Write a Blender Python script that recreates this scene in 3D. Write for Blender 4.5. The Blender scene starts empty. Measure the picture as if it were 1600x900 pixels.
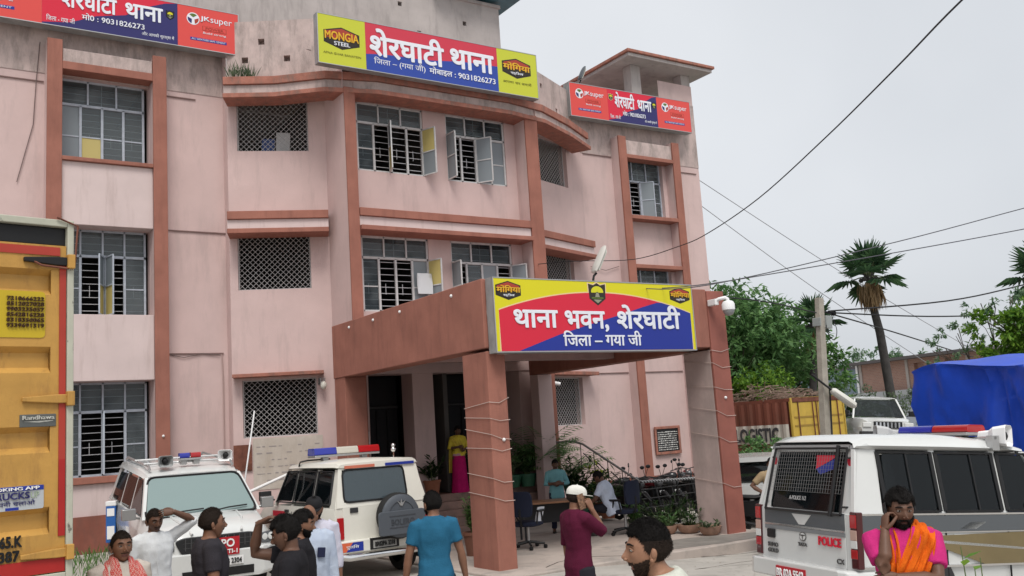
import bpy, bmesh, math, random
from mathutils import Vector, Matrix, Euler, noise as mnoise

R = math.radians
SC = bpy.context.scene
COL = SC.collection

# ------------------------------------------------------------------ camera, sky, sun, exposure
cam_data = bpy.data.cameras.new("camera")
cam_data.sensor_width = 36.0
cam_data.lens = 36.0 * 1481.99 / 1600.0
cam_data.clip_start = 0.05
cam_data.clip_end = 3000.0
cam = bpy.data.objects.new("camera", cam_data)
COL.objects.link(cam)
def camera_axes(yaw, pit, rol):
    cy, sy, cp, sp, cr, sr = math.cos(yaw), math.sin(yaw), math.cos(pit), math.sin(pit), math.cos(rol), math.sin(rol)
    r = Vector((cy, -sy, 0)); f = Vector((sy * cp, cy * cp, sp)); d = f.cross(r)
    return cr * r + sr * d, -sr * r + cr * d, f
_r, _d, _f = camera_axes(0.588450863, 0.148086811, 0.0649265689)
cam.matrix_world = Matrix(((_r.x, -_d.x, -_f.x, 0.0), (_r.y, -_d.y, -_f.y, 0.0), (_r.z, -_d.z, -_f.z, 2.25), (0, 0, 0, 1)))
SC.camera = cam

SUN_EL, SUN_AZ = R(58), R(205)      # high, hazy sun behind thin cloud, to the front-left of the building
world = bpy.data.worlds.new("World"); SC.world = world; world.use_nodes = True
wn = world.node_tree; wn.nodes.clear()
w_out = wn.nodes.new("ShaderNodeOutputWorld"); w_bg = wn.nodes.new("ShaderNodeBackground")
sky = wn.nodes.new("ShaderNodeTexSky"); sky.sky_type = 'NISHITA'; sky.sun_disc = False
sky.sun_elevation = SUN_EL; sky.sun_rotation = SUN_AZ
sky.air_density = 1.0; sky.dust_density = 6.0; sky.ozone_density = 1.0; sky.altitude = 100
hsv = wn.nodes.new("ShaderNodeHueSaturation"); hsv.inputs['Saturation'].default_value = 0.22
wmix = wn.nodes.new("ShaderNodeMixRGB"); wmix.blend_type = 'MIX'; wmix.inputs['Fac'].default_value = 0.72
# cloud layer: an even pale grey deck with soft, large variation
tc = wn.nodes.new("ShaderNodeTexCoord"); cn = wn.nodes.new("ShaderNodeTexNoise")
cn.inputs['Scale'].default_value = 1.6; cn.inputs['Detail'].default_value = 5.0; cn.inputs['Roughness'].default_value = 0.45
cr_ = wn.nodes.new("ShaderNodeValToRGB")
cr_.color_ramp.elements[0].position = 0.3; cr_.color_ramp.elements[0].color = (5.2, 5.5, 5.9, 1)
cr_.color_ramp.elements[1].position = 0.75; cr_.color_ramp.elements[1].color = (7.5, 7.7, 8.0, 1)
wn.links.new(tc.outputs['Generated'], cn.inputs['Vector']); wn.links.new(cn.outputs['Fac'], cr_.inputs['Fac'])
wn.links.new(sky.outputs['Color'], hsv.inputs['Color'])
wn.links.new(hsv.outputs['Color'], wmix.inputs['Color1']); wn.links.new(cr_.outputs['Color'], wmix.inputs['Color2'])
wn.links.new(wmix.outputs['Color'], w_bg.inputs['Color']); wn.links.new(w_bg.outputs['Background'], w_out.inputs['Surface'])
w_bg.inputs['Strength'].default_value = 0.08

sun_data = bpy.data.lights.new("sun", 'SUN'); sun_data.energy = 1.3; sun_data.angle = R(24); sun_data.color = (1.0, 0.96, 0.9)
sun = bpy.data.objects.new("sun", sun_data); COL.objects.link(sun)
# Nishita azimuth: rotation 0 puts the sun on +Y and turns clockwise seen from above
_sd = Vector((math.sin(SUN_AZ) * math.cos(SUN_EL), math.cos(SUN_AZ) * math.cos(SUN_EL), math.sin(SUN_EL)))
sun.rotation_euler = _sd.to_track_quat('Z', 'Y').to_euler()
sun.location = _sd * 100

SC.view_settings.view_transform = 'Standard'; SC.view_settings.look = 'None'
SC.view_settings.gamma = 1.0; SC.view_settings.use_curve_mapping = False
SC.view_settings.exposure = 0.80
SC.cycles.max_bounces = 6; SC.cycles.transparent_max_bounces = 12

# ------------------------------------------------------------------ mesh helper
class MB:
    """collects shapes; build() links them as ONE mesh object"""
    def __init__(s): s.v = []; s.f = []; s.m = []; s.sm = []; s.T = Matrix.Identity(4)
    def add(s, vs, fs, mi=0, smooth=False):
        b = len(s.v); T = s.T
        s.v += [T @ Vector(p) for p in vs]
        for f in fs:
            s.f.append([b + i for i in f]); s.m.append(mi); s.sm.append(smooth)
    def box(s, x0, x1, y0, y1, z0, z1, mi=0):
        s.add([(x0, y0, z0), (x1, y0, z0), (x1, y1, z0), (x0, y1, z0), (x0, y0, z1), (x1, y0, z1), (x1, y1, z1), (x0, y1, z1)],
              [(0, 3, 2, 1), (4, 5, 6, 7), (0, 1, 5, 4), (1, 2, 6, 5), (2, 3, 7, 6), (3, 0, 4, 7)], mi)
    def cbox(s, c, sz, rot=None, mi=0):
        T = s.T; s.T = T @ Matrix.Translation(Vector(c)) @ (Euler(rot).to_matrix().to_4x4() if rot else Matrix.Identity(4))
        s.box(-sz[0]/2, sz[0]/2, -sz[1]/2, sz[1]/2, -sz[2]/2, sz[2]/2, mi); s.T = T
    def bar(s, p, q, w, h=None, mi=0, up=(0, 0, 1)):
        p, q = Vector(p), Vector(q); d = q - p; L = d.length
        if L < 1e-6: return
        x = d / L; u = Vector(up)
        if abs(x.dot(u)) > 0.98: u = Vector((0, 1, 0))
        y = u.cross(x).normalized(); z = x.cross(y)
        T = s.T; s.T = T @ Matrix(((x.x, y.x, z.x, p.x), (x.y, y.y, z.y, p.y), (x.z, y.z, z.z, p.z), (0, 0, 0, 1)))
        h = h or w; s.box(0, L, -w/2, w/2, -h/2, h/2, mi); s.T = T
    def prism(s, pts, a, b, axis='y', mi=0, smooth=False):
        """extrude a 2-D outline: axis y -> pts (x,z); z -> (x,y); x -> (y,z)"""
        n = len(pts)
        mk = {'y': lambda p, t: (p[0], t, p[1]), 'z': lambda p, t: (p[0], p[1], t), 'x': lambda p, t: (t, p[0], p[1])}[axis]
        vs = [mk(p, a) for p in pts] + [mk(p, b) for p in pts]
        s.add(vs, [list(range(n - 1, -1, -1)), list(range(n, 2 * n))], mi)
        s.add(vs, [(i, (i + 1) % n, n + (i + 1) % n, n + i) for i in range(n)], mi, smooth)
    def tube(s, pts, r, n=8, mi=0, cap=True, smooth=True):
        pts = [Vector(p) for p in pts]; rs = r if isinstance(r, (list, tuple)) else [r] * len(pts)
        vs = []; fs = []; prev = None
        for i, p in enumerate(pts):
            d = (pts[min(i + 1, len(pts) - 1)] - pts[max(i - 1, 0)])
            d = d.normalized() if d.length > 1e-9 else Vector((0, 0, 1))
            if prev is None:
                u = Vector((0, 0, 1)) if abs(d.z) < 0.9 else Vector((1, 0, 0)); x = d.cross(u).normalized()
            else:
                x = prev - d * prev.dot(d); x = x.normalized() if x.length > 1e-6 else d.orthogonal().normalized()
            prev = x; y = d.cross(x)
            for k in range(n):
                a = 2 * math.pi * k / n; vs.append(p + (x * math.cos(a) + y * math.sin(a)) * rs[i])
        for i in range(len(pts) - 1):
            for k in range(n):
                k2 = (k + 1) % n; fs.append((i*n + k, i*n + k2, (i+1)*n + k2, (i+1)*n + k))
        s.add(vs, fs, mi, smooth)
        if cap: s.add(vs, [list(range(n - 1, -1, -1)), list(range((len(pts)-1)*n, len(pts)*n))], mi)
    def lathe(s, prof, c=(0, 0, 0), axis='z', n=16, mi=0, smooth=True, cap=True):
        """prof: (radius, height) pairs turned round an axis through c"""
        vs = []
        for r, h in prof:
            for k in range(n):
                a = 2*math.pi*k/n; x, y = r*math.cos(a), r*math.sin(a)
                p = {'z': (x, y, h), 'y': (x, h, -y), 'x': (h, x, y)}[axis]
                vs.append((c[0]+p[0], c[1]+p[1], c[2]+p[2]))
        fs = [(i*n+k, i*n+(k+1) % n, (i+1)*n+(k+1) % n, (i+1)*n+k) for i in range(len(prof)-1) for k in range(n)]
        s.add(vs, fs, mi, smooth)
        if cap: s.add(vs, [list(range(n-1, -1, -1)), list(range((len(prof)-1)*n, len(prof)*n))], mi)
    def ball(s, c, r, n=12, m=8, mi=0):
        rx, ry, rz = r if isinstance(r, (list, tuple)) else (r, r, r)
        vs = [(c[0], c[1], c[2]-rz)]
        for i in range(1, m):
            t = -math.pi/2 + math.pi*i/m
            for k in range(n):
                a = 2*math.pi*k/n
                vs.append((c[0]+rx*math.cos(t)*math.cos(a), c[1]+ry*math.cos(t)*math.sin(a), c[2]+rz*math.sin(t)))
        vs.append((c[0], c[1], c[2]+rz)); fs = []
        for k in range(n): fs.append((0, 1+(k+1) % n, 1+k))
        for i in range(m-2):
            for k in range(n): fs.append((1+i*n+k, 1+i*n+(k+1) % n, 1+(i+1)*n+(k+1) % n, 1+(i+1)*n+k))
        t = len(vs)-1
        for k in range(n): fs.append((t, 1+(m-2)*n+k, 1+(m-2)*n+(k+1) % n))
        s.add(vs, fs, mi, True)
    def loft(s, rings, mi=0, smooth=True, cap=True, closed=True):
        n = len(rings[0]); vs = [p for r in rings for p in r]; fs = []
        for i in range(len(rings)-1):
            for k in range(n if closed else n-1):
                k2 = (k+1) % n; fs.append((i*n+k, i*n+k2, (i+1)*n+k2, (i+1)*n+k))
        s.add(vs, fs, mi, smooth)
        if cap and closed: s.add(vs, [list(range(n-1, -1, -1)), list(range((len(rings)-1)*n, len(rings)*n))], mi)
    def sheet(s, pts, mi=0, smooth=False):
        s.add(pts, [list(range(len(pts)))], mi, smooth)
    def build(s, name, mats, parent=None, bevel=0, seg=2, sharp=40, world=False, fix=True):
        me = bpy.data.meshes.new(name); me.from_pydata([tuple(p) for p in s.v], [], s.f)
        mats = mats if isinstance(mats, (list, tuple)) else [mats]
        for m in mats: me.materials.append(m)
        me.polygons.foreach_set('material_index', s.m); me.polygons.foreach_set('use_smooth', s.sm)
        me.update()
        if fix:
            bm = bmesh.new(); bm.from_mesh(me)
            bmesh.ops.remove_doubles(bm, verts=bm.verts, dist=1e-5)
            bmesh.ops.recalc_face_normals(bm, faces=bm.faces); bm.to_mesh(me); bm.free()
        if any(s.sm):
            try: me.set_sharp_from_angle(angle=R(sharp))
            except Exception: pass
        o = bpy.data.objects.new(name, me); COL.objects.link(o)
        if parent:
            o.parent = parent
            if world:
                q = parent
                off = Vector((0, 0, 0))
                while q: off += q.location; q = q.parent
                o.location = -off
        if bevel:
            b = o.modifiers.new('bevel', 'BEVEL'); b.width = bevel; b.segments = seg; b.limit_method = 'ANGLE'; b.angle_limit = R(35)
        return o

def build_each(mb, name, mats, parent=None, **kw):
    """every loose piece of a collection becomes an object of its own"""
    par = list(range(len(mb.v)))
    def find(i):
        while par[i] != i: par[i] = par[par[i]]; i = par[i]
        return i
    key = {}
    for i, v in enumerate(mb.v):
        k = (round(v.x, 4), round(v.y, 4), round(v.z, 4))
        if k in key: par[find(i)] = find(key[k])
        else: key[k] = i
    for f in mb.f:
        for q in f[1:]: par[find(q)] = find(f[0])
    groups = {}
    for f, m, s in zip(mb.f, mb.m, mb.sm): groups.setdefault(find(f[0]), []).append((f, m, s))
    out = []
    for g in groups.values():
        c = MB(); mp = {}
        for f, m, s in g:
            nf = []
            for i in f:
                if i not in mp: mp[i] = len(c.v); c.v.append(mb.v[i])
                nf.append(mp[i])
            c.f.append(nf); c.m.append(m); c.sm.append(s)
        out.append(c.build(name, mats, parent, **kw))
    return out
def tag(o, label, cat, group=None, kind=None):
    o['label'] = label; o['category'] = cat
    if group: o['group'] = group
    if kind: o['kind'] = kind
    return o
def thing(name, label, cat, loc=(0, 0, 0), rz=0.0, group=None):
    o = bpy.data.objects.new(name, None); o.empty_display_size = 0.2; COL.objects.link(o)
    o.location = loc; o.rotation_euler = (0, 0, rz)
    return tag(o, label, cat, group)
def structure(o): o['kind'] = 'structure'; return o
def dup(root, loc, rz, label=None):
    def cp(o, par):
        c = o.copy(); COL.objects.link(c)
        if par: c.parent = par
        for ch in list(o.children): cp(ch, c)
        return c
    r = cp(root, None); r.location = loc; r.rotation_euler = (root.rotation_euler.x, root.rotation_euler.y, rz)
    if label: r['label'] = label
    return r

# ------------------------------------------------------------------ materials
MATS = {}
def mat(name, col, rough=0.7, metal=0.0, var=0.0, vscale=3.0, bump=0.0, bscale=40.0, alpha=1.0, spec=0.3, col2=None,
        stain=None, stain_scale=(0.5, 0.5, 0.15), stain_lo=0.5, stain_hi=0.8, coat=0.0, emit=None, estr=0.0, sss=0.0):
    """procedural principled material: base colour broken up by noise, streaky weathering, fine bump"""
    if name in MATS: return MATS[name]
    m = bpy.data.materials.new(name); m.use_nodes = True; nt = m.node_tree; N = nt.nodes; L = nt.links
    b = N['Principled BSDF']; c = (*col, 1.0)
    b.inputs['Base Color'].default_value = c; b.inputs['Roughness'].default_value = rough; b.inputs['Metallic'].default_value = metal
    b.inputs['Specular IOR Level'].default_value = spec
    if coat: b.inputs['Coat Weight'].default_value = coat; b.inputs['Coat Roughness'].default_value = 0.08
    if alpha < 1: b.inputs['Alpha'].default_value = alpha
    if emit: b.inputs['Emission Color'].default_value = (*emit, 1); b.inputs['Emission Strength'].default_value = estr
    if sss: b.inputs['Subsurface Weight'].default_value = sss; b.inputs['Subsurface Radius'].default_value = (0.012, 0.005, 0.003); b.inputs['Subsurface Scale'].default_value = 1.0
    t = N.new('ShaderNodeTexCoord')
    last = None
    if var or col2:
        n1 = N.new('ShaderNodeTexNoise'); n1.inputs['Scale'].default_value = vscale; n1.inputs['Detail'].default_value = 6; n1.inputs['Roughness'].default_value = 0.6
        L.new(t.outputs['Object'], n1.inputs['Vector'])
        rp = N.new('ShaderNodeValToRGB'); rp.color_ramp.elements[0].position = 0.32; rp.color_ramp.elements[1].position = 0.68
        lo = col2 or tuple(max(0, x * (1 - var)) for x in col); hi = col if col2 else tuple(min(1, x * (1 + var * 0.6)) for x in col)
        rp.color_ramp.elements[0].color = (*lo, 1); rp.color_ramp.elements[1].color = (*hi, 1)
        L.new(n1.outputs['Fac'], rp.inputs['Fac']); last = rp.outputs['Color']
    if stain:
        mp = N.new('ShaderNodeMapping'); mp.inputs['Scale'].default_value = stain_scale; L.new(t.outputs['Object'], mp.inputs['Vector'])
        n2 = N.new('ShaderNodeTexNoise'); n2.inputs['Scale'].default_value = 2.2; n2.inputs['Detail'].default_value = 9; n2.inputs['Roughness'].default_value = 0.72
        L.new(mp.outputs['Vector'], n2.inputs['Vector'])
        r2 = N.new('ShaderNodeMapRange'); r2.inputs['From Min'].default_value = stain_lo; r2.inputs['From Max'].default_value = stain_hi
        L.new(n2.outputs['Fac'], r2.inputs['Value'])
        mx = N.new('ShaderNodeMixRGB'); mx.inputs['Color2'].default_value = (*stain, 1)
        if last: L.new(last, mx.inputs['Color1'])
        else: mx.inputs['Color1'].default_value = c
        L.new(r2.outputs['Result'], mx.inputs['Fac']); last = mx.outputs['Color']
    if last: L.new(last, b.inputs['Base Color'])
    if bump:
        n3 = N.new('ShaderNodeTexNoise'); n3.inputs['Scale'].default_value = bscale; n3.inputs['Detail'].default_value = 5
        L.new(t.outputs['Object'], n3.inputs['Vector'])
        bp = N.new('ShaderNodeBump'); bp.inputs['Strength'].default_value = bump; bp.inputs['Distance'].default_value = 0.02
        L.new(n3.outputs['Fac'], bp.inputs['Height']); L.new(bp.outputs['Normal'], b.inputs['Normal'])
    MATS[name] = m
    return m

def glass_mat(name, tint, transp, rough=0.06):
    """a pane: part see-through, part glossy dielectric reflection over a tint"""
    if name in MATS: return MATS[name]
    m = bpy.data.materials.new(name); m.use_nodes = True; nt = m.node_tree; N = nt.nodes; L = nt.links
    b = N['Principled BSDF']; b.inputs['Base Color'].default_value = (*tint, 1); b.inputs['Roughness'].default_value = rough
    b.inputs['Specular IOR Level'].default_value = 0.6
    tr = N.new('ShaderNodeBsdfTransparent'); tr.inputs['Color'].default_value = (0.82, 0.88, 0.88, 1)
    fr = N.new('ShaderNodeFresnel'); fr.inputs['IOR'].default_value = 1.5
    mr = N.new('ShaderNodeMapRange'); mr.inputs['From Min'].default_value = 0.0; mr.inputs['From Max'].default_value = 1.0
    mr.inputs['To Min'].default_value = 1 - transp; mr.inputs['To Max'].default_value = 1.0
    mx = N.new('ShaderNodeMixShader'); L.new(fr.outputs['Fac'], mr.inputs['Value']); L.new(mr.outputs['Result'], mx.inputs['Fac'])
    if name == 'window_pane':                        # dusty panes: no two the same
        oi = N.new('ShaderNodeObjectInfo'); dn = N.new('ShaderNodeTexNoise'); dn.inputs['Scale'].default_value = 2.5; ad = N.new('ShaderNodeMath'); ad.operation = 'ADD'; rp = N.new('ShaderNodeValToRGB')
        rp.color_ramp.elements[0].position = .55; rp.color_ramp.elements[0].color = (.045, .062, .072, 1); rp.color_ramp.elements[1].position = 1.35 / 1.5; rp.color_ramp.elements[1].color = (.20, .235, .25, 1)
        tc_ = N.new('ShaderNodeTexCoord'); L.new(tc_.outputs['Object'], dn.inputs['Vector']); L.new(dn.outputs['Fac'], ad.inputs[0]); L.new(oi.outputs['Random'], ad.inputs[1]); L.new(ad.outputs['Value'], rp.inputs['Fac']); L.new(rp.outputs['Color'], b.inputs['Base Color'])
    L.new(tr.outputs['BSDF'], mx.inputs[1]); L.new(b.outputs['BSDF'], mx.inputs[2])
    L.new(mx.outputs['Shader'], N['Material Output'].inputs['Surface'])
    MATS[name] = m
    return m

PINK = mat('pink_wall_paint', (0.575, 0.432, 0.412), 0.88, var=0.07, vscale=1.2, bump=0.15, bscale=60, stain=(0.38, 0.295, 0.28), stain_scale=(1.3, 1.3, 0.22), stain_lo=0.52, stain_hi=0.92)
PANELPINK = mat('pale_panel_paint', (0.61, 0.50, 0.485), 0.85, var=0.06, vscale=1.5, bump=0.12, bscale=60, stain=(0.40, 0.31, 0.29), stain_scale=(2.2, 2.2, 0.25), stain_lo=0.54, stain_hi=0.9)
TERRA = mat('terracotta_paint', (0.315, 0.132, 0.097), 0.85, var=0.16, vscale=1.6, bump=0.15, bscale=50, stain=(0.20, 0.085, 0.065), stain_scale=(2.4, 2.4, 0.35), stain_lo=0.5, stain_hi=0.82)
TERRA_OLD = mat('weathered_terracotta', (0.36, 0.15, 0.11), 0.85, var=0.25, vscale=4, bump=0.3, bscale=40, stain=(0.17, 0.12, 0.10), stain_scale=(2.5, 2.5, 0.8), stain_lo=0.48, stain_hi=0.72)
GREYWALL = mat('grey_plaster', (0.43, 0.39, 0.375), 0.9, var=0.12, vscale=1.3, bump=0.2, bscale=50, stain=(0.24, 0.22, 0.21), stain_scale=(1.3, 1.3, 0.25), stain_lo=0.5, stain_hi=0.8)
WEATHER = mat('stained_parapet_plaster', (0.50, 0.40, 0.375), 0.9, var=0.18, vscale=2.2, bump=0.25, bscale=50, stain=(0.20, 0.175, 0.16), stain_scale=(1.6, 1.6, 0.5), stain_lo=0.46, stain_hi=0.74)
CONCRETE = mat('concrete', (0.36, 0.33, 0.29), 0.9, var=0.18, vscale=2.0, bump=0.3, bscale=30)
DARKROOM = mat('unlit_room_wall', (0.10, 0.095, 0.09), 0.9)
FRAME = mat('blue_grey_window_paint', (0.42, 0.46, 0.52), 0.55, var=0.15, vscale=8)
FRAMEW = mat('chalky_window_paint', (0.55, 0.55, 0.55), 0.6, var=0.12, vscale=8)
BAR = mat('grille_bar_paint', (0.50, 0.51, 0.53), 0.55)
LATTICE = mat('lattice_bar_paint', (0.46, 0.445, 0.44), 0.6, var=0.15, vscale=9)
PANE = glass_mat('window_pane', (0.085, 0.115, 0.13), 0.58)
FROST = mat('frosted_pane', (0.22, 0.25, 0.27), 0.25)
YPANE = mat('yellowed_pane', (0.50, 0.42, 0.16), 0.4)
BLACK = mat('black_plastic', (0.012, 0.012, 0.013), 0.45)
RUBBER = mat('tyre_rubber', (0.018, 0.018, 0.018), 0.8, bump=0.3, bscale=80)
WHITEP = mat('white_car_paint', (0.60, 0.61, 0.60), 0.22, coat=0.6, var=0.03, vscale=2)
STEEL = mat('dull_steel', (0.45, 0.45, 0.45), 0.4, 0.8)
CHROME = mat('chrome', (0.7, 0.7, 0.7), 0.12, 1.0)
REDLENS = mat('red_lens', (0.36, 0.012, 0.015), 0.12, coat=0.6)
WIRE = mat('black_cable', (0.025, 0.025, 0.028), 0.7)
WHITE = mat('white_vinyl', (0.78, 0.78, 0.78), 0.5)
RUST = mat('rusty_metal', (0.16, 0.06, 0.04), 0.85, var=0.4, vscale=5, bump=0.3)
# ------------------------------------------------------------------ text
FONT_CACHE = {}
def text_mb(txt, size=1.0, bold=0.0, ext=0.004):
    cu = bpy.data.curves.new('lettering', 'FONT'); cu.body = txt; cu.size = size; cu.offset = bold * size; cu.extrude = ext
    cu.resolution_u = 3; cu.align_x = 'LEFT'
    o = bpy.data.objects.new('lettering', cu); COL.objects.link(o)
    dg = bpy.context.evaluated_depsgraph_get(); dg.update()
    me = bpy.data.meshes.new_from_object(o.evaluated_get(dg))
    vs = [v.co.copy() for v in me.vertices]; fs = [list(p.vertices) for p in me.polygons]
    bpy.data.objects.remove(o); bpy.data.curves.remove(cu); bpy.data.meshes.remove(me)
    return vs, fs
class Face:
    """a flat face to write on: origin O, u to the right, w up, n towards the reader"""
    def __init__(s, O, u, w=(0, 0, 1)):
        s.O = Vector(O); s.u = Vector(u).normalized(); s.w = Vector(w).normalized(); s.n = s.u.cross(s.w).normalized()
        # u right, w up seen from the reader: normal must point to the reader
    def at(s, a, b, d=0.0): return s.O + s.u * a + s.w * b + s.n * d
    def text(s, mb, txt, a, b, width=None, height=None, bold=0.0, d=0.004, mi=0, center=False):
        vs, fs = text_mb(txt, 1.0, 0.0)
        if not vs: return
        x0 = min(v.x for v in vs); x1 = max(v.x for v in vs); y0 = min(v.y for v in vs); y1 = max(v.y for v in vs)
        sx = width / (x1 - x0) if width else None; sy = height / (y1 - y0) if height else sx
        if sx is None: sx = sy
        off = -(x1 - x0) * sx / 2 if center else 0
        # every stroke island gets its own hair of height, and bold strokes are laid as slightly shifted layers
        isl = list(range(len(vs)))
        def find(i):
            while isl[i] != i: isl[i] = isl[isl[i]]; i = isl[i]
            return i
        for f in fs:
            for q in f[1:]: isl[find(q)] = find(f[0])
        ids = {r: k for k, r in enumerate(sorted({find(i) for i in range(len(vs))}))}
        shifts = [(0.0, 0.0)] + ([(bold * 1.15 * math.cos(t), bold * 1.15 * math.sin(t)) for t in [k * math.pi / 4 for k in range(8)]] if bold >= 0.012 else [])
        for j, (dx, dy) in enumerate(shifts):
            mb.add([s.at(a + off + (v.x - x0 + dx) * sx, b + (v.y - y0 + dy) * sy, d + (0.003 + 0.00018 * (j * 5 + ids[find(i)] % 5) if v.z > 0 else 0)) for i, v in enumerate(vs)], fs, mi)
    def poly(s, mb, pts, d=0.002, mi=0, th=0.003):
        n = len(pts); vs = [s.at(p[0], p[1], d - th) for p in pts] + [s.at(p[0], p[1], d) for p in pts]
        mb.add(vs, [list(range(n-1, -1, -1)), list(range(n, 2*n))] + [(i, (i+1) % n, n+(i+1) % n, n+i) for i in range(n)], mi)
    def rect(s, mb, a0, a1, b0, b1, d=0.002, mi=0, th=0.003): s.poly(mb, [(a0, b0), (a1, b0), (a1, b1), (a0, b1)], d, mi, th)
    def disc(s, mb, a, b, ra, rb=None, d=0.002, mi=0, n=20):
        rb = rb or ra; s.poly(mb, [(a + ra*math.cos(2*math.pi*k/n), b + rb*math.sin(2*math.pi*k/n)) for k in range(n)], d, mi)

# ------------------------------------------------------------------ ground
gm = mat('pale_dusty_yard', (0.40, 0.375, 0.34), 0.95, var=0.16, vscale=0.7, bump=0.35, bscale=14, stain=(0.24, 0.225, 0.20), stain_scale=(0.5, 0.5, 0.5), stain_lo=0.52, stain_hi=0.68)
g = MB()
def ground_z(x, y):
    w = min(1, max(0, (y - 13.6) / 4.8)); wx = min(1, max(0, (6.0 - x) / 0.7))
    return 0.30 * w * w * (3 - 2 * w) * wx - 0.15 * min(1, max(0, (x - 9.5) / 3)) + 0.85 * math.exp(-((x - 27.2)**2 + (y - 19.8)**2) / 9.0)
xs = [-60, -20, -8, -3, 0, 1.5, 3, 4, 5, 5.3, 5.6, 6, 6.5, 8, 9.5, 11, 12.5, 14, 16, 18, 20, 22, 24, 25, 26, 27, 28, 29, 30, 31, 32, 33, 34, 36, 38, 40, 60, 90, 120, 200, 500, 1400]
ys = [-300, -60, -20, -8, 0, 5, 10, 13, 14, 15, 16, 17, 18, 19, 20, 21, 22, 23, 24, 25, 26, 28, 30, 45, 60, 100, 200, 500, 1400]
g.add([(x, y, ground_z(x, y)) for y in ys for x in xs], [(j*len(xs)+i, j*len(xs)+i+1, (j+1)*len(xs)+i+1, (j+1)*len(xs)+i) for j in range(len(ys)-1) for i in range(len(xs)-1)], 0, True)
structure(g.build('ground', gm, sharp=60))
# porch floor: a low smooth cement apron inside the columns
pf = MB(); pf.prism([(7.9, 20.3), (7.9, 12.75), (8.3, 12.55), (10.0, 12.45), (12.0, 12.3), (14.1, 12.25), (14.3, 20.3)], -0.3, 0.045, 'z')
structure(pf.build('porch_floor', mat('porch_cement', (0.42, 0.36, 0.32), 0.8, var=0.14, vscale=1.2, bump=0.15, stain=(0.24, 0.22, 0.2), stain_scale=(0.6, 0.6, 0.6), stain_lo=0.5, stain_hi=0.7), bevel=0.02))

# ------------------------------------------------------------------ police station building
B = thing('police_station', 'three storey pink police station with terracotta pilasters and a columned porch', 'building', (11.45, 21.0, 0.0))
def wall_panel(mb, A, Bp, z0, z1, holes=(), depth=0.3, mi=0, flip=False):
    """a vertical wall face from A to Bp (outside on the right-hand side, -normal) with rectangular holes (s0,s1,z0,z1,closed)"""
    A = Vector((A[0], A[1], 0)); Bv = Vector((Bp[0], Bp[1], 0)); d = Bv - A; L = d.length; u = d / L; n = Vector((u.y, -u.x, 0))
    P = lambda s, z, k=0.0: A + u * s + Vector((0, 0, z)) - n * k
    ss = sorted({0.0, L, *[h[0] for h in holes], *[h[1] for h in holes]}); zs = sorted({z0, z1, *[h[2] for h in holes], *[h[3] for h in holes]})
    ss = [s for s in ss if 0 <= s <= L + 1e-6]; zs = [z for z in zs if z0 <= z <= z1]
    for i in range(len(ss)-1):
        for j in range(len(zs)-1):
            sm, zm = (ss[i]+ss[i+1])/2, (zs[j]+zs[j+1])/2
            if any(h[0] < sm < h[1] and h[2] < zm < h[3] for h in holes): continue
            mb.add([P(ss[i], zs[j]), P(ss[i+1], zs[j]), P(ss[i+1], zs[j+1]), P(ss[i], zs[j+1])], [(0, 1, 2, 3)], mi)
    for h in holes:
        c = [(h[0], h[2]), (h[1], h[2]), (h[1], h[3]), (h[0], h[3])]
        for i in range(4):
            a, b = c[i], c[(i+1) % 4]
            mb.add([P(*a), P(*b), P(*b, depth), P(*a, depth)], [(0, 1, 2, 3)], mi)
        if len(h) > 4 and h[4]: mb.add([P(*q, depth) for q in c], [(0, 1, 2, 3)], mi)

FL = [0.85, 4.25, 7.62, 10.95]          # floor levels
WIN = {0: (1.84, 3.83, 3.2), 1: (5.25, 7.19, 6.58), 2: (8.67, 10.60, 10.0)}    # sill, head, transom of the wing windows
wl = MB()
# left wing
LW, RW = 21.9, 21.9
wall_panel(wl, (-6.0, LW), (3.02, LW), -0.3, 12.55)
wall_panel(wl, (4.9, LW), (6.6, LW), -0.3, 12.45)
wall_panel(wl, (3.02, LW), (4.9, LW), -0.3, 12.5, [(0.0, 1.88, a, b) for a, b, c in WIN.values()], 0.3)
# bay, left facet with mesh openings
FA, FB = (6.6, 21.6), (8.72, 20.75)
wall_panel(wl, (6.6, LW), FA, -0.3, 12.4)
LF = [(0.22, 1.88, 2.44, 3.75), (0.18, 1.84, 5.84, 7.24), (0.22, 1.88, 9.18, 10.55)]
wall_panel(wl, FA, FB, -0.3, 10.9, LF, 0.28)
# bay centre: wall 20.1 between the two pilasters
MY = 20.1
wall_panel(wl, FB, (8.72, 19.62), 0.0, 10.9); wall_panel(wl, (8.98, MY), (8.98, 19.62), 0.0, 10.9)
wall_panel(wl, (8.98, MY), (13.8, MY), 4.0, 10.9,
    [(0.27, 2.07, 8.59, 10.3), (2.72, 4.5, 8.55, 10.3), (0.27, 2.05, 5.19, 7.0), (2.68, 4.5, 5.19, 7.0)], 0.2)
wall_panel(wl, (13.8, 19.62), (13.8, MY), 0.0, 10.9); wall_panel(wl, (14.18, 19.62), (14.18, 20.75), 0.0, 10.9)
# bay, right facet
GA, GB = (14.18, 20.75), (17.4, 21.9)
RF = [(0.85, 2.62, 2.27, 3.6), (0.85, 2.62, 5.84, 7.2), (0.95, 2.64, 9.18, 10.5)]
wall_panel(wl, GA, GB, -0.3, 10.9, RF, 0.28)
# right wing
wall_panel(wl, (17.4, RW), (18.95, RW), -0.3, 12.5)
wall_panel(wl, (18.95, RW), (20.85, RW), -0.3, 12.5, [(0.0, 1.75, 8.55, 10.45), (0.0, 1.75, 5.1, 7.0), ], 0.25)
wall_panel(wl, (20.85, RW), (22.35, RW), -0.3, 13.25)
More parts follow.
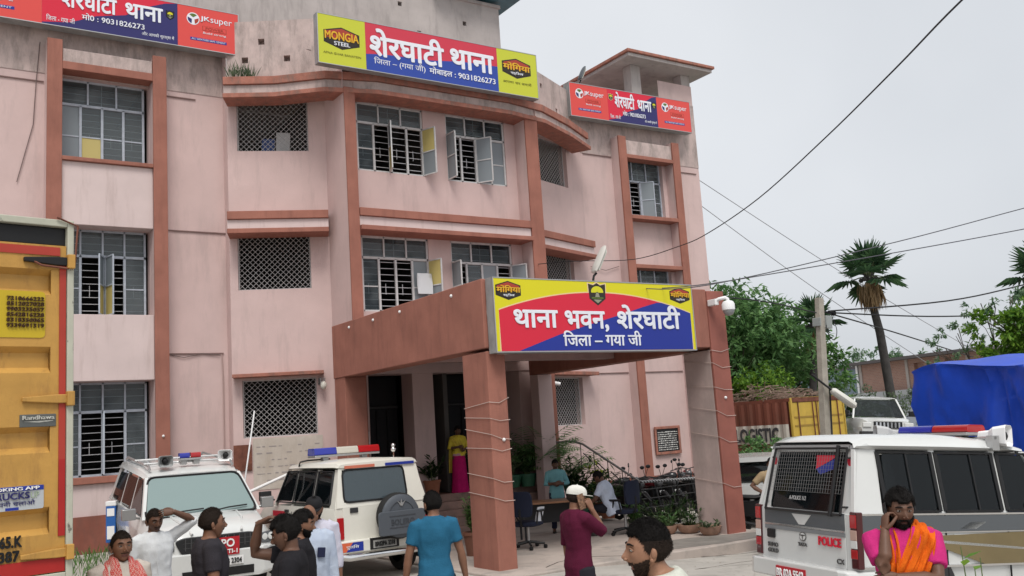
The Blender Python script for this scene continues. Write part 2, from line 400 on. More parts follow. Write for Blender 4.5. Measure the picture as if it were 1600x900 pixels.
# ends, back, roof
wall_panel(wl, (22.35, RW), (22.35, 34), -0.3, 12.5); wall_panel(wl, (22.35, 34), (-6, 34), -0.3, 12.5)
wl.add([(-6, LW, 10.97), (22.35, LW, 10.97), (22.35, 34, 10.97), (-6, 34, 10.97)], [(0, 1, 2, 3)])
wl.add([(6.6, 21.6, 10.9), (8.72, 20.75, 10.9), (8.72, 19.62, 10.9), (14.18, 19.62, 10.9), (14.18, 20.75, 10.9), (17.4, 21.9, 10.9), (6.6, 21.9, 10.9)], [range(7)])
wall_o = wl.build('wall', PINK, B, world=True, fix=False)
# rooms behind the openings: floors, cross walls
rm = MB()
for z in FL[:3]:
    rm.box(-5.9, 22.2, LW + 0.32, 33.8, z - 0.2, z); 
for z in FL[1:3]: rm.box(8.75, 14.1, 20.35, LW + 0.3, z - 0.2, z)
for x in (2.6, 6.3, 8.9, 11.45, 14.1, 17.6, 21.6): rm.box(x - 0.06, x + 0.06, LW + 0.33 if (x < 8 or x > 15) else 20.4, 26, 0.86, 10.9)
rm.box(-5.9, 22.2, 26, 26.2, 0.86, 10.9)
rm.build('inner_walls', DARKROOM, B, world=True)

# painted bands, pilasters
def ring(path, off):
    """offset an open plan polyline outwards (to its right-hand side)"""
    out = []
    for i, p in enumerate(path):
        p = Vector(p); ns = []
        if i > 0: d = (p - Vector(path[i-1])).normalized(); ns.append(Vector((d.y, -d.x)))
        if i < len(path)-1: d = (Vector(path[i+1]) - p).normalized(); ns.append(Vector((d.y, -d.x)))
        n = sum(ns, Vector((0, 0))).normalized(); k = 1 / max(0.4, n.dot(ns[0])); out.append(p + n * off * k)
    return out
def strip(mb, path, o0, o1, z0, z1, mi=0):
    a, b = ring(path, o0), ring(path, o1); poly = [(p.x, p.y) for p in a] + [(p.x, p.y) for p in reversed(b)]
    mb.prism(poly, z0, z1, 'z', mi)
def pil(x0, x1, y0, y1, z0, z1, m=TERRA, nm='pilaster', bands=True):
    mb = MB(); mb.box(x0, x1, y0, y1, z0, z1, 0)
    return mb.build(nm, [m], B, bevel=0.012, world=True)
def pil2(x0, x1, z0, z1):
    """wing pilaster: terracotta face, pink returns"""
    mb = MB(); mb.box(x0, x1, 21.5, 21.56, z0, z1, 0); mb.box(x0 + 0.004, x1 - 0.004, 21.562, LW - 0.002, z0, z1 - 0.004, 1)
    return mb.build('pilaster', [TERRA, PINK], B, bevel=0.008, world=True)
pil2(2.72, 3.02, -0.3, 11.28); pil2(4.9, 5.2, -0.3, 11.24); pil2(18.63, 18.93, -0.3, 11.0); pil2(20.85, 21.15, -0.3, 11.02)
for x0, x1 in ((8.72, 8.99), (13.79, 14.18)):
    mb = MB(); mb.box(x0, x1, 19.56, 19.61, 0, 10.4, 0); mb.box(x0+0.003, x1-0.003, 19.612, 20.05, 0, 10.39, 1)
    mb.build('pilaster', [TERRA, PINK], B, bevel=0.008, world=True)
# left wing panels under the windows stand flush with the pilasters
pn = MB()
for z0, z1 in ((-0.3, 1.70), (3.83, 5.25), (7.19, 8.58)): pn.box(3.022, 4.898, 21.58, LW - 0.003, z0, z1)
build_each(pn, 'spandrel_panel', PANELPINK, B, bevel=0.01, world=True)
sl = MB(); sl.box(3.022, 4.898, 21.5, LW + 0.1, 8.583, 8.67); sl.box(3.022, 4.898, 21.5, LW + 0.1, 1.703, 1.84)
build_each(sl, 'window_sill', TERRA, B, bevel=0.01, world=True)
lt = MB(); lt.box(3.022, 4.898, 21.5, LW - 0.003, 10.62, 10.80); lt.box(3.03, 4.89, 21.54, LW - 0.004, 10.803, 11.1, 1)
build_each(lt, 'window_lintel', [TERRA, WEATHER], B, bevel=0.01, world=True)
lt = MB(); lt.box(18.932, 20.848, 21.5, RW - 0.003, 10.32, 10.44); lt.box(18.934, 20.846, 21.56, RW - 0.004, 10.443, 10.9, 1)
lt.box(18.932, 20.848, 21.5, RW - 0.003, 8.40, 8.52); lt.box(18.932, 20.848, 21.5, RW - 0.003, 6.86, 6.98)
build_each(lt, 'window_lintel', [TERRA, WEATHER], B, bevel=0.01, world=True)
# weathered parapet skins (stand 15 mm proud of the wall)
pw = MB()
wall_panel(pw, (-6, LW - 0.015), (6.585, LW - 0.015), 10.60, 12.56, [(12.2, 12.33, 11.22, 11.38, True)], 0.012)
wall_panel(pw, (17.42, RW - 0.015), (22.352, RW - 0.015), 10.42, 12.52, [(0.3, 0.42, 11.2, 11.33, True), (3.2, 3.33, 11.05, 11.2, True)], 0.012)
pw.box(-6, 6.6, LW - 0.02, LW + 0.2, 12.565, 12.62); pw.box(17.4, 22.35, LW - 0.02, LW + 0.2, 12.525, 12.57)
build_each(pw, 'parapet', WEATHER, B, world=True, fix=False)
bp = MB()
PATH = [(6.6, 21.6), (8.72, 20.75), (8.72, 20.05), (14.18, 20.05), (14.18, 20.75), (17.4, 21.9)]
FACETP = [(6.6, 21.6), (8.72, 20.2), (14.18, 20.2), (17.4, 21.9)]
hL = [(0.75, 0.9, 11.75, 11.9, True), (0.35, 0.5, 11.3, 11.45, True), (1.35, 1.5, 11.3, 11.45, True)]
wall_panel(bp, (6.6, 21.5), (8.72, 20.2), 10.82, 12.35, hL, 0.2)
wall_panel(bp, (8.72, 20.2), (14.18, 20.2), 10.82, 12.2)
hR = [(0.5, 0.62, 11.9, 12.05, True), (1.2, 1.32, 11.75, 11.9, True), (0.9, 1.02, 11.3, 11.45, True), (2.1, 2.22, 11.25, 11.4, True)]
wall_panel(bp, (14.18, 20.2), (17.4, 21.86), 10.82, 12.2, hR, 0.2)
build_each(bp, 'parapet', [WEATHER], B, world=True, fix=False)
# rooftop stair room in grey plaster with small putlog holes
rt = MB()
holes = []
for hx, hz in ((7.6, 13.05), (9.0, 13.4), (10.4, 13.6), (11.6, 13.9), (12.9, 14.0), (14.5, 14.6), (10.0, 12.95), (11.9, 13.1), (13.6, 13.35), (15.2, 13.5), (8.4, 14.4), (12.3, 14.8)):
    holes.append((hx - 5.0, hx - 4.87, hz, hz + 0.14, True))
wall_panel(rt, (5.0, 23.5), (15.85, 23.5), 10.9, 15.4, holes, 0.2)
wall_panel(rt, (15.85, 23.5), (15.85, 28), 10.9, 15.4); wall_panel(rt, (5, 28), (5, 23.5), 10.9, 15.4); wall_panel(rt, (15.85, 28), (5, 28), 10.9, 15.4)
rt.box(4.9, 15.9, 23.45, 28.05, 15.4, 15.5)
rt.build('rooftop_room', GREYWALL, B, world=True, fix=False)
sh = MB(); sh.prism([(13.4, 15.62), (16.4, 15.62), (15.9, 16.0), (13.4, 16.0)], 22.9, 26, 'y'); sh.build('roof_sheet', mat('teal_sheet', (0.05, 0.15, 0.19), 0.5, var=0.2), B, world=True)
lr = MB(); lr.box(-2, 3.9, 24.2, 27, 10.9, 14.6); lr.prism([(3.9, 13.0), (7.5, 13.0), (7.5, 13.35), (5.1, 14.3)], 24.4, 26, 'y')
build_each(lr, 'rooftop_room', GREYWALL, B, world=True)
# corner lookout on the right wing: piers and a flat projecting slab
tw = MB()
for x0, x1, y0, y1 in ((19.75, 20.15, 21.92, 22.3), (21.95, 22.34, 21.92, 22.3), (19.75, 20.15, 24.3, 24.7), (21.95, 22.34, 24.3, 24.7)): tw.box(x0, x1, y0, y1, 12.5, 13.62)
tw.box(20.15, 21.95, 24.4, 24.6, 12.4, 13.62)
build_each(tw, 'lookout_pier', GREYWALL, B, bevel=0.01, world=True)
ts = MB(); ts.box(19.2, 22.85, 21.35, 25.2, 13.625, 13.74); ts.box(19.13, 22.92, 21.28, 25.27, 13.742, 13.84, 1)
ts.build('lookout_roof', [GREYWALL, TERRA_OLD], B, bevel=0.015, world=True)

# string-course grooves and cables on the walls are thin proud lines
gr = MB()
for a, b, z in (((5.2, LW), (5.95, LW), 10.45), ((5.2, LW), (6.6, LW), 7.25), ((5.2, LW), (6.5, LW), 4.42), ((17.5, RW), (18.6, RW), 10.40), ((21.2, RW), (22.2, RW), 10.2), ((17.4, RW), (18.6, RW), 3.72), ((19.0, RW), (20.8, RW), 3.72), ((-2, LW), (2.7, LW), 10.4)):
    gr.box(a[0], b[0], a[1] - 0.03, a[1] - 0.002, z - 0.012, z + 0.012)
build_each(gr, 'string_course', mat('groove_line', (0.20, 0.13, 0.12), 0.9), B, world=True)

# dark red skirting band
bd = MB()
bd.box(3.0, 4.88, 21.5, 21.575, -0.3, 1.05); bd.box(-6, 2.7, LW - 0.03, LW - 0.003, -0.3, 1.05); bd.box(5.21, 6.6, LW - 0.03, LW - 0.003, -0.3, 0.95)
bd.box(18.94, 20.84, RW - 0.03, RW - 0.003, -0.3, 0.62); bd.box(21.16, 22.35, RW - 0.03, RW - 0.003, -0.3, 0.62); bd.box(17.42, 18.6, RW - 0.03, RW - 0.003, -0.3, 0.62)
build_each(bd, 'skirting_band', mat('dark_red_dado', (0.24, 0.085, 0.06), 0.85, var=0.2, vscale=2, stain=(0.10, 0.07, 0.06), stain_lo=0.5, stain_hi=0.8), B, world=True)

# ledges (sun shades): projecting slab, pale fascia, terracotta band
def ledge(path, z, top=False):
    mb = MB(); h = 0.0
    strip(mb, path, 0.0, 0.62, z, z + 0.11, 0)
    strip(mb, path, 0.0, 0.50, z + 0.112, z + 0.34, 1)
    strip(mb, path, 0.0, 0.56, z + 0.342, z + 0.53, 0)
    return mb.build('ledge', [TERRA_OLD if top else TERRA, WEATHER if top else PANELPINK], B, bevel=0.01, world=True)
PM = [(6.6, 21.6), (8.71, 20.75)]
ledge([(6.6, 21.59), (8.71, 20.745)], 7.06)
ledge([(9.0, MY - 0.002), (13.78, MY - 0.002)], 7.0)
ledge([(14.19, 20.745), (17.0, 21.75)], 7.0)
ledge([(6.6, 21.55), (7.7, 21.0), (8.6, 20.25), (9.6, 19.99), (13.2, 19.99), (14.3, 20.2), (15.6, 20.85), (16.9, 21.65)], 10.26, True)
lg = MB(); 
strip(lg, [(6.62, 21.58), (8.5, 20.83)], 0.0, 0.35, 3.80, 3.88)
lg.build('ledge', TERRA_OLD, B, bevel=0.01, world=True)
lg = MB(); strip(lg, [(14.9, 21.0), (17.0, 21.75)], 0.0, 0.35, 3.64, 3.74); lg.build('ledge', TERRA_OLD, B, bevel=0.01, world=True)

# lattice openings
def lattice(A, Bp, h, depth=0.1, pitch=0.125, cloth=False):
    A = Vector((A[0], A[1], 0)); d = (Vector((Bp[0], Bp[1], 0)) - A); u = d.normalized(); n = Vector((u.y, -u.x, 0))
    P = lambda s, z, k=depth: A + u * s + Vector((0, 0, z)) - n * k
    s0, s1, z0, z1 = h[:4]; mb = MB(); w = s1 - s0; hh = z1 - z0
    c = -hh
    while c < w:                                     # bars rising to the right and to the left
        for sgn in (1, -1):
            a0 = max(c, 0); b0 = a0 - c; t = min(w - a0, hh - b0)
            if t > 0.02:
                p, q = (a0, b0), (a0 + t, b0 + t)
                if sgn < 0: p, q = (w - p[0], p[1]), (w - q[0], q[1])
                mb.bar(P(s0 + p[0], z0 + p[1], depth + 0.006 * sgn), P(s0 + q[0], z0 + q[1], depth + 0.006 * sgn), 0.009, 0.012, up=n)
        c += pitch * 1.0
    for s in (s0 + 0.012, s1 - 0.012): mb.bar(P(s, z0), P(s, z1), 0.03, 0.03)
    for z in (z0 + 0.012, z1 - 0.012): mb.bar(P(s0, z), P(s1, z), 0.03, 0.03)
    wo = mb.build('lattice_window', LATTICE, B, world=True)
    return wo, P
for i, h in enumerate(LF): 
    wo, P = lattice(FA, FB, h)
    if i == 2:
        c = MB(); c.add([P(1.1, 9.2, 0.3), P(1.42, 9.2, 0.33), P(1.45, 9.72, 0.3), P(1.12, 9.75, 0.34)], [(0, 1, 2, 3)]); c.build('curtain', mat('pale_cloth', (0.5, 0.5, 0.5), 0.9), wo, world=True)
        c = MB(); c.add([P(0.75, 9.2, 0.4), P(1.05, 9.2, 0.43), P(1.08, 9.6, 0.4), P(0.78, 9.62, 0.44)], [(0, 1, 2, 3)]); c.build('curtain', mat('blue_cloth', (0.06, 0.10, 0.25), 0.9), wo, world=True)
for h in RF: lattice(GA, GB, h, depth=0.14)

# casement windows: frame, bars, panes, open shutters
def casement(A, Bp, h, zt, depth, cols, states, shutters, tcols=3, fm=None, grille=True):
    """states per casement column: 'o' open bars only, 'g' glazed, 'f' frosted, 'y' lower half yellow"""
    fm = fm or FRAME
    A = Vector((A[0], A[1], 0)); d = (Vector((Bp[0], Bp[1], 0)) - A); u = d.normalized(); n = Vector((u.y, -u.x, 0))
    P = lambda s, z, k=0.0: A + u * s + Vector((0, 0, z)) - n * (depth + k)
    s0, s1, z0, z1 = h[:4]; w = s1 - s0
    f = MB(); t = 0.045
    def V(s, a=z0, b=z1, ww=t): f.bar(P(s, a), P(s, b), 0.05, ww, up=u)
    def H(z, ww=t): f.bar(P(s0, z), P(s1, z), 0.05, ww, up=(0, 0, 1))
    V(s0 + t/2); V(s1 - t/2); H(z0 + t/2); H(z1 - t/2); H(zt, 0.06)
    for i in range(1, cols): V(s0 + w * i / cols, z0, zt, 0.055)
    for i in range(1, tcols): V(s0 + w * i / tcols, zt, z1, 0.04)
    wo = f.build('window', fm, B, bevel=0.004, seg=1, world=True)
    if grille:
        b = MB(); nb = max(3, int((z1 - z0) / 0.145))
        for i in range(1, nb):
            z = z0 + (z1 - z0) * i / nb
            b.bar(P(s0, z, 0.06), P(s1, z, 0.06), 0.011, 0.014)
        for i in range(cols):
            cs = s0 + w * (i + 0.5) / cols; zz = z0 + (zt - z0) * 0.33
            b.bar(P(cs - 0.03, zz, 0.06), P(cs - 0.03, zz + 0.26, 0.06), 0.011, 0.014)
        for s in (s0 + 0.02, s0 + w/2, s1 - 0.02): b.bar(P(s, z0, 0.065), P(s, z1, 0.065), 0.014)
        b.build('grille', BAR, wo, world=True)
    for i in range(tcols):
        a, c = s0 + w*i/tcols + 0.02, s0 + w*(i+1)/tcols - 0.02
        q = MB(); q.add([P(a, zt + .03, .012), P(c, zt + .03, .012), P(c, z1 - t, .012), P(a, z1 - t, .012)], [(0, 1, 2, 3)]); q.build('pane', PANE, wo, world=True, fix=False)
    for i, st in enumerate(states):
        a, c = s0 + w*i/cols + 0.028, s0 + w*(i+1)/cols - 0.028; zm = z0 + (zt - z0) * 0.47
        if st == 'o': continue
        q = MB(); q.bar(P(a, zm, .008), P(c, zm, .008), 0.02, 0.03, mi=1)
        for (za, zb, k) in ((zm, zt - .03, 0 if st in 'gy' else 2), (z0 + t, zm, {'g': 0, 'f': 2, 'y': 3}[st])):
            q.add([P(a, za, .01), P(c, za, .01), P(c, zb, .01), P(a, zb, .01)], [(0, 1, 2, 3)], k)
        q.build('pane', [PANE, fm, FROST, YPANE], wo, world=True, fix=False)
    for (s, ang, side, lo) in shutters:              # hinge position along the wall, opening angle, +1 leaf to the right / -1 left
        wd = w / cols - 0.03; dr = u * side * math.cos(R(ang)) + n * math.sin(R(ang)); b0 = P(s, 0, -0.03)
        q = MB(); za, zb = z0 + 0.03, zt - 0.02; zm = (za + zb)/2
        Q = lambda k, z: b0 + dr * k + Vector((0, 0, z))
        nn = dr.cross(Vector((0, 0, 1)))
        for p1, p2 in ((Q(0, za), Q(0, zb)), (Q(wd, za), Q(wd, zb)), (Q(0, za), Q(wd, za)), (Q(0, zb), Q(wd, zb)), (Q(0, zm), Q(wd, zm))): q.bar(p1, p2, 0.028, 0.03, mi=0, up=nn)
        q.add([Q(0.01, zm), Q(wd-.01, zm), Q(wd-.01, zb), Q(0.01, zb)], [(0, 1, 2, 3)], 2 if lo[0] == 'y' else 1)
        q.add([Q(0.01, za), Q(wd-.01, za), Q(wd-.01, zm), Q(0.01, zm)], [(0, 1, 2, 3)], 2 if lo[1] == 'y' else 1)
        q.build('shutter', [fm, FROST, YPANE], wo, world=True, fix=False)
    return wo, P
WA, WB = (3.02, LW), (4.9, LW)
W2 = (0.0, 1.80, 8.67, 10.60); W1 = (0.0, 1.82, 5.25, 7.19); W0 = (0.0, 1.82, 1.84, 3.83)
casement(WA, WB, W2, 10.02, 0.18, 4, 'fygg', [], tcols=3)
casement(WA, WB, W1, 6.60, 0.18, 4, 'goog', [(0.93, 68, -1, 'fy'), (0.97, 80, 1, 'fy')], tcols=4)
casement(WA, WB, W0, 3.2, 0.18, 4, 'googf'[:4], [(0.93, 80, -1, 'ff')], tcols=4)
MA, MBp = (8.98, MY), (13.8, MY)
casement(MA, MBp, (0.27, 2.07, 8.59, 10.3), 9.80, 0.06, 4, 'gooo', [(1.12, 72, -1, 'fy'), (2.05, 70, 1, 'yf')], fm=FRAMEW)
casement(MA, MBp, (2.72, 4.5, 8.55, 10.3), 9.76, 0.06, 4, 'ooff', [(2.74, 88, 1, 'ff'), (3.62, 52, 1, 'ff')], fm=FRAMEW)
casement(MA, MBp, (0.27, 2.05, 5.19, 7.0), 6.48, 0.06, 4, 'goof', [(2.04, 70, 1, 'yf')], fm=FRAMEW)
casement(MA, MBp, (2.68, 4.5, 5.19, 7.0), 6.46, 0.06, 4, 'ogfo', [(2.7, 88, 1, 'ff'), (4.48, 60, 1, 'ff')], fm=FRAMEW)
RA, RB = (18.95, RW), (20.85, RW)
casement(RA, RB, (0.0, 1.75, 8.55, 10.45), 9.75, 0.16, 4, 'fogg', [(0.9, 40, 1, 'ff')])
casement(RA, RB, (0.0, 1.75, 5.1, 7.0), 6.4, 0.16, 4, 'ggog', [])

# ground floor lobby behind the porch
lb = MB()
lb.box(8.99, 9.28, 20.1, 21.6, 0.85, 3.98, 0)                 # left jamb
lb.box(10.42, 10.98, 20.12, 20.7, 0.85, 3.98, 0)              # middle pier
lb.box(13.45, 13.79, 20.1, 21.6, 0.85, 3.98, 0)
lb.box(8.99, 13.79, 20.08, 20.7, 3.72, 4.0, 0)                # lintel
build_each(lb, 'lobby_pier', PINK, B, bevel=0.01, world=True)
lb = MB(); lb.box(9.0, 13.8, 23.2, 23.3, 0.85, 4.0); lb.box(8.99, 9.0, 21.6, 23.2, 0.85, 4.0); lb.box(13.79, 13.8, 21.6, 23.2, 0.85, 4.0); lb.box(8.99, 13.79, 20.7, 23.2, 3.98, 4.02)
lb.build('lobby_wall', mat('lobby_shade', (0.05, 0.04, 0.038), 0.9), B, world=True)  # walls coloured near black, indoor shade put into the colour
lb = MB()
for x0, x1 in ((9.3, 10.42), (11.0, 13.44)):
    lb.box(x0, x1, 21.0, 21.06, 0.87, 2.95, 0); lb.box(x0, x1, 20.95, 21.0, 2.96, 3.0, 1)
    lb.box(x0, x1, 21.0, 21.06, 3.02, 3.7, 0)
    lb.bar((x1 - 0.25, 20.93, 1.7), (x1 - 0.25, 20.93, 2.15), 0.025, mi=1)
    for k in range(1, 4): lb.bar((x0 + (x1-x0)*k/4, 20.97, 0.9), (x0 + (x1-x0)*k/4, 20.97, 2.9), 0.03, mi=0)
build_each(lb, 'door', [mat('dark_door', (0.010, 0.010, 0.012), 0.6), mat('door_trim', (0.06, 0.06, 0.06), 0.6)], B, world=True)  # dark doors, blackened further to carry the lobby's shade

# plinth and entrance steps
st = MB()
st.box(8.3, 14.3, 20.05, 23.2, -0.2, 0.848)
for k in range(4): st.box(8.9, 14.0 - 0.0, 20.05 - 0.3 * (k + 1), 20.048 - 0.3 * k, -0.2, 0.85 - 0.165 * (k + 1))
st.build('entrance_steps', mat('red_cement_step', (0.36, 0.23, 0.19), 0.75, var=0.25, vscale=3, bump=0.2, stain=(0.20, 0.15, 0.13), stain_scale=(1, 1, 1), stain_lo=0.45, stain_hi=0.7), B, bevel=0.012, world=True)

# porch: two columns at the front, side beams, front beam, roof slab
pc = MB(); pc.box(8.22, 8.58, 13.2, 14.0, -0.4, 3.55, 0)
pc.build('porch_column', TERRA, B, bevel=0.02, world=True)
pc = MB(); pc.box(13.36, 13.82, 13.2, 13.26, -0.4, 4.69, 0); pc.box(13.362, 13.818, 13.262, 14.0, -0.4, 3.54, 1)
pc.build('porch_column', [mat('red_column_paint', (0.29, 0.105, 0.08), 0.8, var=0.15, vscale=2, stain=(0.2, 0.09, 0.07), stain_lo=0.55, stain_hi=0.8), mat('dusty_column_side', (0.50, 0.39, 0.365), 0.88, var=0.15, vscale=2, stain=(0.33, 0.275, 0.25), stain_lo=0.5, stain_hi=0.8)], B, bevel=0.012, world=True)
pb = MB()
pb.box(8.2, 8.62, 13.2, 19.56, 3.6, 4.76, 0)          # left beam
pb.box(13.4, 13.82, 13.3, 19.56, 3.56, 4.69, 0)       # right beam
pb.box(8.62, 13.36, 13.22, 13.6, 3.58, 4.72, 0)       # front beam
pb.box(8.22, 8.72, 19.0, 19.55, 0.0, 3.598, 0)          # rear left post against the wall
pb.box(13.4, 13.82, 19.2, 19.55, 0.0, 3.55, 1)
build_each(pb, 'porch_beam', [TERRA, PINK], B, bevel=0.015, world=True)
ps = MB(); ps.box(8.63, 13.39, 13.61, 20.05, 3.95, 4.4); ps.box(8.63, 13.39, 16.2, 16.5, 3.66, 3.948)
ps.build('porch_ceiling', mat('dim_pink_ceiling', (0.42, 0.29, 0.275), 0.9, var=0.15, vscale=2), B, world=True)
# white fixing studs on the beam and columns
sd = MB()
for y, z in ((18.6, 4.62), (17.4, 4.62), (16.2, 4.62), (14.2, 4.62)): sd.ball((8.195, y, z), 0.03, 8, 6)
for z in (2.1,): sd.ball((8.45, 13.19, z), 0.03, 8, 6)
for z in (2.6,): sd.ball((13.6, 13.19, z), 0.03, 8, 6)
sd.ball((5.05, 21.49, 2.6), 0.03, 8, 6)
build_each(sd, 'fixing_stud', WHITE, B, world=True)
# painted notice panel and rust patch on the left facet
def facet_quad(mb, A, Bp, s0, s1, z0, z1, off, mi=0):
    A = Vector((A[0], A[1], 0)); d = (Vector((Bp[0], Bp[1], 0)) - A); u = d.normalized(); F = Face(A, u); F.rect(mb, s0, s1, z0, z1, off, mi, 0.01)
    return F
q = MB(); F = facet_quad(q, FA, FB, 0.42, 1.98, 1.28, 2.42, 0.014); 
q.build('painted_notice', mat('whitewash_notice', (0.52, 0.47, 0.42), 0.9, var=0.12, vscale=3, stain=(0.40, 0.34, 0.28), stain_lo=0.45, stain_hi=0.7), B, world=True)
t = MB(); random.seed(4)
for r_ in range(6):
    z = 2.22 - r_ * 0.15; a = 0.5
    while a < 1.85:
        w = random.uniform(0.05, 0.2)
        if random.random() < 0.7: F.rect(t, a, min(a + w, 1.9), z, z + random.uniform(0.015, 0.03), 0.018, 0, 0.002)
        a += w + random.uniform(0.03, 0.1)
t.build('faded_lettering', mat('faded_paint', (0.30, 0.27, 0.26), 0.9), B, world=True)
q = MB(); facet_quad(q, FA, FB, 0.0, 0.40, 1.72, 2.3, 0.05); q.build('rusty_box', RUST, B, bevel=0.01, world=True)
# ------------------------------------------------------------------ signboards
S_YEL = mat('sign_yellow', (0.62, 0.60, 0.02), 0.35); S_RED = mat('sign_red', (0.62, 0.022, 0.05), 0.35); S_BLUE = mat('sign_blue', (0.018, 0.035, 0.27), 0.35)
S_NAVY = mat('sign_navy', (0.03, 0.028, 0.13), 0.35); S_CORAL = mat('sign_coral', (0.66, 0.075, 0.065), 0.35); S_WHITE = mat('sign_lettering_white', (0.74, 0.76, 0.82), 0.4)
S_GOLD = mat('sign_gold', (0.70, 0.42, 0.03), 0.4); S_DARK = mat('sign_dark', (0.03, 0.025, 0.02), 0.4); S_GREEN = mat('sign_green', (0.10, 0.16, 0.03), 0.4)
S_CREAM = mat('sign_cream_line', (0.72, 0.55, 0.30), 0.4); S_BRICK = mat('sign_brick_red', (0.36, 0.05, 0.03), 0.4); S_ORANGE = mat('sign_orange', (0.62, 0.22, 0.02), 0.4)
S_SIDE = mat('sign_box_tin', (0.36, 0.38, 0.38), 0.4, 0.5, var=0.2, vscale=4); S_OLIVE = mat('sign_olive_text', (0.20, 0.20, 0.03), 0.5)

def sign_box(root, F, w, h, depth, frame=0.018):
    """tin light box behind the printed face"""
    mb = MB(); vs = [F.at(0, 0, -depth), F.at(w, 0, -depth), F.at(w, h, -depth), F.at(0, h, -depth), F.at(0, 0, -0.006), F.at(w, 0, -0.006), F.at(w, h, -0.006), F.at(0, h, -0.006)]
    mb.add(vs, [(0, 3, 2, 1), (4, 5, 6, 7), (0, 1, 5, 4), (1, 2, 6, 5), (2, 3, 7, 6), (3, 0, 4, 7)])
    mb.build('sign_case', S_SIDE, root, world=True)
    mb = MB()
    F.rect(mb, 0, w, 0, frame, 0.008, 0, 0.02); F.rect(mb, 0, w, h - frame, h, 0.008, 0, 0.02)
    F.rect(mb, 0, frame, frame, h - frame, 0.008, 0, 0.02); F.rect(mb, w - frame, w, frame, h - frame, 0.008, 0, 0.02)
    mb.build('sign_edging', STEEL, root, world=True)
def hex_logo(root, F, a, b, w, h, l1, l2):
    """dark-edged red hexagon badge with a two-line name"""
    mb = MB(); hx = lambda s: [(a - w/2*s, b + h*0.28*s), (a, b + h/2*s), (a + w/2*s, b + h*0.28*s), (a + w/2*s, b - h*0.25*s), (a, b - h/2*s), (a - w/2*s, b - h*0.25*s)]
    F.poly(mb, hx(1.0), 0.004, 1); F.poly(mb, hx(0.88), 0.006, 0)
    F.poly(mb, [(a - w*.44, b - h*.03), (a + w*.44, b - h*.03), (a + w*.44, b - h*.22), (a, b - h*.44), (a - w*.44, b - h*.22)], 0.008, 1)
    lo = mb.build('badge', [S_BRICK, S_DARK], root, world=True)
    t = MB(); F.text(t, l1, a, b - h*0.10, width=w*0.94, height=h*0.36, bold=0.02, d=0.010, center=True)
    F.text(t, l2, a, b - h*0.34, width=w*0.44, height=h*0.17, bold=0.015, d=0.010, center=True, mi=1)
    t.build('badge_lettering', [S_GOLD, S_WHITE], lo, world=True)
def emblem(root, F, a, b, w, h):
    """shield with a spreading tree"""
    mb = MB(); sh = lambda s: [(a - w/2*s, b + h*.46*s), (a - w*.2*s, b + h*.40*s), (a, b + h*.5*s), (a + w*.2*s, b + h*.40*s), (a + w/2*s, b + h*.46*s), (a + w*.47*s, b - h*.2*s), (a, b - h/2*s), (a - w*.47*s, b - h*.2*s)]
    F.poly(mb, sh(1.12), 0.005, 1); F.poly(mb, sh(1.0), 0.008, 0)
    F.poly(mb, [(a + w*.36*math.cos(t), b + h*.10 + h*.26*max(-0.12, math.sin(t))) for t in [k*math.pi/8 - .2 for k in range(10)]], 0.011, 2)
    F.poly(mb, [(a - w*.05, b + h*.1), (a + w*.05, b + h*.1), (a + w*.14, b - h*.15), (a - w*.14, b - h*.15)], 0.011, 3)
    F.rect(mb, a - w*.34, a + w*.34, b - h*.2, b - h*.13, 0.011, 4); F.poly(mb, [(a - w*.25, b - h*.24), (a + w*.25, b - h*.24), (a, b - h*.4)], 0.011, 3)
    mb.build('emblem', [S_DARK, S_CREAM, S_YEL, mat('emblem_grey', (0.28, 0.28, 0.2), 0.5), S_GREEN], root, world=True)

# porch sign
ps_ = thing('signboard', 'large porch signboard with yellow arch over red and blue, between the porch columns', 'signboard', (10.5, 12.95, 3.45), group='police station signboards')
F = Face((8.26, 12.95, 3.5), (1, 0, 0)); PW, PH = 4.46, 1.25
sign_box(ps_, F, PW, PH, 0.22)
arch = lambda a: 0.69 + 0.335 * (1 - ((a - PW/2) / (PW/2 - 0.09)) ** 2) + 0.01
mb = MB(); F.rect(mb, 0.02, PW - 0.02, 0.02, PH - 0.02, 0.002)
mb.build('yellow_field', mat('sign_yellow_fading_to_orange', (0.66, 0.60, 0.015), 0.3), ps_, world=True)
mb = MB(); xs_ = [0.09 + (PW - 0.18) * k / 24 for k in range(25)]
F.poly(mb, [(0.075, 0.02)] + [(a, arch(a) + 0.02) for a in xs_] + [(PW - 0.075, 0.02)], 0.004)
mb.build('cream_border', S_CREAM, ps_, world=True)
mb = MB(); F.poly(mb, [(0.10, 0.022)] + [(a, arch(a)) for a in xs_] + [(PW - 0.10, 0.022)], 0.006)
mb.build('red_field', S_RED, ps_, world=True)
mb = MB(); top = [(a, arch(a)) for a in xs_ if a > 3.58]
F.poly(mb, [(0.45, 0.024), (1.3, 0.30), (1.98, 0.48), (2.7, 0.66), (3.2, 0.80), (3.55, 0.885)] + top + [(PW - 0.10, 0.024)], 0.008)
mb.build('blue_field', S_BLUE, ps_, world=True)
mb = MB()
F.text(mb, 'थाना', 0.38, 0.42, width=0.88, height=0.285, bold=0.022, d=0.011)
F.text(mb, 'भवन,', 1.43, 0.355, width=0.93, height=0.345, bold=0.022, d=0.011)
F.text(mb, 'शेरघाटी', 2.58, 0.405, width=1.5, height=0.42, bold=0.022, d=0.011)
F.text(mb, 'िजला – गया जी', 1.36, 0.10, width=1.74, height=0.26, bold=0.014, d=0.011)
mb.build('lettering', S_WHITE, ps_, world=True)
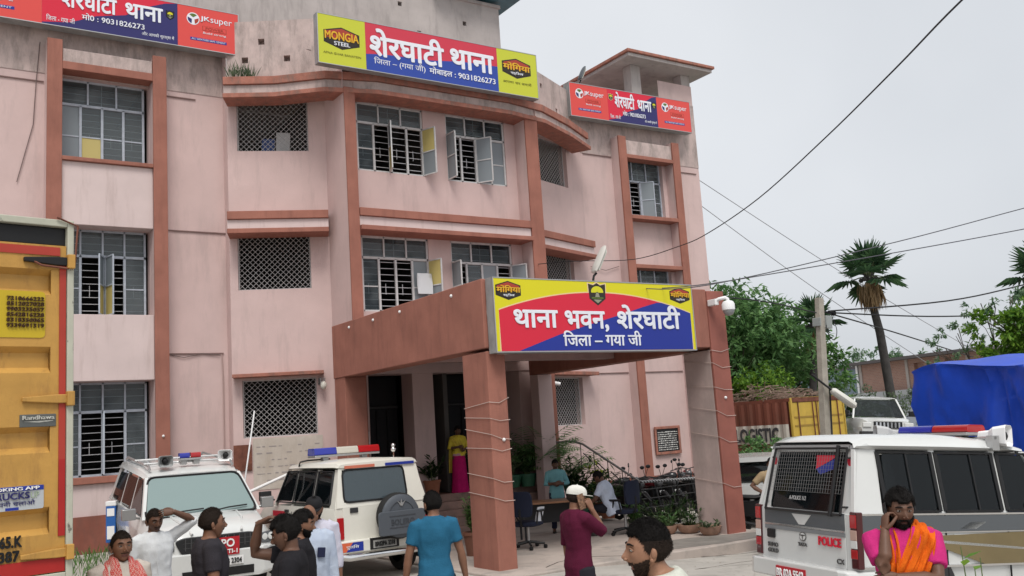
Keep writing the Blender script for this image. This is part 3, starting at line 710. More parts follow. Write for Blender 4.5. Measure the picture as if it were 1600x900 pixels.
hex_logo(ps_, F, 0.30, 1.03, 0.50, 0.32, 'माेंिगया', 'स्टील'); hex_logo(ps_, F, 4.14, 1.03, 0.50, 0.30, 'माेंिगया', 'स्टील')
emblem(ps_, F, 2.17, 1.01, 0.38, 0.40)

# rooftop sign over the bay
ms = thing('signboard', 'wide rooftop signboard above the bay with lime yellow ends', 'signboard', (10.9, 19.1, 10.8), group='police station signboards')
F = Face((7.92, 19.1, 10.68), (1, 0, 0)); w, h = 6.05, 1.2
sign_box(ms, F, w, h, 0.2)
LIME = mat('sign_lime', (0.52, 0.55, 0.045), 0.35)
mb = MB(); F.rect(mb, 0.018, 1.18, 0.018, h - 0.018, 0.002); F.rect(mb, 4.82, w - 0.018, 0.018, h - 0.018, 0.002); build_each(mb, 'lime_field', LIME, ms, world=True)
mb = MB(); F.rect(mb, 1.182, 4.818, 0.018, h - 0.018, 0.002); mb.build('red_field', mat('sign_faded_red', (0.56, 0.045, 0.075), 0.35), ms, world=True)
mb = MB(); F.poly(mb, [(1.184, 0.02), (1.184, 0.40)] + [(1.184 + 3.632*k/12, 0.40 + 0.30*(k/12) + 0.02*math.sin(k*0.9)) for k in range(1, 13)] + [(4.816, 0.02)], 0.005)
mb.build('blue_field', mat('sign_faded_blue', (0.03, 0.065, 0.33), 0.35), ms, world=True)
mb = MB()
F.text(mb, 'शेरघाटी', 1.30, 0.40, width=1.95, height=0.66, bold=0.024, d=0.008)
F.text(mb, 'थाना', 3.46, 0.46, width=1.23, height=0.46, bold=0.024, d=0.008)
F.text(mb, 'िजला – (गया जी)', 1.38, 0.16, width=1.35, height=0.21, bold=0.01, d=0.008)
F.text(mb, 'मोबाइल : 9031826273', 2.84, 0.17, width=1.88, height=0.20, bold=0.012, d=0.008)
mb.build('lettering', S_WHITE, ms, world=True)
hex_logo(ms, F, 0.59, 0.66, 0.88, 0.54, 'MONGIA', 'STEEL'); hex_logo(ms, F, 5.40, 0.72, 0.88, 0.54, 'माेंिगया', 'स्टील')
mb = MB(); F.text(mb, 'APNA GHAR BANAYEIN', 0.59, 0.25, width=0.92, height=0.05, d=0.006, center=True); F.text(mb, 'अपना घर बनायें', 5.40, 0.30, width=0.88, height=0.08, d=0.006, center=True)
mb.build('small_lettering', S_OLIVE, ms, world=True)

def cement_panel(root, F, a, w, h):
    mb = MB(); F.rect(mb, a, a + w, 0.018, h - 0.018, 0.002); mb.build('coral_field', S_CORAL, root, world=True)
    mb = MB(); cx, cy, r = a + w*0.25, h*0.70, w*0.105
    F.disc(mb, cx, cy, r, r*1.02, 0.005, 0)
    for k, mi in ((0, 1), (1, 2), (2, 3)):
        t0 = R(90 + 120*k); F.poly(mb, [(cx + r*.86*math.cos(t0 + q), cy + r*.86*math.sin(t0 + q)) for q in (-.75, -.4, 0, .4, .75)] + [(cx + r*.22*math.cos(t0), cy + r*.22*math.sin(t0))], 0.008, mi)
    F.text(mb, 'JK', a + w*0.37, h*0.66, width=w*0.15, height=h*0.13, bold=0.02, d=0.007); F.text(mb, 'super', a + w*0.535, h*0.625, width=w*0.36, height=h*0.15, d=0.007)
    lo = mb.build('badge', [S_WHITE, S_GREEN, S_NAVY, S_BRICK], root, world=True)
    mb = MB(); F.rect(mb, a + w*.40, a + w*.80, h*.46, h*.57, 0.005, 0); F.rect(mb, a + w*.41, a + w*.79, h*.47, h*.56, 0.007, 1)
    F.text(mb, 'POWER', a + w*.60, h*.485, width=w*.3, height=h*.06, d=0.009, mi=0, center=True)
    F.text(mb, 'Build strong', a + w*.60, h*.37, width=w*.38, height=h*.06, d=0.006, mi=2, center=True)
    F.rect(mb, a + w*.20, a + w*.80, h*.20, h*.265, 0.005, 3)
    F.text(mb, 'ALL WEATHER SAFE CEMENT', a + w*.50, h*.213, width=w*.56, height=h*.04, d=0.008, mi=2, center=True)
    mb.build('small_lettering', [S_BRICK, S_CORAL, S_WHITE, S_BLUE], root, world=True)
def station_sign(root, F, w, h, s1, s2):
    sign_box(root, F, w, h, 0.28)
    cement_panel(root, F, 0.018, s1 - 0.018, h); cement_panel(root, F, s2, w - s2 - 0.018, h)
    m = s2 - s1
    mb = MB(); F.rect(mb, s1 + .002, s2 - .002, 0.018, h - 0.018, 0.002); mb.build('red_field', S_RED, root, world=True)
    mb = MB(); F.poly(mb, [(s1 + .004, 0.02), (s1 + .004, 0.05), (s1 + m*.2, h*.13), (s1 + m*.38, h*.36), (s1 + m*.6, h*.50), (s1 + m*.75, h*.76), (s1 + m*.9, h*.93), (s2 - .004, h - .02), (s2 - .004, 0.02)], 0.005)
    mb.build('navy_field', S_NAVY, root, world=True)
    mb = MB()
    F.text(mb, 'शेरघाटी', s1 + m*.14, h*.46, width=m*.39, height=h*.46, bold=0.022, d=0.008)
    F.text(mb, 'थाना', s1 + m*.60, h*.47, width=m*.28, height=h*.31, bold=0.022, d=0.008)
    F.text(mb, 'मो0 : 9031826273', s1 + m*.28, h*.235, width=m*.46, height=h*.15, bold=0.012, d=0.008)
    F.text(mb, 'िजला - गया जी', s1 + m*.03, h*.10, width=m*.2, height=h*.13, bold=0.008, d=0.008)
    F.text(mb, 'और आपकी सुरक्षा में', s1 + m*.72, h*.09, width=m*.25, height=h*.11, bold=0.006, d=0.008)
    mb.build('lettering', S_WHITE, root, world=True)
    emblem(root, F, s1 + m*.065, h*.74, h*.16, h*.2); emblem(root, F, s2 - m*.06, h*.68, h*.16, h*.2)
ls = thing('signboard', 'coral, red and navy signboard at the top of the left wing', 'signboard', (4, 21.4, 11.5), group='police station signboards')
station_sign(ls, Face((-0.05, 21.4, 11.52), (1, 0, 0)), 6.92, 1.05, 2.64, 5.49)
rs = thing('signboard', 'small coral and navy signboard below the corner lookout of the right wing', 'signboard', (19.3, 21.3, 11.4), group='police station signboards')
F = Face((16.78, 21.4, 11.37), (1, 0, 0)); F = Face((16.78, 21.4, 11.35), (1, 0, 0.012), (0, 0, 1))
station_sign(rs, F, 4.93, 1.05, 1.46, 3.47)

# ------------------------------------------------------------------ things fixed to the building
def flood_lamp(loc, rz, tilt, label, stem, long=0.62, w=0.2, m=None):
    t = thing('street_lamp', label, 'lamp', loc, rz, 'street lamps on brackets')
    q = MB(); q.tube([(0, 0, 0), (0, 0, stem*0.5), (0.02, 0, stem*0.8), (0.08, 0, stem)], 0.022, 8); q.build('lamp_arm', BLACK, t)
    h = MB(); T = Matrix.Translation((0.08, 0, stem)) @ Matrix.Rotation(-tilt, 4, 'Y'); h.T = T
    sec = []
    for k, (x, ww, hh) in enumerate(((-0.04, .10, .06), (0.0, .8, .8), (0.12, 1, 1), (long*.7, 1, .9), (long*.92, .8, .6), (long, .35, .25))):
        sec.append([(x, w/2*ww*math.cos(2*math.pi*j/12), 0.05 + 0.055*hh*max(-.35, math.sin(2*math.pi*j/12))) for j in range(12)])
    h.loft(sec); h.build('lamp_head', m or STEEL, t)
    g_ = MB(); g_.T = T; g_.prism([(0.04, -w*.38), (long*.75, -w*.40), (long*.88, -w*.2), (long*.88, w*.2), (long*.75, w*.40), (0.04, w*.38)], 0.0, 0.026, 'z'); g_.build('lamp_glass', mat('lamp_lens', (0.5, 0.5, 0.44), 0.2), t)
    return t
flood_lamp((10.65, 13.3, 4.7), R(-8), R(62), 'pale oval street lamp on a short arm behind the porch signboard', 0.26, 0.55, 0.24, mat('lamp_cream', (0.5, 0.48, 0.44), 0.5))
flood_lamp((17.9, 22.3, 12.4), R(-5), R(64), 'dark flat lamp rising above the roof parapet behind the right wing signboard', 0.55, 0.5, 0.26, mat('lamp_dark', (0.08, 0.09, 0.10), 0.4))

# dome camera on the right porch column
dc = thing('security_camera', 'white dome security camera hanging from the right end of the porch beam', 'camera', (13.55, 13.0, 4.4))
q = MB(); q.box(-0.20, -0.10, -0.02, 0.19, -0.02, 0.10); q.build('mount_plate', WHITE, dc, bevel=0.01)
q = MB(); q.tube([(-0.15, 0.1, 0.04), (-0.12, -0.05, 0.09), (-0.02, -0.12, 0.11), (0.02, -0.14, 0.08), (0.02, -0.14, 0.03)], 0.035, 10); q.build('bracket_arm', WHITE, dc)
q = MB(); q.lathe([(0.05, 0.05), (0.10, 0.03), (0.125, -0.02), (0.125, -0.13), (0.115, -0.14)], (0.02, -0.14, 0), n=20); q.build('housing', WHITE, dc)
q = MB(); q.lathe([(0.112, -0.141), (0.105, -0.18), (0.075, -0.225), (0.03, -0.245)], (0.02, -0.14, 0), n=20); q.build('dome', mat('smoky_dome', (0.3, 0.3, 0.3), 0.12, coat=0.5), dc)
# bullet camera under the ledge by the right facet, bulkhead lamp under the left ledge
bl = thing('wall_lamp', 'small bulkhead lamp beside the ground floor lattice window', 'lamp', (8.42, 20.75, 3.62))
q = MB(); q.box(-0.06, 0.06, -0.05, 0.1, -0.06, 0.1); q.build('lamp_base', STEEL, bl, bevel=0.01)
q = MB(); q.ball((0, -0.08, -0.08), (0.075, 0.075, 0.10), 12, 8); q.build('lamp_globe', mat('globe_glass', (0.6, 0.58, 0.52), 0.15), bl)
bc = thing('security_camera', 'small white bullet camera under the ledge beside the porch doorway', 'camera', (15.0, 20.7, 3.4))
q = MB(); q.tube([(-0.2, 0.05, 0.05), (0.12, -0.06, -0.02)], 0.05, 12); q.build('housing', WHITE, bc)
q = MB(); q.tube([(0, 0.35, 0.0), (0, 0.06, -0.1), (0, 0.0, 0.0)], 0.018, 8); q.build('bracket_arm', WHITE, bc)
# printed poster on the left jamb, framed plaque on the right wing
po = thing('poster', 'small white printed poster on the pink jamb left of the doors', 'poster', (9.1, 20.05, 2.0)); F = Face((9.02, 20.085, 2.02), (1, 0, 0))
q = MB(); F.rect(q, 0, 0.22, 0, 0.4, 0.004); q.build('sheet', WHITE, po, world=True)
q = MB(); F.rect(q, 0.02, 0.2, 0.35, 0.37, 0.006); F.rect(q, 0.05, 0.09, 0.14, 0.22, 0.006); F.rect(q, 0.11, 0.19, 0.16, 0.24, 0.006, 0)
for k in range(4): F.rect(q, 0.03, 0.19, 0.03 + k*0.02, 0.036 + k*0.02, 0.006)
q.build('print', mat('poster_print', (0.12, 0.12, 0.14), 0.6), po, world=True)
pq = thing('wall_plaque', 'framed black stone plaque with white writing on the right wing wall', 'plaque', (19.5, 21.85, 1.2)); F = Face((19.38, 21.86, 1.22), (1, 0, 0))
q = MB(); F.rect(q, 0, 1.02, 0, 0.08, 0.05, 0, 0.05); F.rect(q, 0, 1.02, 0.76, 0.84, 0.05, 0, 0.05); F.rect(q, 0, .07, 0.08, 0.76, 0.05, 0, 0.05); F.rect(q, .95, 1.02, 0.08, 0.76, 0.05, 0, 0.05)
q.build('frame', TERRA_OLD, pq, bevel=0.01, world=True)
q = MB(); F.rect(q, 0.07, 0.95, 0.08, 0.76, 0.02); q.build('plaque_face', mat('black_plaque', (0.02, 0.02, 0.022), 0.3), pq, world=True)
q = MB(); random.seed(9)
for r_ in range(9):
    a = 0.12
    while a < 0.88:
        ww = random.uniform(0.03, 0.1); F.rect(q, a, min(a + ww, 0.92), 0.13 + r_*0.065, 0.145 + r_*0.065 + random.uniform(0, .02), 0.023, 0, 0.002); a += ww + 0.02
q.build('engraved_lettering', mat('plaque_letter', (0.6, 0.6, 0.58), 0.6), pq, world=True)

# white cord of fairy lights wound round the porch columns
CORD = mat('white_cord', (0.48, 0.38, 0.34), 0.7)
def winding(name, x0, x1, y0, y1, zs, label, seed):
    random.seed(seed); mb = MB()
    for k, z in enumerate(zs):
        sag = random.uniform(0.03, 0.09); dz = random.uniform(0.02, 0.16) * (-1 if k == len(zs)-1 else 1); e = 0.012
        P0 = [(x0 - e, y1, z + dz*1.5), (x0 - e, y0 - e, z + dz*.7), ((x0 + x1)/2, y0 - e - 0.003, z + dz*.3 - sag*.6), (x1 + e, y0 - e, z), (x1 + e, y1, z - dz*.3)]
        mb.tube(P0, 0.0055, 5)
    return tag(mb.build(name, CORD), label, 'cord', 'cords wound round the porch columns')
winding('light_cord', 8.22, 8.58, 13.2, 14.0, (1.12, 1.42, 1.95, 2.1, 2.42, 2.78), 'white cord wound loosely round the left porch column', 3)
winding('light_cord', 13.36, 13.82, 13.2, 14.0, (0.9, 1.75, 2.25, 2.75, 3.2, 3.55), 'white cord wound loosely round the right porch column', 5)
mb = MB(); mb.tube([(8.3, 13.19, 4.7), (8.27, 13.185, 4.2), (8.30, 13.185, 3.75), (8.42, 13.18, 3.5), (8.6, 13.18, 3.5), (8.8, 13.17, 3.53)], 0.008, 5)
tag(mb.build('light_cord', CORD), 'white cord hanging beside the left end of the porch signboard', 'cord', 'cords wound round the porch columns')

# loose service cables and a conduit on the walls
def wall_cable(pts, label, r=.009, m=None):
    mb = MB(); mb.tube([p for p, n in smooth_path3(pts)], r, 5); return tag(mb.build('wall_cable', m or mat('service_cable', (.16, .12, .115), .8)), label, 'cable', 'service cables on the walls')
def smooth_path3(pts): return [(Vector(p), None) for p in pts]
wall_cable([(2.62, 21.88, 11.3), (2.55, 21.86, 10.4), (2.5, 21.87, 9.4), (2.2, 21.87, 8.1)], 'thin cable hanging down the wall left of the left pilaster')
wall_cable([(6.45, 21.86, 4.4), (6.47, 21.86, 3.9), (6.47, 21.86, 2.5), (6.46, 21.86, 1.6)], 'vertical conduit at the left edge of the bay', .016, mat('pink_conduit', (.40, .29, .27), .7))
wall_cable([(5.22, 21.88, 4.42), (5.6, 21.87, 4.33), (6.0, 21.87, 4.42), (6.4, 21.86, 4.38)], 'sagging cable along the wall below the first floor')
wall_cable([(7.1, 21.35, 12.0), (7.6, 21.0, 11.85), (8.3, 20.45, 11.55)], 'cable slung along the parapet left of the rooftop signboard')
wall_cable([(17.45, 21.86, 6.9), (18.0, 21.84, 6.8), (18.55, 21.86, 6.95)], 'cable looped across the wall right of the bay')
# ------------------------------------------------------------------ vehicles (local x forward, y left, z up)
GLASSD = glass_mat('car_glass', (0.006, 0.009, 0.011), 0.55, 0.03)
GLASSG = glass_mat('bluish_reflection_glass', (0.075, 0.10, 0.115), 0.30, 0.03)  # tint lightened towards blue to stand in for reflections
GLASSP = glass_mat('green_windscreen_glare', (0.25, 0.33, 0.325), 0.18, 0.06)  # greenish tint, with sky glare painted into the base colour
TRIM = mat('grey_black_trim', (0.03, 0.03, 0.032), 0.5)
CABIN = mat('dark_cabin', (0.03, 0.028, 0.027), 0.8)
SEATM = mat('seat_cloth', (0.06, 0.055, 0.05), 0.9)
LAMPW = mat('lamp_clear', (0.62, 0.63, 0.62), 0.08, coat=0.8)
AMBER = mat('amber_lens', (0.55, 0.18, 0.01), 0.15)
BLUEL = mat('blue_beacon', (0.02, 0.03, 0.30), 0.12, coat=0.6)
PLATE_R = mat('red_plate', (0.42, 0.015, 0.025), 0.4)
def section(x, hb, hm, ht, zb, zm, zt, r=0.05, crown=0.02):
    half = [(hb * 0.6, zb), (hb, zb + 0.03), (hm, zm), (ht + r*0.0, zt - r), (ht - r*0.3, zt - r*0.3), (ht - r, zt), (ht*0.5, zt + crown*0.75)]
    L = [(x, y, z) for y, z in half] + [(x, 0, zt + crown)] + [(x, -y, z) for y, z in reversed(half)]
    return L
def rquad(pts, rad, n=3):
    """round the corners of a 2-D polygon"""
    out = []; m = len(pts)
    for i in range(m):
        p = Vector(pts[i]); a = Vector(pts[i-1]); b = Vector(pts[(i+1) % m])
        ra = min(rad, (a-p).length*0.45, (b-p).length*0.45); p1 = p + (a-p).normalized()*ra; p2 = p + (b-p).normalized()*ra
        for k in range(n+1):
            t = k/n; out.append(tuple((1-t)**2*p1 + 2*t*(1-t)*p + t*t*p2))
    return out
class Car:
    def __init__(s, name, label, cat, loc, rz, group, G):
        """G: greenhouse sides: hwb, zb (belt), hwt, zt (roof); front/rear glass lines: xf0,xf1 (base, top) xr0,xr1"""
        s.t = thing(name, label, cat, loc, rz, group); s.G = G
    def yside(s, z): G = s.G; k = (z - G['zb'])/(G['zt'] - G['zb']); return G['hwb'] + (G['hwt'] - G['hwb'])*k
    def side_panel(s, pts, sgn, m, nm='side_window', off=0.004, rad=0.05, th=0.012, parent=None):
        """pts (x,z) on the greenhouse side; sgn +1 left / -1 right"""
        mb = MB(); pts = rquad(pts, rad) if rad else pts; n = len(pts)
        vs = [(x, sgn*(s.yside(z) + off - th), z) for x, z in pts] + [(x, sgn*(s.yside(z) + off), z) for x, z in pts]
        mb.add(vs, [list(range(n-1, -1, -1)), list(range(n, 2*n))] + [(i, (i+1) % n, n+(i+1) % n, n+i) for i in range(n)])
        return mb.build(nm, m, parent or s.t)
    def end_x(s, z, rear): G = s.G; k = (z - G['zb'])/(G['zt'] - G['zb']); return (G['xr0'] + (G['xr1']-G['xr0'])*k) if rear else (G['xf0'] + (G['xf1']-G['xf0'])*k)
    def end_panel(s, pts, rear, m, nm, off=0.004, rad=0.07, th=0.012, bulge=0.0, parent=None):
        mb = MB(); pts = rquad(pts, rad) if rad else pts; n = len(pts); sg = -1 if rear else 1
        f = lambda y, z, o: (s.end_x(z, rear) + sg*(o + bulge*(1 - (y/s.G['hwb'])**2)), y, z)
        vs = [f(y, z, off - th) for y, z in pts] + [f(y, z, off) for y, z in pts]
        mb.add(vs, [list(range(n-1, -1, -1)), list(range(n, 2*n))] + [(i, (i+1) % n, n+(i+1) % n, n+i) for i in range(n)])
        return mb.build(nm, m, parent or s.t)
    def wheel(s, x, y, r=0.36, w=0.22, rim=STEEL):
        sg = 1 if y > 0 else -1
        e = bpy.data.objects.new('wheel', None); COL.objects.link(e); e.parent = s.t; e.location = (x, y, r)
        mb = MB(); mb.lathe([(r*0.62, -w/2), (r*0.93, -w/2), (r, -w/2 + 0.04), (r, w/2 - 0.04), (r*0.93, w/2), (r*0.62, w/2)], axis='y', n=28, cap=False); mb.build('tyre', RUBBER, e)
        mb = MB(); mb.lathe([(r*0.64, -w*0.45), (r*0.64, 0.38*w*sg + 0.0), (r*0.5, 0.30*w*sg), (r*0.42, 0.38*w*sg), (r*0.14, 0.42*w*sg), (0.01, 0.44*w*sg)], axis='y', n=20)
        for k in range(6): a = k*math.pi/3; mb.ball((r*0.3*math.cos(a), 0.42*w*sg, r*0.3*math.sin(a)), 0.018, 6, 4)
        mb.build('rim', rim, e)
    def arch(s, x, y, r, hw=None):
        mb = MB(); sg = 1 if y > 0 else -1; N = 16
        o = [(x + r*math.cos(math.pi*k/N), 0.36 + r*math.sin(math.pi*k/N)) for k in range(N+1)]
        q = [(x - r, 0.22)] + list(reversed(o)) + [(x + r, 0.22)]
        mb.prism(q, y - 0.005*sg, y + 0.004*sg, 'y'); mb.build('wheel_arch', TRIM, s.t)
    def cabin(s, x0, x1, seats=((0.35, 0), (-0.5, 0)), floor=0.7):
        G = s.G; h = G['hwb'] - 0.12; mb = MB()
        for x, _ in seats:
            for y in (-0.38, 0.38):
                mb.cbox((x - 0.28, y, G['zb'] + 0.02), (0.14, 0.46, 0.7), (0, -0.15, 0)); mb.cbox((x - 0.36, y, G['zb'] + 0.44), (0.09, 0.24, 0.2), (0, -0.15, 0))
        build_each(mb, 'seat', SEATM, s.t, bevel=0.03)
def shell(car, lower, upper, mat_, floor_mat=TRIM):
    """lower body loft and roofed greenhouse; greenhouse is an open frame of pillars and a roof so the glass shows the cabin"""
    mb = MB(); mb.loft(lower, smooth=True); return mb.build('body', mat_, car.t, sharp=32)
def roof_mb(car, rings, m=WHITEP):
    mb = MB(); mb.loft(rings, smooth=True); return mb.build('roof', m, car.t, sharp=40)
def pillars(car, xs, m, sides=(1, -1), z0=None, z1=None):
    G = car.G; z0 = z0 or G['zb'] - 0.02; z1 = z1 or G['zt'] - 0.01
    for sg in sides:
        mb = MB()
        for xa, xb, wa, wb in xs:        # base x, top x, base width, top width
            f = lambda x, z, o: (x, sg*(car.yside(z) - o), z)
            vs = [f(xa - wa/2, z0, 0.05), f(xa + wa/2, z0, 0.05), f(xb + wb/2, z1, 0.05), f(xb - wb/2, z1, 0.05), f(xa - wa/2, z0, 0), f(xa + wa/2, z0, 0), f(xb + wb/2, z1, 0), f(xb - wb/2, z1, 0)]
            mb.add(vs, [(0, 3, 2, 1), (4, 5, 6, 7), (0, 1, 5, 4), (1, 2, 6, 5), (2, 3, 7, 6), (3, 0, 4, 7)])
        build_each(mb, 'pillar', m, car.t)
def plate(car_t, F, a, b, w, h, txts, m, tm, nm='number_plate'):
    mb = MB(); F.rect(mb, a, a + w, b, b + h, 0.006, 0, 0.012); p = mb.build(nm, m, car_t)
    t = MB()
    for (tx, ya, yh, ww) in txts: F.text(t, tx, a + w/2, b + ya*h, width=ww*w, height=yh*h, bold=0.02, d=0.009, center=True)
    t.build('plate_lettering', tm, p)
def beacon_bar(t, x, z, hw, m1, m2, mid=None, nm='beacon_bar', hx=0.13, hz=0.12):
    mb = MB(); mb.box(x - hx, x + hx, -hw, hw, z, z + 0.035); 
    for y in (-hw*0.6, hw*0.6): mb.box(x - 0.06, x + 0.06, y - 0.05, y + 0.05, z - 0.07, z - 0.001)
    b = mb.build(nm, STEEL, t, bevel=0.008)
    seg = [(-hw, -hw*0.34, m1), (hw*0.34, hw, m2)] if mid else [(-hw, -0.01, m1), (0.01, hw, m2)]
    if mid: seg.append((-hw*0.33, hw*0.33, mid))
    for y0, y1, m in seg:
        q = MB(); q.prism(rquad([(x - hx, z + 0.037), (x + hx, z + 0.037), (x + hx*0.8, z + hz), (x - hx*0.8, z + hz)], 0.03), y0, y1, 'y'); q.build('beacon_lens', m, b)
    return b
def horn(t, loc, rz, m=WHITE, r=0.14):
    e = MB(); e.T = Matrix.Translation(loc) @ Matrix.Rotation(rz, 4, 'Z')
    e.loft([[(x, w*c, h*s_) for c, s_ in ((1, .75), (.75, 1), (-.75, 1), (-1, .75), (-1, -.75), (-.75, -1), (.75, -1), (1, -.75))] for x, w, h in ((-0.18, .05, .05), (-0.06, .06, .06), (0.0, r*.8, r*.65), (0.13, r, r*.8), (0.14, r*.97, r*.77), (0.05, r*.5, r*.4))], smooth=False)
    o = e.build('loudspeaker', m, t, bevel=0.006)
    k = MB(); k.T = e.T; k.lathe([(0.05, 0.06), (0.045, 0.11), (0.01, 0.125)], axis='x', n=14); k.build('speaker_cone', BLACK, o)
    return o
def mirror(t, x, y, z, m, rz=0):
    q = MB(); sg = 1 if y > 0 else -1
    q.tube([(x, y, z - 0.06), (x + 0.02, y + sg*0.10, z - 0.03)], 0.02, 6)
    q.cbox((x + 0.02, y + sg*0.17, z + 0.02), (0.11, 0.2, 0.17), None); return q.build('wing_mirror', m, t, bevel=0.03, seg=3)

# ---------------- white jeep-like police car, rear towards us (left of the steps)
bo = Car('police_jeep', 'boxy white police jeep seen from behind, round spare wheel cover, near the steps', 'police car', (6.85, 14.5, 0.0), R(92.4), 'police vehicles',
         dict(hwb=0.84, zb=1.20, hwt=0.70, zt=1.80, xf0=1.15, xf1=0.85, xr0=-0.0, xr1=0.10))
bt = bo.t
CREAMW = mat('ivory_white_paint', (0.68, 0.665, 0.60), 0.28, coat=0.4, var=0.05, vscale=2)
low = [section(0.0, .80, .84, .84, .52, .85, 1.20, .03, 0), section(0.04, .83, .86, .85, .45, .85, 1.20, .03, 0), section(2.3, .83, .86, .85, .45, .85, 1.20, .03, 0), section(2.42, .83, .86, .82, .45, .85, 1.20, .06, .01),
       section(3.55, .80, .82, .68, .45, .8, 1.10, .06, .03), section(3.85, .76, .78, .60, .48, .75, .98, .06, .02), section(3.9, .7, .72, .55, .52, .75, .92, .05, .01)]
shell(bo, low, None, CREAMW)
bo.G.update(xf0=2.55, xf1=2.15)
# roof with a rolled edge
roof_mb(bo, [section(0.07, .70, .74, .72, 1.79, 1.82, 1.87, .05, .015), section(0.16, .71, .75, .73, 1.78, 1.83, 1.90, .05, .03), section(1.2, .71, .75, .73, 1.78, 1.83, 1.91, .05, .035), section(2.05, .71, .74, .72, 1.78, 1.82, 1.88, .05, .03), section(2.2, .68, .71, .69, 1.78, 1.80, 1.83, .03, .02)], CREAMW)
pillars(bo, [(0.10, 0.17, .20, .14), (0.86, 0.86, .10, .09), (1.72, 1.70, .09, .07), (2.5, 2.16, .08, .07)], CREAMW)
for sg in (1, -1):
    bo.side_panel([(0.2, 1.27), (0.81, 1.27), (0.81, 1.74), (0.26, 1.74)], sg, GLASSD, rad=.06)
    bo.side_panel([(0.92, 1.27), (1.67, 1.27), (1.66, 1.75), (0.92, 1.75)], sg, GLASSD, rad=.05)
    bo.side_panel([(1.78, 1.27), (2.38, 1.27), (2.14, 1.75), (1.75, 1.75)], sg, GLASSD, rad=.05)
    fr = MB()
    for a, b in (((0.91, 1.23), (0.91, 1.78)), ((1.695, 1.23), (1.695, 1.78)), ((2.42, 1.24), (2.14, 1.76)), ((0.91, 1.77), (2.14, 1.77)), ((0.91, 1.25), (2.42, 1.25)), ((0.2, 1.25), (0.83, 1.25)), ((0.25, 1.765), (0.83, 1.765)), ((0.83, 1.24), (0.83, 1.77)), ((0.19, 1.25), (0.25, 1.77))):
        fr.bar((a[0], sg*(bo.yside(a[1]) + .006), a[1]), (b[0], sg*(bo.yside(b[1]) + .006), b[1]), 0.035, 0.02)
    fr.build('window_frame', TRIM, bt)
    d = MB()
    for x in (0.90, 1.71, 2.46): d.box(x - .004, x + .004, sg*.858 - .004, sg*.858 + .004, .55, 1.10)
    d.box(0.05, 2.45, sg*.86 - .01, sg*.86 + .01, 0.50, 0.53); d.build('door_seam', TRIM, bt)
    d = MB()
    for x in (1.0, 1.84): d.box(x, x + .14, sg*.86 - .02, sg*.86 + .022, 1.08, 1.13)
    build_each(d, 'door_handle', TRIM, bt, bevel=0.008)
    mirror(bt, 2.5, sg*.84, 1.34, TRIM)
    for x in (0.72, 3.2): bo.arch(x, sg*.862, .44); bo.wheel(x, sg*.72, .36, .21)
bo.cabin(0, 2.2, ((0.9, 0), (1.9, 0)))
# rear door, window, handle
q = MB(); q.prism(rquad([(-.62, .64), (.72, .64), (.72, 1.20), (-.62, 1.20)], .04), -0.012, 0.0, 'x'); q.build('rear_door', CREAMW, bt, bevel=0.006)
q = MB(); f = lambda y, z: (bo.end_x(z, True) - .012, y, z)
W4 = rquad([(-.47, 1.27), (.68, 1.27), (.66, 1.78), (-.45, 1.78)], .09)
# surround as four flat bars round the pane
for y0, y1, y2, y3 in ((-.80, -.47, -.71, -.45), (.68, .82, .66, .72)):
    q.add([f(y0, 1.19), f(y1, 1.19), f(y3, 1.82), f(y2, 1.82)], [(0, 1, 2, 3)])
q.add([f(-.47, 1.19), f(.68, 1.19), f(.68, 1.27), f(-.47, 1.27)], [(0, 1, 2, 3)]); q.add([f(-.45, 1.78), f(.66, 1.78), f(.66, 1.82), f(-.45, 1.82)], [(0, 1, 2, 3)])
q.build('rear_frame', CREAMW, bt)
bo.end_panel([(-.47, 1.27), (.68, 1.27), (.66, 1.78), (-.45, 1.78)], True, GLASSG, 'rear_window', off=.016, rad=.09)
q = MB(); W4 = [(bo.end_x(z, True) - .02, y, z) for y, z in W4]; q.tube(W4 + [W4[0]], .016, 6); q.build('window_seal', BLACK, bt)
bo.end_panel([(-.78, 1.25), (.78, 1.25), (.66, 1.78), (-.66, 1.78)], False, GLASSD, 'windscreen', rad=.06)
q = MB(); q.box(-.035, -.012, .45, .59, 1.10, 1.18); q.build('door_handle', TRIM, bt, bevel=.008)
# spare wheel and cover
sp = MB(); c = (-.16, -.19, 0.99); sp.lathe([(.20, .10), (.33, .10), (.37, .05), (.37, -.06), (.33, -.11), (.20, -.11)], c, 'x', 30); so = sp.build('spare_wheel', RUBBER, bt)
COVER = mat('grey_cover_plastic', (0.075, 0.085, 0.10), 0.45)
q = MB(); q.lathe([(.345, -.075), (.345, -.115), (.31, -.14), (.24, -.145), (.23, -.13), (.01, -.13)], c, 'x', 32); q.build('wheel_cover', COVER, so)
q = MB(); q.prism(rquad([(-.43 + c[1], .70), (.43 + c[1], .70), (.43 + c[1], 1.08), (-.43 + c[1], 1.08)], .06), -.325, -.29, 'x'); q.build('cover_panel', COVER, so, bevel=.012)
F = Face((-.327, c[1] + .36, .74), (0, -1, 0)); q = MB(); F.text(q, 'BOLERO', .36, .12, width=.42, height=.09, d=.006, bold=.01, center=True); F.rect(q, .12, .60, .07, .085, .004); F.rect(q, .12, .60, .25, .265, .004); q.build('cover_lettering', mat('cover_relief', (0.05, 0.055, 0.065), 0.5), so)
q = MB(); F.poly(q, [(.28, .50), (.35, .40), (.36, .42), (.37, .40), (.44, .50), (.38, .45), (.36, .52), (.34, .45)], -.02, 0, .02); q.build('cover_logo', STEEL, so)
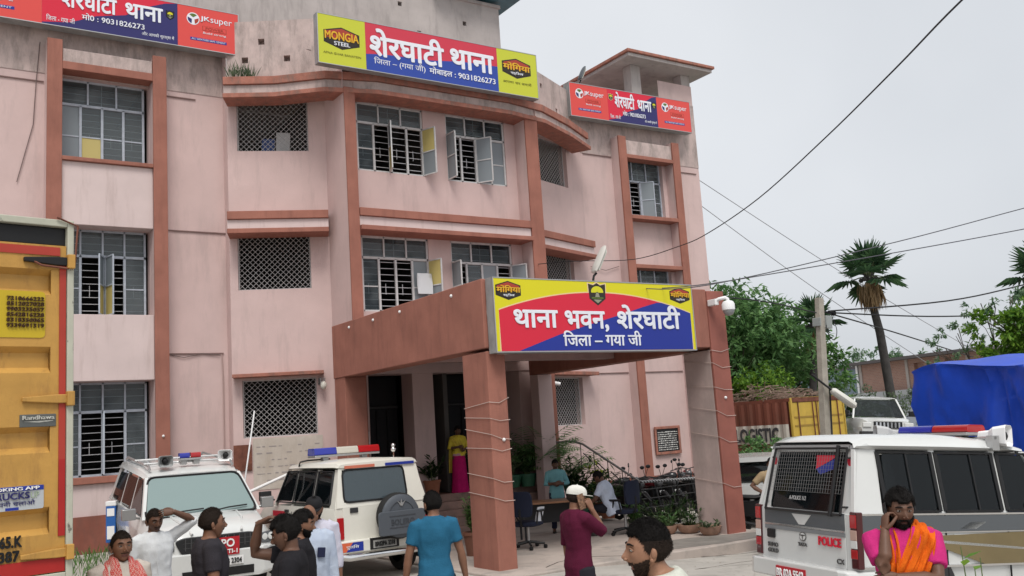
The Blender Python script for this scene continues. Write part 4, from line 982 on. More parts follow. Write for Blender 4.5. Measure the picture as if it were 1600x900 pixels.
# tail lights, bumper, stickers, plate
q = MB()
for y in (-.76, .76): q.box(-.03, .01, y - .055, y + .055, .70, 1.04)
build_each(q, 'tail_light', REDLENS, bt, bevel=.01)
q = MB(); q.box(-.10, .0, -.82, .82, .48, .68); q.build('bumper', CREAMW, bt, bevel=.02)
q = MB(); q.tube([(-.10, -.84, .45), (-.15, -.70, .42), (-.15, .70, .42), (-.10, .84, .45)], .055, 10); q.build('bumper_tube', CHROME, bt)
F = Face((-.103, .82, .51), (0, -1, 0)); q = MB(); F.rect(q, .02, .40, .0, .14, .004, 0); F.poly(q, [(.10, .0), (.22, .14), (.40, .14), (.40, 0)], .006, 1); F.text(q, 'पुलिस', .21, .035, width=.22, height=.07, d=.008, mi=2, center=True)
F.rect(q, 1.28, 1.56, .02, .13, .004, 3); F.text(q, 'DANGER', 1.42, .05, width=.22, height=.05, d=.007, mi=2, center=True)
q.build('sticker', [mat('sticker_orange', (.6, .12, .05), .4), S_BLUE, WHITE, S_RED], bt)
q = MB(); q.box(-.112, -.09, -.22, .30, .50, .68); q.build('plate_recess', BLACK, bt); plate(bt, Face((-.113, .25, .52), (0, -1, 0)), 0, 0, .42, .12, [('BR02PA 3318', .2, .6, .85)], mat('plate_dusty', (.28, .28, .27), .6), BLACK)
# painted roof edge and side panel
q = MB(); F = Face((.0, .74, 1.79), (0, -1, 0)); 
for a0, a1, mi in ((.12, .66, 0), (.86, 1.40, 1)): q.box(.055, .068, .74 - a1, .74 - a0, 1.80, 1.845, mi)
q.build('roof_stripe', [mat('stripe_coral', (.55, .16, .10), .4), S_BLUE], bt)
q = MB(); F = Face((1.66, .868, .62), (-1, 0, 0)); F = Face((2.55, .868, .80), (-1, 0, 0)); F.rect(q, 0.02, .58, 0, .3, .004, 0); F.text(q, 'पुलिस', .30, .08, width=.4, height=.14, d=.007, mi=1, center=True)
q.build('side_sticker', [S_RED, WHITE], bt)
beacon_bar(bt, 1.35, 1.99, .62, REDLENS, BLUEL, mat('clear_beacon', (.5, .48, .42), .2), hx=.16, hz=.16)
q = MB(); q.tube([(.55, -.55, 1.9), (.55, -.55, 2.02)], .012, 6); q.ball((.55, -.55, 2.05), .045, 10, 8); q.ball((.55, -.55, 2.12), .035, 10, 8); q.build('aerial', CHROME, bt)
q = MB(); q.tube([(1.65, .72, 1.86), (1.55, .74, 1.93), (1.55, .6, 1.95), (1.5, .2, 1.95)], .015, 6); q.build('cable', BLACK, bt)

# ---------------- big white SUV facing us
sc_ = Car('police_suv', 'large white police SUV facing the camera with roof loudspeakers, beside the yellow truck', 'police car', (4.19, 14.66, 0.0), R(-92.8), 'police vehicles',
         dict(hwb=0.90, zb=1.20, hwt=0.75, zt=1.76, xf0=-0.95, xf1=-1.68, xr0=-4.5, xr1=-4.2))
stt = sc_.t; stt.rotation_euler = (0, 0.074, R(-92.8))
low = [section(-4.62, .80, .86, .84, .50, .9, 1.18, .05, .0), section(-4.5, .88, .93, .90, .38, .9, 1.21, .05, 0), section(-1.2, .90, .955, .91, .34, .85, 1.21, .05, 0), section(-.95, .90, .955, .87, .34, .85, 1.19, .08, .03),
       section(-.35, .90, .95, .82, .36, .82, 1.12, .10, .05), section(-.10, .88, .92, .76, .40, .80, 1.06, .12, .04), section(-.02, .80, .86, .70, .44, .78, 1.00, .12, .02), section(.04, .70, .76, .60, .50, .75, .92, .10, .01)]
shell(sc_, low, None, WHITEP)
roof_mb(sc_, [section(-4.3, .70, .76, .72, 1.70, 1.74, 1.80, .06, .01), section(-4.1, .73, .79, .75, 1.70, 1.76, 1.84, .07, .02), section(-2.6, .74, .795, .76, 1.70, 1.76, 1.86, .07, .03), section(-1.85, .73, .78, .74, 1.70, 1.75, 1.82, .06, .03), section(-1.64, .69, .75, .71, 1.70, 1.72, 1.76, .03, .02)], WHITEP)
pillars(sc_, [(-.98, -1.66, .10, .09), (-2.1, -2.15, .10, .08), (-3.1, -3.1, .10, .08), (-4.2, -4.0, .25, .2)], WHITEP)
for sg in (1, -1):
    for pts in ([(-1.12, 1.23), (-2.05, 1.23), (-2.1, 1.70), (-1.72, 1.70)], [(-2.16, 1.23), (-3.05, 1.23), (-3.05, 1.70), (-2.2, 1.70)], [(-3.16, 1.23), (-4.05, 1.23), (-3.9, 1.68), (-3.16, 1.70)]): sc_.side_panel(pts, sg, GLASSD)
    q = MB(); q.tube([(-1.75, sg*.66, 1.86), (-1.85, sg*.66, 1.91), (-3.9, sg*.66, 1.92), (-4.05, sg*.66, 1.87)], .022, 8); q.build('roof_rail', STEEL, stt)
    mirror(stt, -1.15, sg*.90, 1.24, mat('mirror_grey', (.35, .35, .35), .25, .5))
    for x in (-.92, -3.62): sc_.arch(x, sg*.953, .47); sc_.wheel(x, sg*.80, .38, .24)
sc_.cabin(0, 0, ((-1.7, 0), (-2.7, 0)))
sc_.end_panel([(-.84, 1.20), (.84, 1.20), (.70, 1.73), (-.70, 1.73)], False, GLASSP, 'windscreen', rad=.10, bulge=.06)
q = MB(); q.tube([(sc_.end_x(z, False) + .012 + .06*(1 - (y/.88)**2), y, z) for y, z in rquad([(-.86, 1.185), (.86, 1.185), (.715, 1.745), (-.715, 1.745)], .10)] + [], .018, 6); q.build('windscreen_seal', BLACK, stt)
q = MB()
for y0, y1 in ((-.62, .02), (.1, .70)): q.tube([(-.88, y0, 1.225), (-.93, (y0 + y1)/2, 1.26), (-.97, y1, 1.27)], .012, 6)
q.box(-.98, -.84, -.78, .78, 1.165, 1.205); build_each(q, 'wiper', BLACK, stt)
q = MB()
for a, b in ((-.45, .45), ): 
    q.tube([(-.85, -.5, 1.20), (-.4, -.46, 1.165), (.0, -.36, 1.03)], .02, 6); q.tube([(-.85, .5, 1.20), (-.4, .46, 1.165), (.0, .36, 1.03)], .02, 6)
build_each(q, 'bonnet_crease', WHITEP, stt)
# face: grille with six slots, wing logo, lamps, bumper, plates
q = MB(); q.prism(rquad([(-.52, .76), (.52, .76), (.62, .96), (.48, 1.00), (-.48, 1.00), (-.62, .96)], .05), .0, .07, 'x'); gr_ = q.build('grille', mat('grille_black', (.02, .021, .023), .35), stt, bevel=.01)
q = MB()
for k in range(6):
    for s2 in (-1, 1):
        y = s2*(.07 + k*.08); q.cbox((.072, y, .90), (.012, .010, .17), None)
for z in (.85, .92): q.box(.066, .074, -.5, .5, z, z + .006)
q.build('grille_bar', mat('grille_satin', (.10, .10, .105), .35, .5), gr_)
q = MB(); F = Face((.08, -.12, .86), (0, 1, 0)); F.poly(q, [(0, .12), (.10, .02), (.12, .05), (.14, .02), (.24, .12), (.15, .075), (.12, .14), (.09, .075)], .006); q.build('badge', CHROME, gr_)
for sg in (1, -1):
    q = MB(); q.loft([[(-.16, sg*.93, .98), (-.16, sg*.93, .84), (-.10, sg*.88, .80), (-.10, sg*.86, .98)], [(.0, sg*.86, .99), (.0, sg*.86, .82), (.03, sg*.70, .80), (.03, sg*.68, .97)], [(.05, sg*.70, .97), (.05, sg*.70, .82), (.055, sg*.62, .82), (.055, sg*.62, .96)]], smooth=False); h = q.build('headlight', mat('headlight_glass', (.10, .11, .12), .06, coat=1.0), stt, bevel=.01)
    q = MB()
    for y in (.80, .69): q.lathe([(.055, .0), (.052, .03), (.02, .035)], (.02, sg*y, .90), 'x', 14)
    build_each(q, 'lamp_lens', LAMPW, h)
    q = MB(); q.prism(rquad([(sg*.56, .52), (sg*.84, .60), (sg*.86, .74), (sg*.58, .70)], .03), -.02, .055, 'x'); q.build('fog_lamp_recess', BLACK, stt)
    q = MB()
    for z in (.57, .62, .67): q.bar((.058, sg*.60, z), (.05, sg*.83, z + .03), .012)
    q.build('fog_lamp_trim', STEEL, stt)
q = MB(); q.loft([[(x, y, z) for y, z in ((-w_, a), (-w_*.97, b), (w_*.97, b), (w_, a), (w_*.9, a - .05), (-w_*.9, a - .05))] for x, w_, a, b in ((-.3, .95, .42, .78), (-.02, .88, .40, .78), (.08, .70, .40, .77), (.09, .55, .42, .75))], smooth=False); q.build('bumper', WHITEP, stt, bevel=.02)
q = MB(); q.box(.07, .10, -.52, .52, .40, .52); q.build('lower_intake', BLACK, stt)
plate(stt, Face((.10, -.04, .70), (0, 1, 0)), 0, 0, .34, .26, [('PO', .46, .44, .55), ('HATI-1', .10, .22, .80)], PLATE_R, WHITE, 'police_plate')
plate(stt, Face((.105, -.12, .555), (0, 1, 0)), 0, 0, .48, .12, [('BR02PB 2304', .2, .6, .88)], WHITE, BLACK)
# roof equipment
q = MB(); q.tube([(-1.95, -.72, 1.94), (-1.95, .72, 1.94)], .018, 6); q.tube([(-2.8, -.72, 1.94), (-2.8, .72, 1.94)], .018, 6); build_each(q, 'roof_bar', STEEL, stt)
horn(stt, (-1.86, -.42, 1.98), R(4), mat('speaker_grey', (.30, .31, .31), .5), .115); horn(stt, (-2.0, .62, 2.0), R(-20), WHITE, .12)
beacon_bar(stt, -1.92, 1.965, .17, BLUEL, REDLENS, nm='beacon_bar', hx=.08, hz=.12)

# ---------------- white long police wagon on the right, rear corner towards us
su = Car('police_wagon', 'white police wagon with POLICE on its tailgate and mesh guarded rear window, right foreground', 'police car', (8.32, 7.19, 0.05), R(-13.75), 'police vehicles',
         dict(hwb=0.84, zb=1.14, hwt=0.72, zt=1.80, xf0=2.75, xf1=2.35, xr0=0.02, xr1=0.17))
sut = su.t; sut.rotation_euler = (0, 0.08, R(-13.75))
GREYBAND = mat('charcoal_band', (0.085, 0.095, 0.105), 0.3, coat=0.4); GOLD = mat('gold_brown_graphic', (0.17, 0.13, 0.06), 0.3, coat=0.5, var=0.25, vscale=1.2)
low = [section(0.0, .78, .84, .84, .46, .8, 1.13, .03, 0), section(.03, .82, .865, .85, .42, .8, 1.15, .03, 0), section(2.5, .83, .87, .85, .42, .8, 1.15, .03, 0), section(2.75, .83, .87, .82, .42, .8, 1.13, .06, .01), section(3.9, .80, .84, .70, .42, .78, 1.02, .07, .03), section(4.25, .74, .76, .60, .48, .75, .92, .06, .01)]
shell(su, low, None, WHITEP)
roof_mb(su, [section(.13, .72, .76, .72, 1.77, 1.82, 1.87, .07, .0), section(.28, .73, .775, .735, 1.76, 1.83, 1.93, .08, .02), section(1.3, .73, .775, .735, 1.76, 1.83, 1.955, .08, .03), section(2.1, .72, .76, .72, 1.76, 1.82, 1.91, .08, .03), section(2.45, .68, .72, .68, 1.76, 1.79, 1.83, .04, .02)], WHITEP)
pillars(su, [(.17, .26, .36, .26), (1.12, 1.12, .10, .08), (1.96, 1.95, .10, .08), (2.7, 2.38, .09, .08)], WHITEP)
for sg in (1, -1):
    su.side_panel([(.42, 1.17), (1.07, 1.17), (1.07, 1.75), (.46, 1.75)], sg, GLASSD, rad=.05)
    su.side_panel([(1.18, 1.17), (1.90, 1.17), (1.90, 1.75), (1.18, 1.75)], sg, GLASSD, rad=.04)
    su.side_panel([(2.02, 1.17), (2.64, 1.17), (2.38, 1.75), (2.02, 1.75)], sg, GLASSD, rad=.04)
    fr = MB()
    def fbar(a, b, w_=.045): fr.bar((a[0], sg*(su.yside(a[1]) + .006), a[1]), (b[0], sg*(su.yside(b[1]) + .006), b[1]), w_, .022)
    for x0, x1, xt in ((.40, 1.09, 1.09), (1.16, 1.92, 1.92), (2.0, 2.68, 2.40)):
        fbar((x0, 1.16), (x0, 1.77)); fbar((x1, 1.16), (xt, 1.77)); fbar((x0, 1.765), (xt, 1.765), .03); fbar((x0, 1.16), (x1, 1.16), .03)
    fbar((.76, 1.17), (.76, 1.75), .02); fbar((1.62, 1.17), (1.62, 1.75), .02)
    fr.build('window_frame', BLACK, sut)
    q = MB(); Y = sg*.866
    q.box(.04, 2.72, Y - .012, Y + .003, .96, 1.12, 0)
    q.prism([(.2, .90), (2.75, .955), (2.75, .62), (1.6, .62), (.9, .84)], Y - .012, Y + .004, 'y', 1)
    for z, h in ((1.125, .018), (.945, .012), (.60, .02)): q.box(.03, 2.75, Y - .012, Y + .01, z, z + h, 2)
    q.prism([(1.30, .98), (1.52, .98), (1.66, 1.05), (1.45, 1.05)], Y - .012, Y + .006, 'y', 3); q.prism([(.8, .86), (2.4, .74), (2.4, .76), (.8, .89)], Y - .012, Y + .007, 'y', 3)
    q.build('side_graphic', [GREYBAND, GOLD, CHROME, WHITEP], sut)
    d = MB()
    for x in (1.12, 1.96, 2.72): d.box(x - .004, x + .004, Y - .01, Y + .008, .46, 1.13)
    d.build('door_seam', BLACK, sut)
    d = MB()
    for x in (1.22, 2.06): d.box(x, x + .2, Y - .01, Y + .012, .84, .93, 0); d.box(x + .03, x + .17, Y, Y + .035, .87, .90, 1)
    d.build('door_handle', [mat('handle_silver', (.5, .5, .5), .3, .6), BLACK], sut, bevel=.006)
    mirror(sut, 2.6, sg*.86, 1.22, BLACK)
    for x in (.78, 3.45): su.arch(x, sg*.868, .44); su.wheel(x, sg*.73, .36, .21)
su.cabin(0, 0, ((1.0, 0), (1.95, 0), (2.5, 0)))
su.end_panel([(-.78, 1.17), (.78, 1.17), (.66, 1.76), (-.66, 1.76)], False, GLASSD, 'windscreen')
# tailgate
f = lambda y, z, o=0.008: (su.end_x(z, True) - o, y, z)
q = MB()
for y0, y1, y2, y3 in ((-.84, -.62, -.73, -.60), (.62, .84, .60, .73)): q.add([f(y0, 1.12), f(y1, 1.12), f(y3, 1.83), f(y2, 1.83)], [(0, 1, 2, 3)])
q.add([f(-.62, 1.76), f(.62, 1.76), f(.62, 1.84), f(-.62, 1.84)], [(0, 1, 2, 3)]); q.build('rear_frame', WHITEP, sut)
su.end_panel([(-.62, 1.14), (.62, 1.14), (.60, 1.76), (-.60, 1.76)], True, GLASSD, 'rear_window', off=.014, rad=.06)
q = MB(); q.prism(rquad([(-.70, .58), (.70, .58), (.70, 1.13), (-.70, 1.13)], .03), -.014, 0, 'x'); tg = q.build('tailgate', WHITEP, sut, bevel=.006)
q = MB(); q.box(-.018, -.012, -.70, .70, .965, 1.135); q.build('tailgate_band', GREYBAND, tg)
q = MB(); q.box(-.024, -.010, -.70, .70, .945, .962); q.box(-.022, -.010, -.70, .70, .90, .942, 1); q.build('tailgate_trim', [CHROME, mat('band_shadow_grey', (.2, .21, .22), .4)], tg)
F = Face((-.019, .70, .58), (0, -1, 0)); q = MB(); F.poly(q, [(.52, .51), (.86, .51), (.74, .40), (.64, .40)], .004); q.build('badge_triangle', WHITEP, tg)
q = MB()
F.text(q, 'POLICE', .98, .215, width=.36, height=.085, bold=.03, d=.004, mi=0)
F.disc(q, .70, .275, .060, .048, .003, 1); F.disc(q, .70, .275, .050, .039, .005, 2)
F.poly(q, [(.655, .295), (.745, .295), (.745, .285), (.708, .280), (.704, .24), (.696, .24), (.692, .280), (.655, .285)], .007, 1)
F.text(q, 'TATA', .70, .175, width=.15, height=.035, bold=.03, d=.004, mi=1, center=True)
F.text(q, 'SUMO', .06, .125, width=.19, height=.045, bold=.02, d=.004, mi=1); F.text(q, 'GOLD', .06, .06, width=.19, height=.045, bold=.02, d=.004, mi=1); F.text(q, 'CX', 1.27, .05, width=.11, height=.05, bold=.02, d=.004, mi=1)
q.build('tailgate_lettering', [S_RED, mat('dark_chrome', (.12, .12, .12), .3, .6), WHITEP], tg)
q = MB(); q.box(-.045, -.014, .50, .64, .80, .90); q.build('door_handle', BLACK, tg, bevel=.015)
q = MB(); F2 = Face((su.end_x(1.17, True) - .016, .58, 1.17), (0, -1, 0), (.15/.66, 0, 1)); F2.text(q, 'A-POLICE 112', .30, .07, width=.30, height=.045, d=.004)
F2.poly(q, [(.70, .42), (1.06, .56), (1.06, .44), (.78, .36)], .002, 2); F2.poly(q, [(.68, .57), (1.06, .57), (.70, .42)], .003, 1)
q.build('window_sticker', [mat('sticker_grey', (.45, .45, .45), .5), S_RED, S_BLUE], sut)
# mesh guard in a black tube frame
q = MB(); zs = (1.15, 1.80); 
for a, b in (((-.66, 1.12), (-.63, 1.80)), ((.66, 1.12), (.63, 1.80)), ((-.66, 1.12), (.66, 1.12)), ((-.63, 1.80), (.63, 1.80))): q.tube([f(a[0], a[1], .05), f(b[0], b[1], .05)], .014, 6)
q.tube([f(-.50, 1.10, .055), f(-.49, 1.83, .055)], .022, 6)
for s_ in (-.66, .66):
    for z in (1.2, 1.7): q.tube([f(s_, z, .05), f(s_*1.08, z, .0)], .012, 6)
gd = q.build('window_guard', BLACK, sut)
q = MB()
for k in range(30): y = -.62 + 1.24*k/29; q.bar(f(y, 1.33, .045), f(y, 1.78, .045), .0026)
for k in range(12): z = 1.33 + .45*k/11; q.bar(f(-.62, z, .045), f(.62, z, .045), .0026)
q.build('guard_mesh', mat('mesh_wire', (.20, .20, .20), .5), gd)
# lamps, bumper, plate, stickers
for sg in (1, -1):
    q = MB(); q.box(-.02, .06, sg*.835 - .055, sg*.835 + .055, .60, 1.16); tl = q.build('tail_light', mat('smoked_red', (.06, .01, .012), .15, coat=.5), sut, bevel=.012)
    for z0, z1, m in ((1.0, 1.13, REDLENS), (.88, .98, mat('dusty_amber', (.45, .30, .25), .2)), (.80, .88, LAMPW), (.70, .79, REDLENS)):
        q = MB(); q.box(-.026, .03, sg*.835 - .046, sg*.835 + .05, z0, z1); q.build('lens', m, tl, bevel=.006)
    q = MB(); c_ = su.end_x(1.66, True) - .012; q.lathe([(.055, 0), (.055, -.006), (.0, -.006)], (c_, sg*.675, 1.66), 'x', 16); q.build('round_sticker', S_RED, sut)
q = MB(); q.loft([[(x, y, z) for y, z in ((-w_, .40), (-w_, .56), (-w_*.96, .585), (w_*.96, .585), (w_, .56), (w_, .40))] for x, w_ in ((-.16, .74), (-.12, .84), (.02, .88), (.30, .885))], smooth=False); q.build('bumper', WHITEP, sut, bevel=.018)
q = MB()
for sg in (1, -1): q.box(-.13, -.09, sg*.75 - .05, sg*.75 + .05, .50, .56)
build_each(q, 'reflector', REDLENS, sut, bevel=.008)
plate(sut, Face((-.165, .30, .40), (0, -1, 0)), 0, 0, .52, .13, [('BR 02A 5542', .2, .6, .9)], PLATE_R, WHITE)
bb = beacon_bar(sut, 1.95, 1.965, .54, REDLENS, BLUEL, hx=.14, hz=.12)
q = MB(); q.tube([(1.95, -.80, 1.935), (1.95, .80, 1.935)], .02, 6); q.cbox((1.95, -.76, 1.88), (.10, .08, .16)); q.cbox((1.95, .76, 1.88), (.10, .08, .16)); q.build('roof_bar', STEEL, sut)
horn(sut, (2.10, -.66, 1.96), R(-60), WHITE, .15); horn(sut, (1.75, .66, 1.99), R(150), mat('speaker_pale', (.45, .45, .45), .5), .14)

# ---------------- white pickup far back, tilted on the rising verge
pk = Car('pickup_truck', 'small white pickup facing us on the rising verge under the palm', 'pickup', (25.6, 18.3, 0.80), R(-90 - 42), None, dict(hwb=.82, zb=1.12, hwt=.66, zt=1.75, xf0=-1.0, xf1=-1.45, xr0=-2.4, xr1=-2.3))
pt_ = pk.t; pt_.rotation_euler = (R(-5), R(-2), R(-90 - 40))
shell(pk, [section(-2.4, .80, .84, .82, .5, .85, 1.12, .03, 0), section(-1.1, .82, .86, .82, .45, .85, 1.13, .05, .01), section(-.25, .80, .84, .72, .48, .8, 1.06, .07, .03), section(.0, .74, .78, .62, .52, .78, .98, .07, .01)], None, WHITEP)
roof_mb(pk, [section(-2.35, .64, .68, .66, 1.72, 1.75, 1.80, .04, .01), section(-2.0, .65, .69, .67, 1.72, 1.76, 1.83, .05, .02), section(-1.42, .62, .66, .64, 1.72, 1.74, 1.77, .03, .01)], WHITEP)
pillars(pk, [(-1.02, -1.45, .09, .08), (-2.3, -2.25, .12, .1)], WHITEP)
for sg in (1, -1):
    pk.side_panel([(-1.12, 1.16), (-2.2, 1.16), (-2.2, 1.68), (-1.48, 1.68)], sg, GLASSD); mirror(pt_, -1.1, sg*.86, 1.24, BLACK)
    for x in (-.75, -3.4): pk.wheel(x, sg*.70, .36, .2)
    q = MB(); q.box(-.02, .04, sg*.62 - .13, sg*.62 + .13, .78, .93); q.build('headlight', LAMPW, pt_, bevel=.02)
pk.end_panel([(-.76, 1.15), (.76, 1.15), (.61, 1.70), (-.61, 1.70)], False, GLASSD, 'windscreen')
q = MB(); q.box(.0, .03, -.42, .42, .76, .96)
pg = q.build('grille', BLACK, pt_, bevel=.01)
q = MB()
for k in range(7): q.box(.028, .045, -.36 + k*.11, -.31 + k*.11, .78, .94)
q.build('grille_bar', CHROME, pg)
q = MB(); q.box(-.1, .14, -.84, .84, .45, .66); q.build('bumper', TRIM, pt_, bevel=.03); plate(pt_, Face((.145, -.25, .5), (0, 1, 0)), 0, 0, .5, .12, [('BR02GA 1186', .2, .6, .85)], WHITE, BLACK)
q = MB(); q.box(-4.6, -2.42, -.85, .85, .62, .72); 
for y in (-.85, .80): q.box(-4.6, -2.42, y, y + .05, .722, 1.1)
q.box(-2.47, -2.42, -.85, .85, .722, 1.15); q.build('cargo_bed', WHITEP, pt_, bevel=.01)

# ---------------- white hatchback behind the right column
hc = Car('parked_car', 'white hatchback mostly hidden behind the right porch column', 'car', (16.9, 15.6, -0.14), R(35), None, dict(hwb=.82, zb=.92, hwt=.60, zt=1.42, xf0=1.3, xf1=.55, xr0=-1.5, xr1=-1.2))
ht = hc.t
shell(hc, [section(-1.85, .70, .76, .66, .35, .6, .88, .06, .01), section(-1.6, .80, .84, .80, .25, .6, .92, .06, 0), section(.9, .80, .85, .80, .22, .6, .93, .06, 0), section(1.3, .80, .84, .74, .22, .6, .90, .07, .03), section(1.9, .72, .76, .58, .28, .55, .74, .08, .02), section(2.0, .62, .66, .5, .32, .5, .66, .06, .01)], None, WHITEP)
roof_mb(hc, [section(-1.35, .54, .60, .56, 1.36, 1.40, 1.45, .05, .01), section(-.3, .56, .63, .58, 1.36, 1.42, 1.50, .05, .02), section(.58, .52, .58, .54, 1.36, 1.38, 1.42, .03, .01)], WHITEP)
pillars(hc, [(1.25, .56, .08, .07), (.1, .1, .08, .07), (-1.3, -1.1, .2, .15)], WHITEP)
for sg in (1, -1):
    hc.side_panel([(1.05, .95), (.16, .95), (.16, 1.36), (.55, 1.36)], sg, GLASSD); hc.side_panel([(.05, .95), (-1.15, .95), (-1.0, 1.36), (.05, 1.36)], sg, GLASSD); mirror(ht, .95, sg*.8, 1.0, WHITEP)
    for x in (1.2, -1.15): hc.arch(x, sg*.848, .36); hc.wheel(x, sg*.70, .29, .18)
    q = MB(); q.box(-1.87, -1.7, sg*.66 - .07, sg*.66 + .07, .62, .86); q.build('tail_light', REDLENS, ht, bevel=.02)
    q = MB(); q.box(1.75, 1.97, sg*.6 - .12, sg*.6 + .1, .55, .7); q.build('headlight', LAMPW, ht, bevel=.03)
hc.end_panel([(-.7, .96), (.7, .96), (.54, 1.37), (-.54, 1.37)], False, GLASSD, 'windscreen'); hc.end_panel([(-.66, .96), (.66, .96), (.52, 1.36), (-.52, 1.36)], True, GLASSD, 'rear_window')

# ---------------- yellow box truck, its rear door frame at the left edge
tk = thing('box_truck', 'yellow box truck with red edged rear doors at the left edge', 'truck', (1.09, 7.21, 0.0), math.atan2(.162, .987))
YT = mat('truck_yellow', (0.48, 0.265, 0.065), 0.5, var=0.16, vscale=2.5, stain=(0.24, 0.12, 0.04), stain_scale=(3, 3, .8), stain_lo=.5, stain_hi=.78, bump=.1, bscale=30)
TRED = mat('truck_red_border', (0.36, 0.02, 0.018), 0.4, var=.12); TRED2 = mat('truck_red_tape', (0.38, 0.045, 0.03), 0.4, var=.1); POST = mat('chipped_cream_post', (0.44, 0.44, 0.36), 0.55, var=.1, vscale=6, stain=(0.14, 0.13, 0.11), stain_scale=(8, 8, 4), stain_lo=.60, stain_hi=.66)
q = MB(); q.box(-2.4, -.005, .12, 6.2, 1.50, 3.86); q.build('cargo_box', YT, tk, bevel=.02)
q = MB(); q.box(-.045, 0, -.02, .118, 1.46, 3.92); q.box(-2.445, -2.40, -.02, .118, 1.46, 3.92); build_each(q, 'corner_post', POST, tk, bevel=.008)
q = MB(); q.box(-2.40, -.045, -.015, .115, 3.87, 3.92, 0); q.box(-2.40, -.045, .03, .115, 3.74, 3.868, 1); q.box(-2.40, -.045, -.015, .115, 1.42, 1.50, 0); q.build('door_header', [POST, BLACK], tk, bevel=.006)
# ribbed right-hand door: raised flats and pressed channels
def door(x0, x1):
    prof = [(1.505, 0), (1.76, 0), (1.80, .05), (1.90, .05), (1.94, 0), (2.30, 0), (2.34, .05), (2.44, .05), (2.48, 0), (2.84, 0), (2.88, .05), (2.98, .05), (3.02, 0), (3.38, 0), (3.42, .05), (3.52, .05), (3.56, 0), (3.735, 0)]
    mb = MB(); n = len(prof); a, b = x0 + .0, x1 - .1
    mb.add([(x, y, z) for x in (a, b) for z, y in prof] , [(i, i+1, n+i+1, n+i) for i in range(n-1)])
    for i in range(n-1):
        if prof[i][1] or prof[i+1][1]:
            for x in (b,): mb.add([(x, 0, prof[i][0]), (x, prof[i][1], prof[i][0]), (x, prof[i+1][1], prof[i+1][0]), (x, 0, prof[i+1][0])], [(0, 1, 2, 3)])
    mb.box(b, x1, 0.0, .05, 1.505, 3.735); mb.box(a, b, .052, .06, 1.505, 3.735)
    d = mb.build('door', YT, tk, fix=False)
    return d
d1 = door(-1.22, -.048); d2 = door(-2.40, -1.225)
q = MB(); q.box(-.093, -.05, -.008, .0, 1.74, 3.60, 1); q.box(-.093, -.05, -.0085, -.0005, 1.74, 2.25, 0); q.box(-1.2, -.05, -.008, -.0008, 1.508, 1.60, 0); q.box(-1.2, -.09, -.007, -.0008, 3.66, 3.72, 1); q.build('red_border', [TRED, TRED2], d1)
F = Face((0, -.001, 0), (1, 0, 0))
q = MB()
for zc in (1.63, 2.66, 3.62): 
    q.prism([(-.33, zc - .015), (-.33, zc + .015), (-.12, zc + .03), (-.03, zc + .03), (-.03, zc - .03), (-.12, zc - .03)], -.03, -.002, 'y', 0 if zc < 3.5 else 1); q.box(-.05, .0, -.05, .03, zc - .05, zc + .05, 0 if zc < 2 else 0)
build_each(q, 'hinge', [YT, BLACK], d1, bevel=.006)
q = MB(); F.poly(q, rquad([(-.55, 3.08), (-.185, 3.08), (-.185, 3.40), (-.55, 3.40)], .03), .004, 0); stk = q.build('phone_sticker', mat('sticker_yellow', (.50, .36, .02), .4), d1)
q = MB()
for k, tx in enumerate(('7210666222', '8512027028', '9903235057', '8542816228', '8318350065', '9339691319')): F.text(q, tx, -.43, 3.335 - k*.037, width=.235, height=.026, bold=.02, d=.007)
q.build('sticker_lettering', mat('brown_print', (.06, .025, .012), .5), stk)
q = MB(); F.rect(q, -.34, -.11, 2.475, 2.56, .006, 0, .02); rp = q.build('maker_plate', mat('pewter_plate', (.12, .125, .12), .4, .4), d1, bevel=.004)
q = MB(); F.text(q, 'Randhawa', -.225, 2.525, width=.20, height=.026, bold=.02, d=.009, center=True); F.poly(q, [(-.32, 2.512), (-.13, 2.518), (-.13, 2.512), (-.22, 2.504)], .008); q.build('plate_lettering', mat('pewter_letter', (.5, .5, .46), .4), rp)
q = MB(); F.poly(q, rquad([(-.60, 1.935), (-.185, 1.935), (-.185, 2.09), (-.60, 2.09)], .015), .004, 0); F.poly(q, [(-.60, 2.058), (-.186, 2.058), (-.186, 2.089), (-.60, 2.089)], .006, 1); F.rect(q, -.42, -.34, 1.937, 1.955, .006, 1)
ap = q.build('app_sticker', [mat('sticker_pale', (.42, .44, .46), .4), S_BLUE], d1)
q = MB(); F.text(q, 'BOOKING APP', -.55, 2.064, width=.335, height=.02, bold=.02, d=.008, mi=0); F.text(q, 'TRUCKS', -.52, 2.008, width=.245, height=.042, bold=.02, d=.006, mi=1); F.text(q, 'अपनी चलाओ', -.50, 1.965, width=.26, height=.034, bold=.01, d=.006, mi=1); F.text(q, 'UP', -.265, 2.008, width=.05, height=.04, d=.006, mi=2)
q.build('sticker_lettering', [WHITE, S_NAVY, mat('faint_green', (.35, .42, .3), .5)], ap)
q = MB(); F.rect(q, -.60, -.285, 2.11, 2.225, -.038, 0, .01); q.build('painted_patch', mat('patch_ochre', (.34, .17, .035), .5), d1)
q = MB(); F.text(q, 'BR 65.K', -.55, 1.70, width=.23, height=.07, bold=.03, d=.004); F.text(q, '4387', -.50, 1.61, width=.165, height=.065, bold=.03, d=.004); q.build('painted_number', BLACK, d1)
